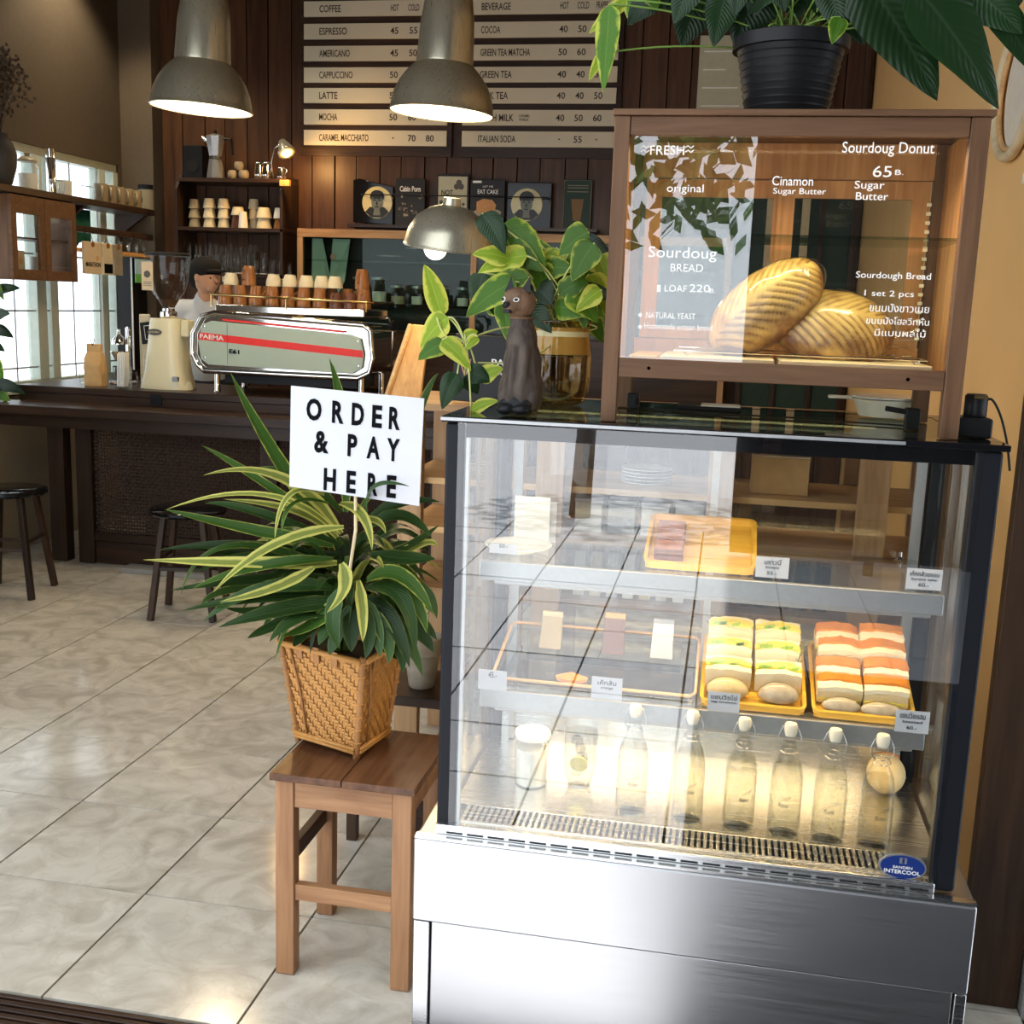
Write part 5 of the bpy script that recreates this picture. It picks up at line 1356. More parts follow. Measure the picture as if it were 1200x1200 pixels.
# ================================================================== the coffee bar
co = thing('bar_counter', 'long dark wooden coffee bar with woven front and raised serving top', 'counter', (-1.8, 3.8, 0))
box('ledge', 'dark_wood', co, -3.62, .15, 3.18, 3.449, .905, .955, bevel=.004)
box('apron', 'dark_wood', co, -3.6, .14, 3.26, 3.30, .83, .904)
box('worktop', 'dark_wood', co, -3.44, .15, 3.45, 4.15, 1.005, 1.045, bevel=.004)
box('fascia', 'dark_wood', co, -3.43, .14, 3.455, 3.475, .956, 1.004)
lt = box('lock_plate', 'black_metal', co, -2.60, -2.53, 3.446, 3.4545, .97, 1.03, bevel=.002)
for x in (-3.28, -3.10, -1.95, -.95, .02): box('post', 'dark_wood_v', co, x, x + .10, 3.48, 3.56, 0.001, .904)
box('kick_board', 'dark_wood', co, -3.0, .02, 3.50, 3.53, 0.001, .13)
box('rail', 'dark_wood', co, -3.0, .02, 3.49, 3.52, .14, .19)
box('rail', 'dark_wood', co, -3.0, .02, 3.49, 3.52, .84, .90)
for x0, x1 in ((-3.0, -1.95), (-1.85, -.95), (-.85, .02)):
    wv = MB(); nx_ = int((x1 - x0) / .018)
    for i in range(nx_):
        x = x0 + (i + .5) * (x1 - x0) / nx_
        wv.box(x - .003, x + .003, 3.512, 3.516, .19, .84)
    for j in range(32):
        z = .19 + (j + .5) * .65 / 32
        ptsw = [V(x0 + (x1 - x0) * i / nx_, 3.514 + (.004 if (i + j) % 2 else -.004), z) for i in range(nx_ + 1)]
        for i in range(nx_): wv.obox((ptsw[i] + ptsw[i + 1]) / 2, (ptsw[i + 1] - ptsw[i]) / 2, V(0, .0012, 0), V(0, 0, .0075))
    o = wv.build('wicker_panel', 'wicker', co); o['kind'] = 'stuff'
box('back_panel', 'dark_wood', co, -3.0, .14, 4.08, 4.10, 0.001, 1.0)
struct(box('trim_beige_dado', 'beige_wall', None, XL + .001, XL + .02, 3.0, 5.05, 0.0, .95))
o = thing('step_plinth', 'low grey slab lying on the floor under the bar', 'slab', (-2.45, 3.42, 0)); box('slab', 'terrazzo', o, -2.75, -2.15, 3.32, 3.44, .001, .03, bevel=.003)

def round_stool(label, x, y, r, zs):
    t = thing('bar_stool', label, 'stool', (x, y, 0), 'round stools at the bar')
    MB().lathe([(.0001, zs - .03), (r - .01, zs - .03), (r, zs - .02), (r, zs - .006), (r - .012, zs), (.0001, zs)], (x, y, 0), 36).build('seat', 'black_gloss', t, smooth='auto')
    for k in range(4):
        a = PI / 4 + k * PI / 2 + .2
        MB().bar(V(x + r * .7 * math.cos(a), y + r * .7 * math.sin(a), zs - .031), V(x + r * 1.15 * math.cos(a), y + r * 1.15 * math.sin(a), .002), .030).build('leg', 'dark_wood_v', t, bevel=.004)
    for k in range(4):
        a, b_ = PI / 4 + k * PI / 2 + .2, PI / 4 + (k + 1) * PI / 2 + .2
        rr = r * .92; z = .26 + .04 * (k % 2)
        MB().bar(V(x + rr * math.cos(a), y + rr * math.sin(a), z), V(x + rr * math.cos(b_), y + rr * math.sin(b_), z), .018).build('stretcher', 'dark_wood', t)
round_stool('dark round bar stool with shiny seat standing alone by the bar', -3.04, 2.76, .19, .565)
round_stool('dark round stool half hidden behind the basket plant', -1.98, 2.66, .19, .55)

# ---- espresso machine
em = thing('espresso_machine', 'chrome espresso machine with grey panel and red stripe on the bar', 'coffee machine', (-1.86, 3.8, 1.046))
body = [(-2.36, 1.20), (-2.32, 1.168), (-1.40, 1.168), (-1.335, 1.20), (-1.315, 1.28), (-1.33, 1.43), (-1.37, 1.462), (-2.25, 1.498), (-2.33, 1.475), (-2.385, 1.38), (-2.39, 1.26)]
MB().prism(body, 3.57, 4.06).build('body', 'chrome', em, bevel=.018, seg=4)
rim_ = [V(a, 3.558, b_) for a, b_ in body]
MB().tube(rim_, .016, 10, closed=True).build('bumper', 'chrome', em, smooth=True)
pn = [(-2.335, 1.235), (-2.29, 1.205), (-1.43, 1.19), (-1.375, 1.225), (-1.365, 1.30), (-1.385, 1.385), (-1.45, 1.405), (-2.27, 1.452), (-2.325, 1.43), (-2.35, 1.34)]
pa = MB().prism(pn, 3.548, 3.562).build('back_panel', 'panel_grey', em, bevel=.003)
MB().add([(-2.347, 3.5472, 1.345), (-1.368, 3.5472, 1.282), (-1.372, 3.5472, 1.322), (-2.343, 3.5472, 1.392 - .006)], [(0, 1, 2, 3)]).build('red_stripe', 'red_stripe', pa, solid=.0006)
MB().add([(-2.20, 3.547, 1.456), (-1.48, 3.547, 1.415), (-1.48, 3.547, 1.424), (-2.20, 3.547, 1.466)], [(0, 1, 2, 3)]).build('red_reflex_strip', 'red_stripe', pa, solid=.001)
text('FAEMA', 'paper_white', pa, (-2.265, 3.546, 1.361), w=.145, h=.026, bold=.02, right=(1, 0, -.065))
text('E61', 'ink', pa, (-2.13, 3.546, 1.285), w=.062, h=.025, bold=.035, right=(1, 0, -.065))
box('seam', 'ink_soft', pa, -2.173, -2.171, 3.5466, 3.5478, 1.21, 1.44)
for x, z in ((-2.31, 1.42), (-2.31, 1.245), (-1.40, 1.37), (-1.395, 1.235)): MB().lathe([(.008, 0), (.006, .004), (.0001, .005)], (x, 3.547, z), 12, axis=(0, -1, 0)).build('screw', 'chrome', pa)
box('cup_tray', 'chrome', em, -2.27, -1.38, 3.60, 4.04, 1.50, 1.545, bevel=.008)
MB().tube([V(-2.30, 3.60, 1.60), V(-1.36, 3.60, 1.585), V(-1.34, 3.64, 1.585), V(-1.34, 4.02, 1.585)], .007, 8).build('tray_rail', 'brass', em, smooth=True)
for x in (-2.29, -1.84, -1.37): MB().tube([V(x, 3.60, 1.53), V(x, 3.60, 1.595)], .005, 8).build('rail_post', 'brass', em)
for x in (-2.27, -1.40):
    for y in (3.62, 4.0): MB().lathe([(.022, 0), (.018, .01), (.018, .125)], (x, y, 1.0465), 16).build('foot', 'chrome', em, smooth='auto')
box('drip_box', 'black_plastic', em, -2.24, -1.44, 3.66, 3.98, 1.10, 1.166)
MB().tube([V(-1.33, 3.72, 1.50), V(-1.27, 3.70, 1.50), V(-1.245, 3.70, 1.44), V(-1.25, 3.70, 1.20)], .007, 8).build('steam_pipe', 'chrome', em, smooth=True)
kn = MB().lathe([(.0001, -.015), (.028, -.012), (.030, 0), (.028, .012), (.0001, .015)], (-1.24, 3.69, 1.46), 14, axis=(1, -.4, .2)).build('steam_knob', 'black_plastic', em, smooth='auto')
for x in (-2.1, -1.62):
    g = MB().lathe([(.036, 0), (.040, .02), (.040, .07), (.03, .09)], (x, 4.13, 1.24), 20).build('group_head', 'chrome', em, smooth='auto')
    MB().tube([V(x, 4.15, 1.25), V(x, 4.28, 1.235)], .011, 8).build('portafilter_handle', 'black_plastic', g)

# ---- cups: one built per kind, the rest copied
def cup(kind, r0, r1, h, mat, saucer=False, handle=True):
    """stands mouth down"""
    t = thing(kind, '', 'cup', (0, 0, 0))
    MB().lathe([(r1, 0), (r1, .003), (r1 * .97, h * .4), (r0 * 1.12, h * .85), (r0, h), (r0 * .8, h), (.0001, h - .003)], n=20).build('bowl', mat, t, smooth='auto')
    if handle:
        MB().tube([V(r1 * .98, 0, h * .28), V(r1 + .016, 0, h * .3), V(r1 + .018, 0, h * .6), V(r0 + .004, 0, h * .78)], .0035, 6).build('handle', mat, t, smooth=True)
    return t
first = {}
def put_cup(kind, args, pos, label, group, rz=None, tilt=0):
    if kind not in first:
        first[kind] = cup(*args); t = first[kind]
    else: t = copy_tree(first[kind])
    t['label'] = label; t['group'] = group
    t.location = Vector(pos); t.rotation_euler = (tilt, 0, random.uniform(0, 6) if rz is None else rz)
    return t
ORD = ['first', 'second', 'third', 'fourth', 'fifth', 'sixth', 'seventh', 'eighth', 'ninth', 'last']
K1 = ('coffee_cup', .030, .042, .110, 'cup_brown'); K2 = ('cappuccino_cup', .030, .044, .066, 'cup_cream'); K3 = ('dark_coffee_cup', .030, .040, .085, 'cup_dark')
xs = [-2.24, -2.15, -2.055, -1.955, -1.86, -1.765, -1.67, -1.575, -1.49, -1.41]
for k, x in enumerate(xs):
    kind = [K1, K1, K1, K1, K1, K1, K1, K3, K3, K1][k]
    put_cup(kind[0], kind, (x, 3.68, 1.5455), 'brown cup in the front row on the espresso machine, %s from the grinder' % ORD[k] if kind is K1 else 'dark glazed cup in the front row on the machine, %s from the grinder' % ORD[k], 'brown cups on the machine' if kind is K1 else 'dark cups on the machine')
for k, x in enumerate(xs[:9]):
    put_cup(K1[0], K1, (x + .03, 3.79, 1.5455), 'brown cup in the rear row on the machine, %s from the grinder' % ORD[k], 'second row cups on the machine')
for k, x in enumerate((-2.23, -2.12, -1.97, -1.87, -1.77, -1.68, -1.60)):
    kind = K2 if k not in (1,) else K1
    put_cup(kind[0], kind, (x, 3.735, 1.5455 + .1115), 'cream cup stacked on the brown cups, %s of the upper layer' % ORD[k] if kind is K2 else 'brown cup stacked among the cream ones of the upper layer', 'stacked cups on the machine' if kind is K2 else 'brown stacked cup on the machine')
put_cup(K1[0], K1, (-1.44, 3.735, 1.657), 'lone brown cup stacked at the steam knob end of the machine', 'end cup on the machine')
for k, x in enumerate((-2.02, -1.93, -1.83)):
    o = thing('shot_glass', 'small clear glass behind the cups on the machine, %s from the grinder' % ORD[k], 'glass', (x, 3.93, 1.5455), 'small glasses on the machine')
    MB().lathe([(.034, 0), (.030, .13), (.0001, .132)], (x, 3.93, 1.5455), 16).build('glass', 'clear_glass', o, smooth='auto')

# ---- grinder
gx, gy_ = -2.585, 3.66
gd = thing('coffee_grinder', 'cream coffee grinder with tall clear hopper on the bar', 'grinder', (gx, gy_, 1.046))
mb = MB(); secs = [(1.047, .155, .10), (1.08, .150, .10), (1.15, .128, .095), (1.30, .108, .09), (1.42, .098, .085), (1.455, .092, .08)]
mb.v = []; N = 28
for z, a, b_ in secs:
    for j in range(N):
        t = 2 * PI * j / N; cx_ = math.copysign(abs(math.cos(t)) ** .6, math.cos(t)); sy_ = math.copysign(abs(math.sin(t)) ** .6, math.sin(t))
        mb.v.append((gx - .012 + (z - 1.05) * .02 + a * cx_ * (1 if cx_ < 0 or z > 1.2 else 1.0), gy_ + b_ * sy_, z))
for i in range(len(secs) - 1):
    for j in range(N): mb.f.append((i * N + j, i * N + (j + 1) % N, (i + 1) * N + (j + 1) % N, (i + 1) * N + j))
mb.f.append(tuple(range(N))[::-1]); mb.f.append(tuple((len(secs) - 1) * N + j for j in range(N)))
mb.build('housing', 'grinder_cream', gd, smooth='auto')
MB().lathe([(.055, 0), (.055, .02), (.04, .05), (.0001, .055)], (gx + .10, gy_ - .02, 1.047), 20).build('fork_rest', 'grinder_cream', gd, smooth='auto')
box('switch', 'aluminium', gd, gx + .07, gx + .105, gy_ - .118, gy_ - .09, 1.10, 1.125, bevel=.003)
bd = MB().prism([(gx - .045 + .045 * math.cos(t * PI / 12), 1.375 + .018 * math.sin(t * PI / 12)) for t in range(24)], gy_ - .0925, gy_ - .087).build('badge', 'ink_soft', gd)
text('grinder', 'cup_cream', bd, (gx - .045, gy_ - .0932, 1.375), w=.065, h=.014, shear=.3).name = 'lettering'
MB().obox(V(gx + .12, gy_ - .01, 1.40), V(.025, 0, 0), V(0, .04, 0), V(0, 0, .05)).build('doser', 'grinder_cream', gd, bevel=.01)
MB().lathe([(.045, 0), (.048, .01), (.048, .035), (.036, .04), (.034, .055)], (gx, gy_, 1.4555), 24).build('collar', 'chrome', gd, smooth='auto')
hp_ = MB().lathe([(.034, 0), (.045, .03), (.095, .10), (.115, .17), (.122, .24), (.124, .295)], (gx, gy_, 1.512), 32).build('hopper', 'clear_glass', gd, smooth=True)
MB().lathe([(.0001, .004), (.033, .004), (.060, .05), (.0001, .052)], (gx, gy_, 1.512), 24).build('beans', 'coffee_beans', hp_)
MB().lathe([(.128, 0), (.128, .012), (.10, .02), (.0001, .022)], (gx, gy_, 1.8075), 32).build('hopper_lid', 'black_plastic', gd, smooth='auto')
lb = box('hopper_label', 'kraft_pale', gd, gx - .10, gx - .03, gy_ - .120, gy_ - .118, 1.61, 1.77)
MB().lathe([(.020, 0), (.020, .001), (.0001, .001)], (gx - .065, gy_ - .1205, 1.70), 16, axis=(0, -1, 0)).build('label_mark', 'ink_soft', lb)
for z in (1.655, 1.645, 1.635): box('label_line', 'ink_soft', lb, gx - .09, gx - .04, gy_ - .1215, gy_ - .1205, z, z + .003)

# ---- small things on the bar
def put(name, label, cat, x, y, z=1.0455): return thing(name, label, cat, (x, y, z))
x, y, z = -2.80, 3.51, 1.0455
o = put('glass_mug', 'glass mug stuffed with paper napkins beside the cream grinder', 'mug', x, y)
MB().lathe([(.046, 0), (.050, .004), (.050, .04), (.044, .05), (.048, .06), (.049, .125)], (x, y, z), 24).build('glass', 'clear_glass', o, smooth=True)
MB().tube([V(x + .048, y, z + .10), V(x + .085, y, z + .095), V(x + .09, y, z + .05), V(x + .050, y, z + .03)], .007, 8).build('handle', 'clear_glass', o, smooth=True)
for k in range(5): MB().obox(V(x - .02 + k * .01, y, z + .11), V(.003, 0, .004), V(0, .025, 0), V(.004, 0, .095)).build('napkin', 'paper_white', o, bevel=.001)
x, y = -3.04, 3.62
o = put('coffee_bag', 'brown paper bag closed with a clip on the bar', 'bag', x, y)
mb = MB(); mb.v = []
for i in range(9):
    zz = z + i * .026; f_ = 1 - max(0, (i - 6)) * .12; d_ = .045 * (1 - max(0, (i - 5)) * .25)
    for j in range(12):
        t = 2 * PI * j / 12; cx_ = math.copysign(abs(math.cos(t)) ** .5, math.cos(t)); sy_ = math.copysign(abs(math.sin(t)) ** .5, math.sin(t))
        nz2 = .006 * noise.noise(V(cx_ * 3, sy_ * 3, i * .8))
        mb.v.append((x + (.060 * f_ + nz2) * cx_, y + (d_ + nz2) * sy_, zz))
for i in range(8):
    for j in range(12): mb.f.append((i * 12 + j, i * 12 + (j + 1) % 12, (i + 1) * 12 + (j + 1) % 12, (i + 1) * 12 + j))
mb.f.append(tuple(range(12))[::-1]); mb.f.append(tuple(96 + j for j in range(12)))
mb.build('bag', 'kraft_paper', o, smooth='auto')
box('rolled_top', 'kraft_paper', o, x - .045, x + .045, y - .014, y + .014, z + .20, z + .245, bevel=.003)
MB().tube([V(x, y - .02, z + .235), V(x - .012, y - .02, z + .27), V(x, y - .02, z + .285), V(x + .012, y - .02, z + .27), V(x, y - .02, z + .235)], .002, 5).build('clip', 'black_metal', o)
x, y = -3.20, 3.78
o = put('water_tumbler', 'clear glass tumbler behind the brown paper bag', 'glass', x, y)
MB().lathe([(.034, 0), (.036, .004), (.042, .11)], (x, y, z), 20).build('glass', 'clear_glass', o, smooth=True); MB().lathe([(.0001, .003), (.034, .003), (.038, .06), (.0001, .06)], (x, y, z), 20).build('water', 'water', o)
x, y = -2.965, 3.80
o = put('citrus_press', 'tall chrome lever juice press behind the glass mug', 'juicer', x, y)
MB().box(x - .06, x + .06, y - .06, y + .06, z, z + .02).build('base', 'chrome', o, bevel=.006)
MB().lathe([(.013, 0), (.013, .32)], (x + .02, y + .03, z + .02), 12).build('column', 'chrome', o, smooth='auto')
MB().lathe([(.025, 0), (.05, .05), (.052, .06), (.0001, .062)], (x - .01, y - .02, z + .14), 20).build('cone', 'chrome', o, smooth='auto')
MB().lathe([(.045, 0), (.04, .03), (.012, .06), (.01, .09)], (x - .01, y - .02, z + .24), 20).build('press_head', 'chrome', o, smooth='auto')
MB().tube([V(x + .02, y + .03, z + .34), V(x + .05, y, z + .33), V(x + .075, y - .04, z + .22)], .008, 8).build('lever', 'chrome', o, smooth=True)
MB().lathe([(.036, 0), (.04, .09), (.0001, .09)], (x - .01, y - .02, z + .021), 18).build('catch_cup', 'black_plastic', o, smooth='auto')
# wire rack with card, board, shakers
x, y = -2.80, 4.02
o = put('wire_stand', 'white wire stand beside the grinder holding a black card', 'rack', x, y)
for zz in (.02, .14, .28, .30): MB().tube([V(x - .12, y - .05, z + zz), V(x + .12, y - .05, z + zz), V(x + .12, y + .06, z + zz), V(x - .12, y + .06, z + zz)], .003, 6, closed=True).build('wire', 'white_paint', o)
for sx_ in (-.12, .12):
    for sy_ in (-.05, .06): MB().tube([V(x + sx_, y + sy_, z), V(x + sx_, y + sy_, z + .31)], .003, 6).build('upright', 'white_paint', o)
o = tag(MB().obox(V(-2.84, 3.935, z + .315), V(.075, 0, .012), V(0, .004, 0), V(-.012, .01, .065)).build('black_card', 'black_plastic', None, bevel=.003), 'black card with white chalk frame leaning in the wire stand', 'card')
cf = [V(-2.84, 3.929, z + .315) + V(a, -.003, b_) for a, b_ in ((-.05, .035), (.04, .048), (.048, -.035), (-.04, -.045))]
MB().tube(cf, .002, 5, closed=True).build('chalk_frame', 'chalk', o)
MB().tube([V(-2.84 + .016 * math.cos(a), 3.925, z + .315 + .02 * math.sin(a)) for a in [k * PI / 6 for k in range(12)]], .0018, 5, closed=True).build('chalk_drawing', 'chalk', o)
o = tag(MB().box(-2.975, -2.90, 4.02, 4.035, z, z + .42).build('serving_board', 'pale_wood', None, bevel=.008), 'pale wooden board upright behind the wire stand', 'board')
for k, (dx, hh) in enumerate(((-.02, .38), (.045, .43), (.095, .40))):
    xx = -2.79 + dx * 1.2
    o = thing('cocktail_shaker', ['short steel shaker in the wire stand behind the black card', 'tallest steel shaker in the wire stand', 'slim steel shaker in the wire stand, next to the grinder'][k], 'shaker', (xx, 4.03, z))
    MB().lathe([(.024, 0), (.028, hh * .6), (.027, hh * .75)], (xx, 4.03, z), 16).build('body', 'chrome', o, smooth='auto'); MB().lathe([(.025, 0), (.014, .05), (.014, .08), (.0001, .085)], (xx, 4.03, z + hh * .75 + .001), 16).build('cap', 'chrome', o, smooth='auto')

# ---- barista
ba = thing('person', 'barista in dark cap and pale shirt bent over behind the espresso machine', 'person', (-2.74, 4.45, 0))
bx, by = -2.80, 4.56
def B(x, y, z): return V(bx + x, by + y, z * 1.028)
limbs = [('c', [B(-.09, .06, .08), B(-.09, .08, .48), B(-.08, .10, .90)], [.045, .06, .085]), ('c', [B(.10, .05, .08), B(.10, .08, .48), B(.09, .10, .90)], [.045, .06, .085]),
         ('c', [B(-.09, .07, .05), B(-.10, -.09, .04)], [.042, .035]), ('c', [B(.10, .06, .05), B(.11, -.10, .04)], [.042, .035]),
         ('e', B(0, .10, .95), (.165, .12, .13)), ('e', B(0, .08, 1.12), (.145, .11, .17)), ('e', B(0, .03, 1.34), (.175, .115, .18)), ('c', [B(-.15, .0, 1.44), B(.15, .0, 1.44)], [.065, .065]),
         ('c', [B(0, 0, 1.46), B(.03, -.03, 1.58)], [.058, .054]), ('e', B(.05, -.06, 1.655), (.088, .085, .10)), ('c', [B(.125, -.105, 1.655), B(.150, -.12, 1.635)], [.013, .012]), ('e', B(.105, -.10, 1.60), (.035, .03, .03)),
         ('c', [B(-.18, 0, 1.44), B(-.22, -.04, 1.22), B(-.14, -.26, 1.14), B(-.08, -.33, 1.14)], [.055, .044, .036, .026]), ('c', [B(.18, 0, 1.44), B(.24, -.02, 1.22), B(.30, -.24, 1.16), B(.31, -.31, 1.16)], [.055, .044, .036, .026]),
         ('e', B(-.05, -.36, 1.14), (.035, .045, .016)), ('e', B(.32, -.35, 1.16), (.030, .045, .016)), ('e', B(.02, -.145, 1.655), (.018, .010, .028)), ('e', B(.06, .03, 1.655), (.018, .010, .028))]
for hx, hy, hz in ((-.05, -.36, 1.14), (.32, -.35, 1.16)):
    for k in range(4): limbs.append(('c', [B(hx - .027 + k * .018, hy - .03, hz), B(hx - .030 + k * .020, hy - .065, hz - .002), B(hx - .030 + k * .020, hy - .085 - .006 * (k in (1, 2)), hz - .018)], [.010, .009, .0075]))
    limbs.append(('c', [B(hx + .025, hy, hz), B(hx + .048, hy - .03, hz - .004), B(hx + .05, hy - .05, hz - .012)], [.011, .010, .008]))
smin(limbs, .0075, 'body', 'skin', ba, 3)
smin([('e', B(0, .08, 1.10), (.165, .13, .19)), ('e', B(0, .03, 1.34), (.195, .135, .20)), ('c', [B(-.15, .0, 1.445), B(.15, .0, 1.445)], [.078, .078]), ('c', [B(0, .0, 1.49), B(.005, -.01, 1.52)], [.075, .066]),
      ('c', [B(-.18, 0, 1.44), B(-.22, -.03, 1.27)], [.072, .065]), ('c', [B(.18, 0, 1.44), B(.24, -.02, 1.27)], [.072, .065])], .012, 'shirt', 'shirt_white', ba, 4)
smin([('c', [B(-.09, .06, .12), B(-.09, .08, .48), B(-.08, .10, .90)], [.065, .078, .10]), ('c', [B(.10, .05, .12), B(.10, .08, .48), B(.09, .10, .90)], [.065, .078, .10]), ('e', B(0, .10, .97), (.18, .135, .12))], .014, 'trousers', 'trousers_dark', ba, 4)
smin([('e', B(.035, -.055, 1.705), (.108, .100, .090)), ('e', B(-.015, -.05, 1.665), (.068, .088, .085))], .008, 'cap', 'black_cloth', ba, 4)
smin([('e', B(.135, -.10, 1.70), (.065, .07, .012))], .006, 'cap_brim', 'black_cloth', ba, 2)
for s_ in (0, 1):
    e = B(.105 + .022 * s_, -.125 + .05 * s_, 1.655); MB().lathe([(.009, 0), (.008, .003), (.0001, .004)], e, 10, axis=(.8, -.6, 0), sy=.5).build('eye', 'black_gloss', ba)
MB().obox(B(.135, -.115, 1.605), V(.010, .012, 0), V(0, .004, 0), V(0, 0, .003)).build('mouth', 'pink_paint', ba)

# ---- open shelves on the back wall
sh = thing('wall_shelf_unit', 'dark open wooden shelves on the back wall holding cups and glasses', 'shelf', (-2.77, 5.05, 1.7))
for z_, d_ in ((2.375, .02), (2.050, .02), (1.745, .02)):
    box('shelf_board', 'dark_wood', sh, -3.15, -2.39, 4.90, YB - .012, z_ - .025, z_, bevel=.002)
for x in (-3.17, -2.41): MB().prism([(4.90, 1.72), (YB - .012, 1.72), (YB - .012, 2.40), (4.98, 2.40), (4.90, 2.30)], x, x + .018, 'x').build('side', 'dark_wood_v', sh)
ZA, ZBs, ZCs = 2.3755, 2.0505, 1.7455
def stack(x, y, z, n, r, h, mats, label, grp, name='cup'):
    for k in range(n):
        key = ('st', r, h, mats[k % len(mats)])
        if key not in first:
            t = thing('paper_white_cup' if False else 'stacked_cup', '', 'cup', (0, 0, 0)); first[key] = t
            MB().lathe([(r, 0), (r * .98, .004), (r * .72, h), (.0001, h)], n=16).build('bowl', mats[k % len(mats)], t, smooth='auto')
        else: t = copy_tree(first[key])
        t['label'] = label + (', ' + ['lowest', 'second from below', 'third from below', 'topmost'][k] if n > 1 else ''); t['group'] = grp
        t.location = V(x, y, z + k * h * 1.03)
stack(-3.075, 5.0, ZBs, 3, .042, .062, ['mug_tan'], 'dim tan cup in the first stack on the middle wall shelf', 'cups on the middle shelf')
stack(-2.965, 5.0, ZBs, 3, .045, .064, ['cup_cream'], 'cream cup in the second stack on the middle wall shelf', 'cups on the middle shelf')
stack(-2.860, 5.0, ZBs, 3, .043, .064, ['cup_cream'], 'cream cup in the third stack on the middle wall shelf', 'cups on the middle shelf')
stack(-2.760, 5.0, ZBs, 1, .045, .085, ['cup_dark'], 'dark brown cup under a cream one on the middle wall shelf', 'dark cup on the middle shelf')
stack(-2.755, 5.0, ZBs + .088, 1, .048, .055, ['cup_cream'], 'cream cup on the dark brown cup, middle wall shelf', 'cream cup on the dark one')
stack(-2.665, 5.06, ZBs, 3, .040, .066, ['cup_cream'], 'cream cup in the tall rear stack on the middle wall shelf', 'cups on the middle shelf')
stack(-2.70, 4.96, ZBs, 1, .034, .11, ['cup_white'], 'narrow white cup standing before the tall rear stack', 'narrow white cup')
stack(-2.565, 5.0, ZBs, 2, .055, .070, ['cup_cream'], 'wide cream cup in the broad stack on the middle wall shelf', 'broad cups on the middle shelf')
stack(-2.455, 5.0, ZBs, 2, .040, .070, ['cup_brown', 'cup_white'], 'small cup in the last stack on the middle wall shelf', 'last cups on the middle shelf')
# glasses on the lowest shelf
def glassy(x, y, z, r, h, label, grp):
    key = ('gl', r, h)
    if key not in first:
        t = thing('drinking_glass', '', 'glass', (0, 0, 0)); first[key] = t
        MB().lathe([(r, 0), (r * .97, h * .5), (r * .85, h - .004), (r * .8, h), (.0001, h)], n=14).build('glass', 'clear_glass', t, smooth='auto')
        MB().lathe([(r * 1.02, 0), (r * 1.02, .005), (r * .98, .006)], n=14).build('rim', 'aluminium', t, smooth=True)
    else: t = copy_tree(first[key])
    t['label'] = label; t['group'] = grp; t.location = V(x, y, z); return t
for k in range(7):
    for j in range(2): glassy(-3.10 + k * .073, 4.96 + j * .09, ZCs, .032, (.20, .18)[k % 2], 'tall clear glass on the lowest wall shelf, %s row, %s from the corner' % (['front', 'rear'][j], ORD[k]), 'tall glasses on the lowest shelf')
for k in range(5): glassy(-2.60 + k * .048 * 1.3 - .02 + (.0), 4.97, ZCs, .028, (.09, .15, .10, .13, .09)[k], 'short clear glass on the lowest wall shelf, %s after the tall ones' % ORD[k], 'short glasses on the lowest shelf')
# top shelf
mk = thing('moka_pot', 'tall aluminium moka pot on the top wall shelf', 'moka pot', (-2.915, 5.0, ZA))
MB().lathe([(.062, 0), (.065, .01), (.048, .115), (.044, .13)], (-2.915, 5.0, ZA), 8).build('boiler', 'aluminium', mk)
MB().lathe([(.046, 0), (.046, .02)], (-2.915, 5.0, ZA + .131), 16).build('waist', 'chrome', mk)
MB().lathe([(.044, 0), (.068, .125), (.066, .13), (.02, .145), (.0001, .15)], (-2.915, 5.0, ZA + .152), 8).build('jug', 'aluminium', mk)
MB().lathe([(.012, 0), (.012, .018), (.0001, .02)], (-2.915, 5.0, ZA + .303), 10).build('lid_knob', 'black_plastic', mk)
MB().tube([V(-2.855, 5.0, ZA + .265), V(-2.80, 5.0, ZA + .265), V(-2.79, 5.0, ZA + .16)], .009, 6).build('handle', 'black_plastic', mk)
MB().tube([V(-2.97, 5.0, ZA + .25), V(-3.01, 5.0, ZA + .275)], [.014, .008], 6).build('spout', 'aluminium', mk)
o = thing('speaker_box', 'black box at the corner of the top wall shelf', 'speaker', (-3.07, 5.03, ZA)); box('body', 'black_plastic', o, -3.14, -3.00, 4.97, 5.1, ZA, ZA + .22, bevel=.004); MB().lathe([(.04, 0), (.045, .003), (.0001, -.004)], (-3.07, 4.969, ZA + .09), 18, axis=(0, -1, 0)).build('cone', 'black_cloth', o)
for k, (x, z_, r) in enumerate(((-2.79, 0, .035), (-2.71, 0, .036), (-2.745, .062, .032))):
    o = thing('tea_cup', ['dim rounded cup next to the moka pot', 'dim rounded cup beside the steel pitchers', 'dim rounded cup balanced on two others by the moka pot'][k], 'cup', (x, 5.0, ZA + z_))
    MB().lathe([(r * .5, 0), (r * .95, r * .5), (r, r * 1.2), (r * .8, r * 1.7), (.0001, r * 1.75)], (x, 5.0, ZA + z_), 16).build('bowl', 'mug_tan', o, smooth='auto')
for k, (x, h_) in enumerate(((-2.60, .12), (-2.545, .12), (-2.44, .085))):
    o = thing('milk_pitcher', ['steel milk pitcher on the top wall shelf, next to the rounded cups', 'steel milk pitcher on the top wall shelf, nearer the clip lamp', 'small steel pitcher at the shelf end under the clip lamp'][k], 'pitcher', (x, 5.0, ZA))
    MB().lathe([(.030, 0), (.032, h_ * .3), (.026, h_ * .8), (.028, h_)], (x, 5.0, ZA), 18).build('body', 'chrome', o, smooth=True)
    MB().tube([V(x + .028, 4.99, ZA + h_ * .9), V(x + .05, 4.98, ZA + h_ * .8), V(x + .03, 4.99, ZA + h_ * .25)], .004, 6).build('handle', 'chrome', o, smooth=True)
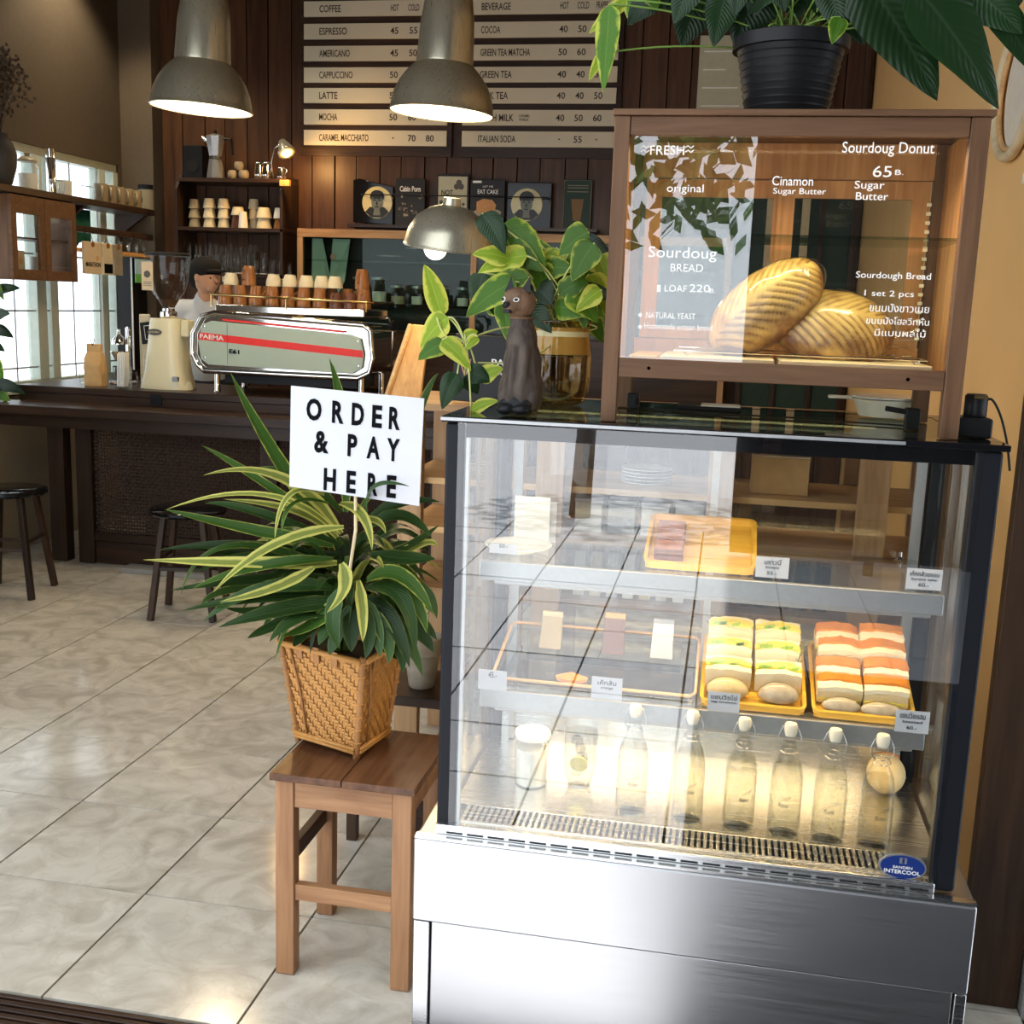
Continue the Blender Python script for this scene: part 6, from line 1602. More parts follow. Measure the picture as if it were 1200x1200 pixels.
# clip lamp
cl = thing('clip_lamp', 'small clip lamp at the end of the top shelf, its warm bulb lit', 'lamp', (-2.40, 4.9, ZA))
MB().tube([V(-2.455, 4.90, ZA + .002), V(-2.46, 4.88, ZA + .10), V(-2.43, 4.86, ZA + .19), V(-2.37, 4.85, ZA + .225)], .005, 6).build('gooseneck', 'chrome', cl, smooth=True)
box('clip', 'orange_wood', cl, -2.40, -2.33, 4.87, 4.90, ZA - .05, ZA - .01, bevel=.003)
ld = V(.45, -.35, -.75).normalized()
MB().lathe([(.022, 0), (.035, .03), (.058, .09), (.060, .10)], V(-2.375, 4.86, ZA + .235), 24, axis=ld).build('shade', 'lamp_metal', cl, smooth=True, solid=.002)
MB().lathe([(max(math.sin(PI * i / 10) * .034, 1e-4), -math.cos(PI * i / 10) * .038) for i in range(11)], V(-2.375, 4.86, ZA + .235) + ld * .082, 16).build('bulb', 'bulb_warm', cl, smooth=True)
lamp('clip_light', 'POINT', V(-2.375, 4.86, ZA + .235) + ld * .14, 16, (1, .55, .18), .03, parent=cl)

# ---- menu boards
rowsL = [('COFFEE', 'HOT', 'COLD', 'FRAPPE'), ('ESPRESSO', '45', '55', '65'), ('AMERICANO', '45', '50', '60'), ('CAPPUCCINO', '50', '60', '70'), ('LATTE', '50', '60', '70'), ('MOCHA', '50', '60', '70'), ('CARAMEL MACCHIATO', '-', '70', '80')]
rowsR = [('BEVERAGE', 'HOT', 'COLD', 'FRAPPE'), ('COCOA', '40', '50', '60'), ('GREEN TEA MATCHA', '50', '60', '70'), ('GREEN TEA', '40', '40', '50'), ('MILK TEA', '40', '40', '50'), ('FRESH MILK', '40', '50', '60'), ('ITALIAN SODA', '-', '55', '-')]
zz_ = [(3.455, 3.552), (3.312, 3.410), (3.172, 3.269), (3.034, 3.132), (2.902, 3.000), (2.762, 2.862), (2.627, 2.727)]
mbd = thing('menu_board', 'dark coffee menu with seven cream price strips on the wooden wall', 'menu', (-1.83, 5.16, 3.0))
mbd2 = thing('menu_board', 'dark beverage menu with seven cream price strips, beverage side', 'menu', (-.72, 5.16, 3.0))
for par, rows, x0, x1, cols in ((mbd, rowsL, -2.337, -1.329, (.63, .76, .885)), (mbd2, rowsR, -1.225, -.205, (.645, .765, .885))):
    box('backing', 'dark_wood', par, x0 - .03, x1 + .03, 5.165, 5.185, 2.56, 3.72)
    for (a, b_), rw_ in zip(zz_, rows):
        stp = box('strip', 'menu_board', par, x0, x1, 5.150, 5.165, a, b_, bevel=.002)
        zc = (a + b_) / 2; wdt = x1 - x0
        text(rw_[0], 'menu_ink', stp, (x0 + wdt * .11, 5.149, zc), w=min(.0185 * len(rw_[0]) + .02, .4) * (1.15 if len(rw_[0]) < 11 else 1.05), h=.045, anchor='l', bold=.012)
        for f_, tx in zip(cols, rw_[1:]): text(tx, 'menu_ink', stp, (x0 + wdt * f_, 5.149, zc), w=.012 if tx == '-' else (.055 if len(tx) < 4 else .075), h=.008 if tx == '-' else .042, bold=.012)
    if par is mbd2: text('CARAMEL\nVANILLA', 'menu_ink', par, (x0 + .42, 5.149, sum(zz_[5]) / 2), w=.075, h=.04, bold=.01)

# ---- cabinet with glass doors under the plaques
kb = thing('wall_cabinet', 'brown-framed cabinet with glass front on the back wall, jars inside', 'cabinet', (-1.2, 5.0, 1.6))
KX0, KX1, KY, KZ0, KZ1 = -2.315, .60, 4.97, 1.00, 2.06
box('top_rail', 'shelf_wood', kb, KX0, KX1, KY, KY + .03, KZ1 - .055, KZ1, bevel=.002)
box('top', 'dark_wood', kb, KX0, KX1, KY + .03, YB - .01, KZ1 - .025, KZ1)
for x in (KX0, -1.10, KX1 - .04): box('post', 'shelf_wood_v', kb, x, x + .04, KY, KY + .03, KZ0, KZ1 - .056, bevel=.002)
for x in (KX0, KX1 - .02): box('side', 'dark_wood_v', kb, x, x + .02, KY + .03, YB - .01, KZ0, KZ1 - .026)
box('back', 'chalkboard', kb, KX0 + .02, KX1 - .02, YB - .02, YB - .012, KZ0, KZ1 - .026)
for x0, x1 in ((KX0 + .041, -1.101), (-1.059, KX1 - .041)): box('pane', 'green_glass', kb, x0, x1, KY + .01, KY + .014, 1.40, KZ1 - .056)
for z_ in (1.86, 1.575, 1.395): box('shelf', 'green_glass' if z_ != 1.395 else 'dark_wood', kb, KX0 + .021, KX1 - .021, KY + .05, YB - .022, z_ - .012, z_)
box('cupboard_front', 'dark_wood', kb, KX0 + .041, KX1 - .041, KY + .005, KY + .02, KZ0, 1.38)
for k in range(11):
    x = -1.90 + k * .135 + (.05 if k > 3 else 0); r = .052 if k < 3 else .042; h_ = .16 if k < 2 else .11
    o = thing('storage_jar', 'glass storage jar on the lower cabinet shelf, %s of the row' % (ORD + ['eleventh'])[min(k, 8) if k < 9 else (9 if k == 10 else 8)] if k != 9 else 'glass storage jar, last but one on the lower cabinet shelf', 'jar', (x, 5.09, 1.5755), 'jars in the wall cabinet' if k < 7 else 'jars behind the pothos')
    MB().lathe([(r, 0), (r, h_)], (x, 5.09, 1.5755), 16).build('glass', 'clear_glass', o, smooth=True)
    MB().lathe([(.0001, .002), (r * .93, .002), (r * .93, h_ * .5), (.0001, h_ * .52)], (x, 5.09, 1.5755), 16).build('contents', 'paper_white' if k % 2 else 'grey_bread', o, smooth='auto')
    MB().lathe([(r * 1.04, 0), (r * 1.04, .015), (.0001, .016)], (x, 5.09, 1.5755 + h_ + .0005), 16).build('lid', 'aluminium', o, smooth='auto')
o = thing('apron_cloth', 'pale patterned apron hanging inside the cabinet corner', 'apron', (-2.15, 5.08, 1.9))
MB().add([(-2.24, 5.06, 2.0), (-2.17, 5.07, 2.0), (-2.10, 5.09, 1.66), (-2.13, 5.06, 1.62), (-2.24, 5.05, 1.66)], [(0, 1, 2, 3, 4)]).build('cloth', 'panel_grey', o, solid=.006)
MB().add([(-2.09, 5.06, 2.0), (-1.97, 5.07, 2.0), (-2.00, 5.05, 1.72), (-2.07, 5.06, 1.60), (-2.12, 5.07, 1.68)], [(0, 1, 2, 3, 4)]).build('cloth', 'panel_grey', o, solid=.006)
MB().lathe([(.02, 0), (.02, .003), (.0001, .003)], (-2.085, 5.05, 1.88), 14, axis=(0, -1, 0)).build('button', 'pink_paint', o)
for k, x in enumerate((-1.70, -1.52)):
    o = thing('glass_dish', ['shallow glass dish on the upper cabinet shelf', 'stemmed glass bowl on the upper cabinet shelf'][k], 'dish', (x, 5.08, 1.8605))
    MB().lathe([(.03, 0), (.03, .004), (.085, .035)] if k == 0 else [(.035, 0), (.006, .01), (.006, .05), (.06, .09)], (x, 5.08, 1.8605), 20).build('glass', 'clear_glass', o, smooth=True)
    MB().lathe([(.086 if k == 0 else .061, 0), (.086 if k == 0 else .061, .003)], (x, 5.08, 1.8605 + (.035 if k == 0 else .09)), 20).build('rim', 'aluminium', o)

# ---- picture shelf: plaques, books, posters
box_z = 2.105
o = thing('picture_ledge', 'dark narrow picture ledge above the glass-fronted cabinet', 'shelf', (-1.1, 5.13, 2.09)); box('board', 'dark_wood', o, -1.99, -.28, 5.06, YB - .012, 2.083, 2.104); 
MB().tube([V(-1.9, 5.08, 2.30), V(-.62, 5.08, 2.30)], .004, 6).build('retaining_wire', 'black_metal', o)
for x in (-1.9, -.62): MB().tube([V(x, 5.08, 2.30), V(x, YB - .012, 2.30)], .004, 6).build('wire_end', 'black_metal', o)
def plaque(label, xc, zc, shape, seed):
    t = thing('portrait_plaque', label, 'plaque', (xc, 5.13, box_z))
    MB().prism(shape, 5.135, 5.155).build('board', 'black_gloss', t, bevel=.004)
    R_ = .108
    MB().lathe([(R_, 0), (R_ * .98, .008), (.0001, .010)], (xc, 5.134, zc), 36, axis=(0, -1, 0)).build('plate', 'plate_yellow', t, smooth='auto')
    Y = 5.123
    def ov(dx, dz, a, b_, m_, nm, y=0): MB().prism([(xc + dx + a * math.cos(q * PI / 12), zc + dz + b_ * math.sin(q * PI / 12)) for q in range(24)], Y - .0016 - y, Y - y).build(nm, m_, t)
    MB().prism([(xc - .085, zc - .064), (xc - .05, zc - .03), (xc + .05, zc - .03), (xc + .085, zc - .064), (xc + .04, zc - .098), (xc - .04, zc - .098)], Y - .0012, Y).build('painted_jacket', 'dark_glaze', t)
    ov(0, .045 if seed else .04, .050, .042, 'dark_glaze', 'painted_hair', .001)
    ov(0, .005, .040, .056, 'face_grey', 'painted_face', .002)
    MB().prism([(xc - .018, zc - .04), (xc + .018, zc - .04), (xc + .026, zc - .085), (xc - .026, zc - .085)], Y - .0025, Y - .001).build('painted_neck', 'face_grey', t)
    ov(0, .046, .044, .020, 'dark_glaze', 'painted_fringe', .004)
    for s_ in (-1, 1):
        ov(s_ * .017, .014, .009, .004, 'dark_glaze', 'painted_eye', .004); ov(s_ * .017, .026, .012, .0025, 'dark_glaze', 'painted_brow', .004)
    ov(0, -.006, .006, .014, 'dark_glaze', 'painted_nose', .004); ov(0, -.030, .015, .004, 'dark_glaze', 'painted_mouth', .004)
plaque('shield-shaped black plaque with a round painted portrait plate', -1.80, 2.252, [(-1.975, 2.12), (-1.69, 2.106), (-1.69, 2.36), (-1.80, 2.38), (-1.93, 2.41), (-1.975, 2.40)], 0)
plaque('square black plaque with a round painted portrait plate, near the green poster', -.765, 2.255, [(-.90, 2.106), (-.60, 2.106), (-.60, 2.40), (-.90, 2.40)], 1)
bk1 = thing('picture_book', 'dark book with white title and night cover on the picture ledge', 'book', (-1.57, 5.13, box_z))
box('cover', 'book_black', bk1, -1.672, -1.465, 5.125, 5.150, 2.106, 2.412, bevel=.002)
text('Cabin Porn', 'paper_white', bk1, (-1.568, 5.1245, 2.345), w=.145, h=.036, bold=.02)
for k in range(26): 
    x_, z_ = random.uniform(-1.65, -1.49), random.uniform(2.15, 2.30); box('cover_speck', random.choice(['ink_soft', 'terracotta', 'mug_tan']), bk1, x_, x_ + random.uniform(.006, .02), 5.1243, 5.1249, z_, z_ + random.uniform(.006, .02))
bk2 = thing('framed_print', 'pale print with dark lettering on the picture ledge', 'print', (-1.27, 5.13, box_z))
box('frame', 'book_black', bk2, -1.385, -1.160, 5.128, 5.150, 2.106, 2.445, bevel=.002); box('sheet', 'poster_cream', bk2, -1.372, -1.173, 5.126, 5.1279, 2.13, 2.43)
text('NOT', 'poster_dark_green', bk2, (-1.31, 5.1255, 2.325), w=.08, h=.035, bold=.02); text('JUST', 'poster_dark_green', bk2, (-1.25, 5.1255, 2.28), w=.06, h=.028, bold=.02)
for k in range(22):
    a = random.uniform(0, 6.28); x_, z_ = -1.272 + random.uniform(-.085, .085), random.uniform(2.15, 2.27)
    MB().lathe([(random.uniform(.006, .014), 0), (.001, .0012)], (x_, 5.1258, z_), 8, axis=(0, -1, 0)).build('printed_blob', random.choice(['poster_dark_green', 'hedge_green', 'ink_soft']), bk2)
for dx, dz in ((-.015, .02), (.015, .02), (0, .045)): MB().lathe([(.020, 0), (.0001, .001)], (-1.23 + dx, 5.1258, 2.345 + dz), 14, axis=(0, -1, 0)).build('printed_mark', 'ink_soft', bk2)
bk3 = thing('cake_book', 'dark cake cookbook with a pink cake on its cover, on the ledge', 'book', (-1.03, 5.13, box_z))
box('cover', 'book_black', bk3, -1.150, -.915, 5.125, 5.150, 2.106, 2.412, bevel=.002)
text('EAT CAKE', 'paper_white', bk3, (-1.03, 5.1245, 2.335), w=.14, h=.028, bold=.01); text('LET ME', 'paper_white', bk3, (-1.03, 5.1245, 2.368), w=.07, h=.012)
box('price_sticker', 'paper_white', bk3, -1.135, -1.075, 5.1243, 5.1249, 2.39, 2.405)
MB().prism([(-1.03 + .095 * math.cos(q * PI / 12), 2.20 + .028 * math.sin(q * PI / 12)) for q in range(24)], 5.1236, 5.1249).build('printed_plate', 'mug_tan', bk3)
MB().prism([(-1.105, 2.205), (-.985, 2.195), (-.97, 2.25), (-1.0, 2.282), (-1.06, 2.288), (-1.105, 2.268)], 5.122, 5.1235).build('printed_cake', 'cake_paint', bk3)
box('printed_cloth', 'paper_white', bk3, -1.14, -.925, 5.1243, 5.1249, 2.11, 2.165)
ps = thing('drink_poster', 'dark green poster with a drawn iced drink beside the portrait plaques', 'poster', (-.43, 5.15, 2.12))
box('sheet', 'poster_dark_green', ps, -.525, -.335, 5.160, 5.168, 2.108, 2.425)
MB().tube([V(-.52, 5.158, 2.113), V(-.34, 5.158, 2.113), V(-.34, 5.158, 2.42), V(-.52, 5.158, 2.42)], .0025, 4, closed=True).build('border', 'mug_tan', ps)
MB().prism([(-.455, 2.16), (-.405, 2.16), (-.388, 2.30), (-.472, 2.30)], 5.1575, 5.1595).build('drawn_cup', 'tea_paint', ps)
for z_ in (2.385, 2.37, 2.345): box('text_line', 'mug_tan', ps, -.50, -.36, 5.1585, 5.1597, z_, z_ + .004)

# ---- window wall: long shelf, cabinet, rail
ws = thing('window_shelf', 'long dark plank shelf across the top of the bright window', 'shelf', (-3.5, 4.3, 2.15))
box('plank', 'dark_wood_y', ws, XL + .001, -3.39, 3.0, 5.03, 2.125, 2.165, bevel=.004)
for y_ in (3.28, 4.2, 4.95): MB().prism([(XL + .001, 1.98), (XL + .03, 1.98), (-3.42, 2.124), (XL + .001, 2.124)], y_, y_ + .03).build('bracket', 'dark_wood_v', ws)
WZ = 2.1655
def sy_at(px, x=-3.47):  # depth along the window wall
    d = CF + CR * ((px - 600) / FPX) + CU * ((600 - 225) / FPX); return (CAM + d * ((x - CAM.x) / d.x)).y
y_ = sy_at(2)
vs = thing('dark_vase', 'big dark vase holding dried flowers on the window shelf', 'vase', (-3.47, y_, WZ))
MB().lathe([(.05, 0), (.06, .01), (.085, .10), (.09, .17), (.07, .23), (.045, .26), (.05, .28)], (-3.47, y_, WZ), 24).build('vase', 'vase_dark', vs, smooth=True)
dr = thing('dried_flowers', 'dry brown flower sprays standing in the dark vase', 'dried flowers', (-3.47, y_, WZ + .2))
mb = MB()
for k in range(70):
    a = random.uniform(0, 6.28); r = random.uniform(.03, .16); e = V(-3.47 + r * math.cos(a), y_ + r * math.sin(a), WZ + random.uniform(.42, .72))
    mb.tube(bez(V(-3.47, y_, WZ + .2), V(-3.47, y_, WZ + .4), e, 4), .0015, 3)
    for j in range(6):
        p = e + V(random.uniform(-.03, .03), random.uniform(-.03, .03), random.uniform(-.06, .03)); mb.obox(p, V(.006, 0, 0), V(0, .005, 0), V(0, 0, .007))
o = mb.build('sprays', 'dried', dr); o['kind'] = 'stuff'
for k, px in enumerate((33, 74)):
    y_ = sy_at(px); o = thing('ribbed_canister', ['big ribbed glass canister beside the dark vase', 'ribbed glass canister with a knobbed lid, next to the steel flask'][k], 'canister', (-3.47, y_, WZ))
    pr_ = MB(); n = 40
    for z_, r in ((0, .058), (.13, .062), (.15, .05), (.155, .052)):
        for j in range(n): rr = r * (1 + (.035 if j % 2 else 0) * (z_ < .14)); pr_.v.append((-3.47 + rr * math.cos(2 * PI * j / n), y_ + rr * math.sin(2 * PI * j / n), WZ + z_))
    for i in range(3):
        for j in range(n): pr_.f.append((i * n + j, i * n + (j + 1) % n, (i + 1) * n + (j + 1) % n, (i + 1) * n + j))
    pr_.build('glass', 'clear_glass', o)
    MB().lathe([(.056, 0), (.056, .01), (.03, .03), (.014, .032), (.02, .05), (.0001, .06)], (-3.47, y_, WZ + .156), 20).build('lid', ['mug_tan', 'clear_glass'][k], o, smooth='auto')
    MB().lathe([(.0001, .003), (.05, .003), (.052, .09), (.0001, .09)], (-3.47, y_, WZ), 20).build('contents', 'juice_white', o, smooth='auto')
y_ = sy_at(57); o = thing('steel_flask', 'slim steel flask between the two ribbed canisters', 'flask', (-3.45, y_, WZ)); MB().lathe([(.028, 0), (.028, .20), (.026, .205)], (-3.45, y_, WZ), 18).build('body', 'chrome', o, smooth='auto'); MB().lathe([(.028, 0), (.028, .05), (.0001, .055)], (-3.45, y_, WZ + .206), 18).build('cap', 'chrome', o, smooth='auto')
for k, px in enumerate((64, 70, 100, 106)):
    y_ = sy_at(px, -3.42); o = thing('small_glass', ['small clear glass before the flask on the window shelf', 'small clear glass before the knobbed canister', 'round clear glass beside the tan mugs, outer one', 'round clear glass touching the row of tan mugs'][k], 'glass', (-3.42, y_, WZ)); MB().lathe([(.022, 0), (.030, .03), (.026, .075)], (-3.42, y_, WZ), 14).build('glass', 'clear_glass', o, smooth=True); MB().lathe([(.0265, 0), (.0265, .003)], (-3.42, y_, WZ + .075), 14).build('rim', 'aluminium', o)
mug0 = None
for k in range(5):
    y_ = sy_at(118 + k * 10, -3.46)
    if mug0 is None:
        mug0 = thing('tan_mug', '', 'mug', (0, 0, 0), 'tan mugs on the window shelf')
        MB().lathe([(.042, 0), (.045, .005), (.045, .115), (.041, .115), (.041, .01), (.0001, .008)], n=22).build('cup', 'mug_tan', mug0, smooth='auto')
        MB().tube([V(.043, 0, .095), V(.075, 0, .09), V(.082, 0, .058), V(.073, 0, .028), V(.043, 0, .022)], .007, 8).build('handle', 'mug_tan', mug0, smooth=True)
        t = mug0
    else: t = copy_tree(mug0)
    t['label'] = 'tan mug in the row on the window shelf, %s from the canisters' % ['first', 'second', 'third', 'fourth', 'fifth'][k]; t.location = (-3.46, y_, WZ); t.rotation_euler = (0, 0, -.9)
y_ = sy_at(172, -3.47); o = thing('dark_lidded_jar', 'black-lidded tan canister after the last tan mug', 'canister', (-3.47, y_, WZ)); MB().lathe([(.055, 0), (.056, .14)], (-3.47, y_, WZ), 20).build('body', 'mug_tan', o, smooth='auto'); MB().lathe([(.058, 0), (.058, .03), (.0001, .034)], (-3.47, y_, WZ + .1405), 20).build('lid', 'black_plastic', o, smooth='auto')
y_ = 4.95; o = thing('oil_lamp', 'tiny glass lamp at the corner end of the window shelf', 'lamp', (-3.45, y_, WZ)); MB().lathe([(.03, 0), (.032, .02), (.012, .04)], (-3.45, y_, WZ), 14).build('base', 'clear_glass', o, smooth='auto'); MB().lathe([(.012, 0), (.014, .02), (.006, .05), (.0001, .055)], (-3.45, y_, WZ + .0405), 12).build('chimney', 'brass', o, smooth=True)
# hanging cabinet
hc_ = thing('window_cabinet', 'small brown wooden cabinet with two glass doors under the window shelf', 'cabinet', (-3.5, 3.7, 1.7))
HY0, HY1, HZ0, HZ1 = 3.40, 4.05, 1.645, 2.118
for a in ((XL + .001, -3.42, HY0, HY0 + .02, HZ0, HZ1), (XL + .001, -3.42, HY1 - .02, HY1, HZ0, HZ1)): box('side', 'box_wood_v', hc_, *a)
for a in ((XL + .001, -3.42, HY0 + .02, HY1 - .02, HZ0, HZ0 + .02), (XL + .001, -3.42, HY0 + .02, HY1 - .02, HZ1 - .02, HZ1), (XL + .001, -3.44, HY0 + .02, HY1 - .02, 1.88, 1.89)): box('board', 'dark_wood_y', hc_, *a)
for y0, y1 in ((HY0, 3.722), (3.728, HY1)):
    d_ = MB().box(-3.42, -3.395, y0, y0 + .05, HZ0, HZ1).box(-3.42, -3.395, y1 - .05, y1, HZ0, HZ1).box(-3.42, -3.395, y0 + .05, y1 - .05, HZ1 - .10, HZ1).box(-3.42, -3.395, y0 + .05, y1 - .05, HZ0, HZ0 + .06).build('door', 'box_wood', hc_, bevel=.002)
    box('pane', 'clear_glass', d_, -3.41, -3.405, y0 + .05, y1 - .05, HZ0 + .06, HZ1 - .10)
for k, (y_, zb_) in enumerate(((3.52, HZ0 + .0205), (3.64, HZ0 + .0205), (3.80, HZ0 + .0205), (3.90, HZ0 + .0205))):
    o = thing('coffee_pouch', ['pale coffee pouch in the window cabinet, cabinet end', 'pale coffee pouch with a round mark in the window cabinet', 'white mug inside the window cabinet', 'small pale pouch inside the far window cabinet door'][k], 'pouch' if k != 2 else 'mug', (-3.53, y_, zb_))
    if k == 2: MB().lathe([(.03, 0), (.034, .12)], (-3.53, y_, zb_), 16).build('cup', 'white_paint', o, smooth='auto'); MB().tube([V(-3.53, y_ + .034, zb_ + .09), V(-3.53, y_ + .06, zb_ + .06), V(-3.53, y_ + .034, zb_ + .03)], .005, 6).build('handle', 'white_paint', o)
    else:
        MB().box(-3.55, -3.51, y_ - .045, y_ + .045, zb_, zb_ + .15).build('pouch', 'kraft_pale', o, bevel=.006); MB().lathe([(.02, 0), (.0001, .001)], (-3.5095, y_, zb_ + .09), 16, axis=(1, 0, 0)).build('mark', 'kraft_paper', o)
# rail with hooks, wooden rack with glasses and hanging bags
o = tag(MB().box(-3.43, -3.405, 4.056, 5.03, 1.955, 1.995).build('hook_rail', 'dark_wood_y', None, bevel=.003), 'dark wooden hook rail across the window below the shelf', 'rail')
for k in range(9): MB().tube([V(-3.40, 4.13 + k * .1, 1.975), V(-3.385, 4.13 + k * .1, 1.97), V(-3.38, 4.13 + k * .1, 1.955), V(-3.395, 4.13 + k * .1, 1.95)], .0025, 5).build('hook', 'black_metal', o)
for y_ in (4.06, 5.0): MB().box(XL + .001, -3.43, y_, y_ + .02, 1.96, 1.99).build('arm', 'dark_wood_y', o)
o = tag(MB().box(-3.52, -3.40, 4.056, 5.03, 1.835, 1.858).build('glass_rack', 'orange_wood', None, bevel=.003), 'narrow orange-brown wooden rack below the hook rail', 'rack')
for y_ in (4.06, 5.0): MB().box(XL + .001, -3.52, y_, y_ + .02, 1.838, 1.855).build('arm', 'orange_wood', o)
for k in range(6):
    y_ = 4.42 + k * .105; t = thing('wine_glass', 'stemmed glass upside down on the orange-brown rack, %s from the hanging bags' % ORD[k], 'glass', (-3.46, y_, 1.8585), 'stemmed glasses on the rack')
    MB().lathe([(.03, 0), (.036, .04), (.02, .07), (.004, .075), (.004, .11), (.028, .115)], (-3.46, y_, 1.8585), 14).build('glass', 'clear_glass', t, smooth=True); MB().lathe([(.030, 0), (.030, .003)], (-3.46, y_, 1.859), 14).build('rim', 'aluminium', t)
for k, (y0, y1, m_, lb_) in enumerate(((4.10, 4.30, 'kraft_pale', 'kraft coffee bag printed MARATHON hanging from the rack'), (4.32, 4.44, 'cup_cream', 'pale coffee bag with black band hanging beside the kraft one'), (4.46, 4.56, 'terracotta', 'small photo card hanging after the two coffee bags'))):
    o = thing('hanging_bag', lb_, 'bag', (-3.39, (y0 + y1) / 2, 1.9))
    MB().box(-3.396, -3.378, y0, y1, 1.70, 1.90).build('bag', m_, o, bevel=.004)
    if k == 0: text('MARATHON', 'ink', o, (-3.3775, (y0 + y1) / 2, 1.76), w=.17, h=.03, right=(0, 1, 0), bold=.03); MB().lathe([(.017, 0), (.0001, .001)], (-3.3775, 4.25, 1.80), 14, axis=(1, 0, 0)).build('mark', 'kraft_paper', o)
    if k == 1: box('black_band', 'ink', o, -3.3775, -3.376, y0 + .01, y1 - .01, 1.71, 1.77)
    MB().tube([V(-3.387, (y0 + y1) / 2 - .02, 1.90), V(-3.387, (y0 + y1) / 2, 1.945), V(-3.387, (y0 + y1) / 2 + .02, 1.90)], .002, 5).build('loop', 'black_metal', o)
    MB().lathe([(.018, 0), (.018, .003), (.0001, .003)], (-3.377, (y0 + y1) / 2, 1.885), 14, axis=(1, 0, 0)).build('valve', 'cup_brown', o)
o = thing('green_blind', 'dark green cloth hanging in the window behind the hook rail', 'cloth', (XL + .02, 4.25, 2.0))
mb = MB(); 
for i in range(13):
    for z_ in (1.86 + .05 * math.sin(i * .8), 2.12): mb.v.append((XL + .03 + .010 * math.sin(i * 1.7), 4.03 + i * .045, z_))
for i in range(12): mb.f.append((2 * i, 2 * i + 2, 2 * i + 3, 2 * i + 1))
mb.build('cloth', 'cloth_green', o, smooth=True, solid=.003)
o = thing('landscape_poster', 'small green landscape picture hanging at the end of the wooden rack', 'picture', (-3.40, 4.85, 1.75)); 
box('sky', 'poster_sky', o, -3.403, -3.40, 4.76, 4.98, 1.72, 1.82); box('meadow', 'poster_green', o, -3.4035, -3.3995, 4.76, 4.98, 1.66, 1.72)
MB().tube([V(-3.40, 4.77, 1.82), V(-3.40, 4.77, 1.834)], .002, 4).build('string', 'black_metal', o)
o = thing('dark_locker', 'dark upright cabinet with white edge between window and corner post', 'cabinet', (-3.5, 4.93, 1.05))
box('body', 'black_plastic', o, XL + .07, -3.47, 4.83, 5.04, 1.06, 1.83, bevel=.004); MB().tube([V(-3.468, 4.83, 1.06), V(-3.468, 4.83, 1.83), V(-3.468, 5.03, 1.83)], .006, 6).build('white_edge', 'white_paint', o)
box('leg', 'dark_wood_v', o, XL + .09, -3.50, 4.86, 5.0, .002, 1.059)

# ---- plant at the picture's edge on the bar ledge
c = V(-3.555, 3.30, .9555)
o = thing('small_pot', 'small dark pot at the outer end of the bar ledge', 'pot', c); MB().lathe([(.04, 0), (.055, .09), (.058, .10), (.05, .10), (.045, .08), (.0001, .08)], c, 20).build('pot', 'vase_dark', o, smooth='auto')
le = thing('bar_plant', 'leafy green plant at the outer end of the bar against the window', 'plant', c + V(0, 0, .08))
for a, b_, c_, d_, wd, lm in ((-12, 345, 24, 338, .035, 2), (-10, 372, 12, 368, .03, 2), (-10, 385, 16, 396, .03, 2), (-8, 420, 4, 448, .03, 0), (-5, 450, 30, 462, .03, 2), (2, 452, 8, 476, .022, 0), (-10, 460, 12, 470, .03, 0), (-12, 325, 5, 352, .03, 0), (-20, 400, 6, 412, .03, 2)):
    pl(a, b_, c_, d_, 3.33, wd, ['leaf_pothos', 'leaf_pothos_lime', 'leaf_dark'][lm], le, c + V(0, 0, .09), stemc='stem_green')

# ---- pendants and desk lamp
def pendant(label, x, y, z, tilt):
    t = thing('pendant_lamp', label, 'lamp', (x, y, z), 'pendant lamps')
    pr_ = [(.238, 0), (.243, .004), (.239, .010), (.236, .035), (.226, .080), (.206, .128), (.176, .172), (.146, .203), (.130, .216), (.131, .226), (.122, .40), (.102, .545), (.092, .555), (.03, .562), (.022, .58)]
    ax = V(math.sin(tilt), 0, math.cos(tilt))
    MB().lathe(pr_, V(x, y, z), 48, axis=ax).build('shade', 'lamp_metal', t, smooth='auto')
    MB().lathe([(.235, .004), (.231, .035), (.221, .080), (.201, .126), (.171, .168), (.12, .20), (.05, .24), (.0001, .24)], V(x, y, z), 40, axis=ax).build('lining', 'lamp_inside', t, smooth=True)
    MB().lathe([(.0001, -.04), (.025, -.03), (.033, 0), (.025, .03), (.014, .06), (.014, .10), (.0001, .10)], V(x, y, z) + ax * .12, 16, axis=ax).build('bulb', 'bulb_soft', t, smooth=True)
    MB().tube([V(x, y, z) + ax * .58, V(x + .02, y, ZC - .04)], .006, 6).build('cord', 'black_plastic', t)
    MB().lathe([(.05, 0), (.05, .035)], (x + .02, y, ZC - .036), 16).build('ceiling_rose', 'black_plastic', t)
    lamp('pendant_light', 'POINT', V(x, y, z) + ax * .045, 22, (1, .80, .52), .04, parent=t)
pendant('brushed metal pendant lamp hanging over the corner shelves', -1.945, 2.8, 2.47, .05)
pendant('brushed metal pendant lamp hanging before the menu boards', -.755, 2.8, 2.455, .05)

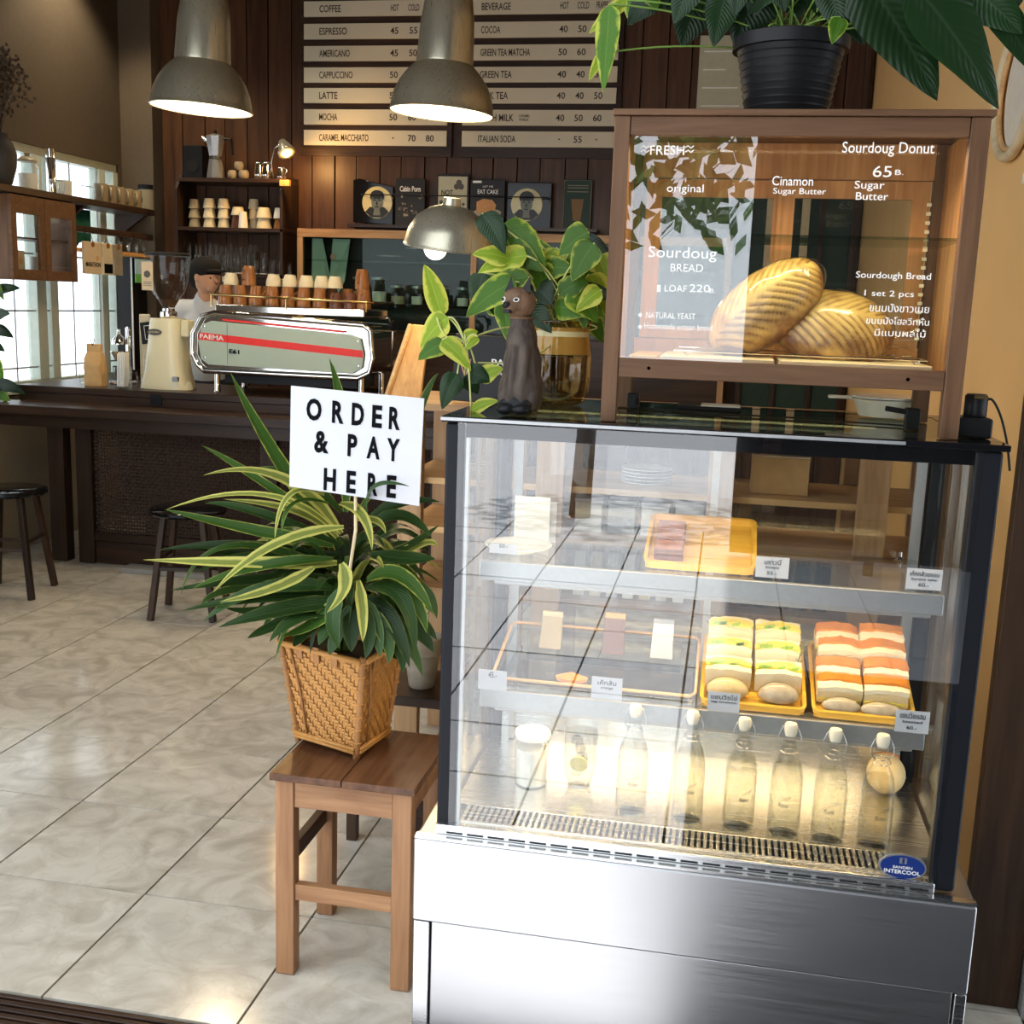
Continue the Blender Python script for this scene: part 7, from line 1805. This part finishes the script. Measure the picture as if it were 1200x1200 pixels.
# ---- tall service unit behind the cold case
su = thing('service_shelf', 'wooden shelving unit standing behind the cold case, seen through its glass', 'shelf', (.45, 1.25, 0))
for x0, x1 in ((-.42, -.34), (-.155, -.07), (.04, .13), (.585, .665), (1.04, 1.13), (1.26, 1.34)):
    box('post', 'shelf_wood_v', su, x0, x1, 1.05, 1.09, 0.001, 1.255, bevel=.002)
    box('rear_post', 'shelf_wood_v', su, x0, x1, 1.50, 1.53, 0.001, 1.255)
box('top', 'shelf_wood', su, -.45, 1.36, 1.03, 1.55, 1.256, 1.28, bevel=.003)
for z_ in (.30, .655, .865, 1.03): box('shelf', 'honey_wood' if z_ > .8 else 'shelf_wood', su, -.42, 1.34, 1.091, 1.499, z_ - .02, z_)
SHZ = {0: .3005, 1: .6555, 2: .8655, 3: 1.0305}
for k in range(7):
    x_ = .17 + k * .055; o = thing('paper_packet', 'paper packet on the shelf behind the cold case, %s of the row' % ORD[k], 'packet', (x_, 1.2, SHZ[1]), 'paper packets behind the case')
    MB().obox(V(x_ + .012, 1.2, SHZ[1] + .075), V(.018, 0, 0), V(0, .05, 0), V(0, .01, .073)).build('packet', ['paper_white', 'kraft_pale', 'aluminium'][k % 3], o, bevel=.002)
for k in range(5):
    x_ = .72 + k * .062; o = thing('tall_jar', 'dark tall jar on the shelf behind the sandwiches, %s of the row' % ORD[k], 'jar', (x_, 1.2, SHZ[1]), 'dark jars behind the sandwiches')
    MB().lathe([(.026, 0), (.026, .13), (.02, .15)], (x_, 1.2, SHZ[1]), 14).build('jar', 'dark_glaze', o, smooth='auto'); MB().lathe([(.022, 0), (.022, .015), (.0001, .016)], (x_, 1.2, SHZ[1] + .1505), 14).build('lid', 'chrome', o)
for k in range(4):
    x_ = .20 + k * .11; o = thing('stacked_tray', 'boxed pastry carton behind the case on the upper shelf, %s of the row' % ORD[k], 'box', (x_, 1.25, SHZ[2]), 'white boxes behind the case')
    MB().box(x_ - .045, x_ + .045, 1.18, 1.34, SHZ[2], SHZ[2] + .10).build('box', ['paper_white', 'aluminium'][k % 2], o, bevel=.003); box('lid', 'card_white', o, x_ - .047, x_ + .047, 1.178, 1.342, SHZ[2] + .1005, SHZ[2] + .112)
o = thing('card_box', 'brown cardboard box on the shelf behind the yellow tray', 'box', (.80, 1.25, SHZ[3])); box('box', 'kraft_paper', o, .72, .90, 1.18, 1.34, SHZ[3], SHZ[3] + .12, bevel=.003); box('flap', 'kraft_pale', o, .72, .90, 1.178, 1.25, SHZ[3] + .1205, SHZ[3] + .125)
o = thing('stack_of_plates', 'pale plates stacked on the top shelf behind the cold case', 'plate', (.38, 1.25, SHZ[3])); 
for k in range(5): MB().lathe([(.05, 0), (.085, .008), (.085, .010), (.0001, .006)], (.38, 1.25, SHZ[3] + k * .011), 24).build('plate', 'porcelain', o, smooth='auto')
UT = 1.2805
dl = thing('desk_lamp', 'round-domed metal lamp with a glowing globe bulb beside the pothos', 'lamp', (-.20, 1.45, UT))
dc = at(525, 290, 1.25)
MB().lathe([(.07, 0), (.07, .012), (.02, .02)], (.02, 1.46, UT), 24).build('base', 'black_metal', dl, smooth='auto')
MB().tube([V(.02, 1.46, UT + .015), V(.02, 1.46, UT + .30), V(dc.x + .18, 1.42, dc.z + .03), V(dc.x + .12, 1.33, dc.z + .04)], .008, 8).build('arm', 'black_metal', dl, smooth=True)
lax = V(.10, -.12, 1).normalized()
MB().lathe([(.148, -.002), (.150, .004), (.146, .012), (.138, .05), (.112, .095), (.070, .125), (.030, .137), (.028, .16), (.0001, .162)], dc, 40, axis=lax).build('shade', 'lamp_metal', dl, smooth='auto')
MB().lathe([(.144, .004), (.134, .05), (.108, .092), (.066, .12), (.0001, .13)], dc, 32, axis=lax).build('lining', 'lamp_inside', dl, smooth=True)
MB().lathe([(max(math.sin(PI * i / 12) * .038, 1e-4), -math.cos(PI * i / 12) * .038) for i in range(13)], dc + V(-.035, -.03, -.005), 20).build('bulb', 'bulb_soft', dl, smooth=True)
lamp('desk_light', 'POINT', dc + V(-.035, -.03, -.06), 7, (1, .78, .45), .04, parent=dl)
et = thing('menu_tray', 'orange wooden board leaning behind the sign', 'board', at(475, 465, 1.15))
a, b_, c_, d_ = at(452, 470, 1.15), at(492, 472, 1.15), at(503, 382, 1.25), at(482, 380, 1.25)
n_ = (b_ - a).cross(d_ - a).normalized()
mb = MB(); mb.add([a, b_, c_, d_] + [p + V(.0, .02, 0) for p in (a, b_, c_, d_)], [(0, 1, 2, 3), (7, 6, 5, 4), (0, 4, 5, 1), (1, 5, 6, 2), (2, 6, 7, 3), (3, 7, 4, 0)]); mb.build('board', 'orange_wood', et, bevel=.004)
MB().bar(a + V(0, -.008, 0), d_ + V(0, -.008, 0), .014, .014).build('edge', 'honey_wood', et, bevel=.003)
MB().bar(V(-.28, 1.22, UT + .002), V(-.30, 1.20, UT + .06), .012).build('prop', 'honey_wood', et)
cb = thing('chalk_menu', 'small black chalk menu with a pink leaf drawing behind the trailing vine', 'sign', (-.12, 1.12, UT))
a, b_ = at(505, 470, 1.12), at(598, 476, 1.12)
MB().obox(V(-.125, 1.13, UT + .11), V(.135, 0, -.005), V(0, .006, 0), V(0, .025, .108)).build('board', 'chalkboard', cb, bevel=.003)
text('PARTY', 'chalk', cb, V(-.075, 1.112, UT + .135), w=.11, h=.022, bold=.02); text('fresh daily', 'chalk', cb, V(-.08, 1.108, UT + .10), w=.09, h=.014)
for k in range(7):
    a = -.2 + k * .35; p = V(-.215, 1.105, UT + .085)
    MB().tube([p, p + V(.035 * math.cos(a), 0, .035 * math.sin(a)), p + V(.06 * math.cos(a + .1), .002, .06 * math.sin(a + .1))], .0022, 5).build('drawn_vein', 'pink_paint', cb)
o = thing('note_card', 'small white note leaning at the foot of the chalk menu', 'card', (-.04, 1.08, UT)); MB().obox(V(-.045, 1.09, UT + .028), V(.036, 0, 0), V(0, .001, 0), V(0, .01, .027)).build('card', 'paper_white', o); box('fold', 'paper_white', o, -.08, -.01, 1.08, 1.10, UT, UT + .001)
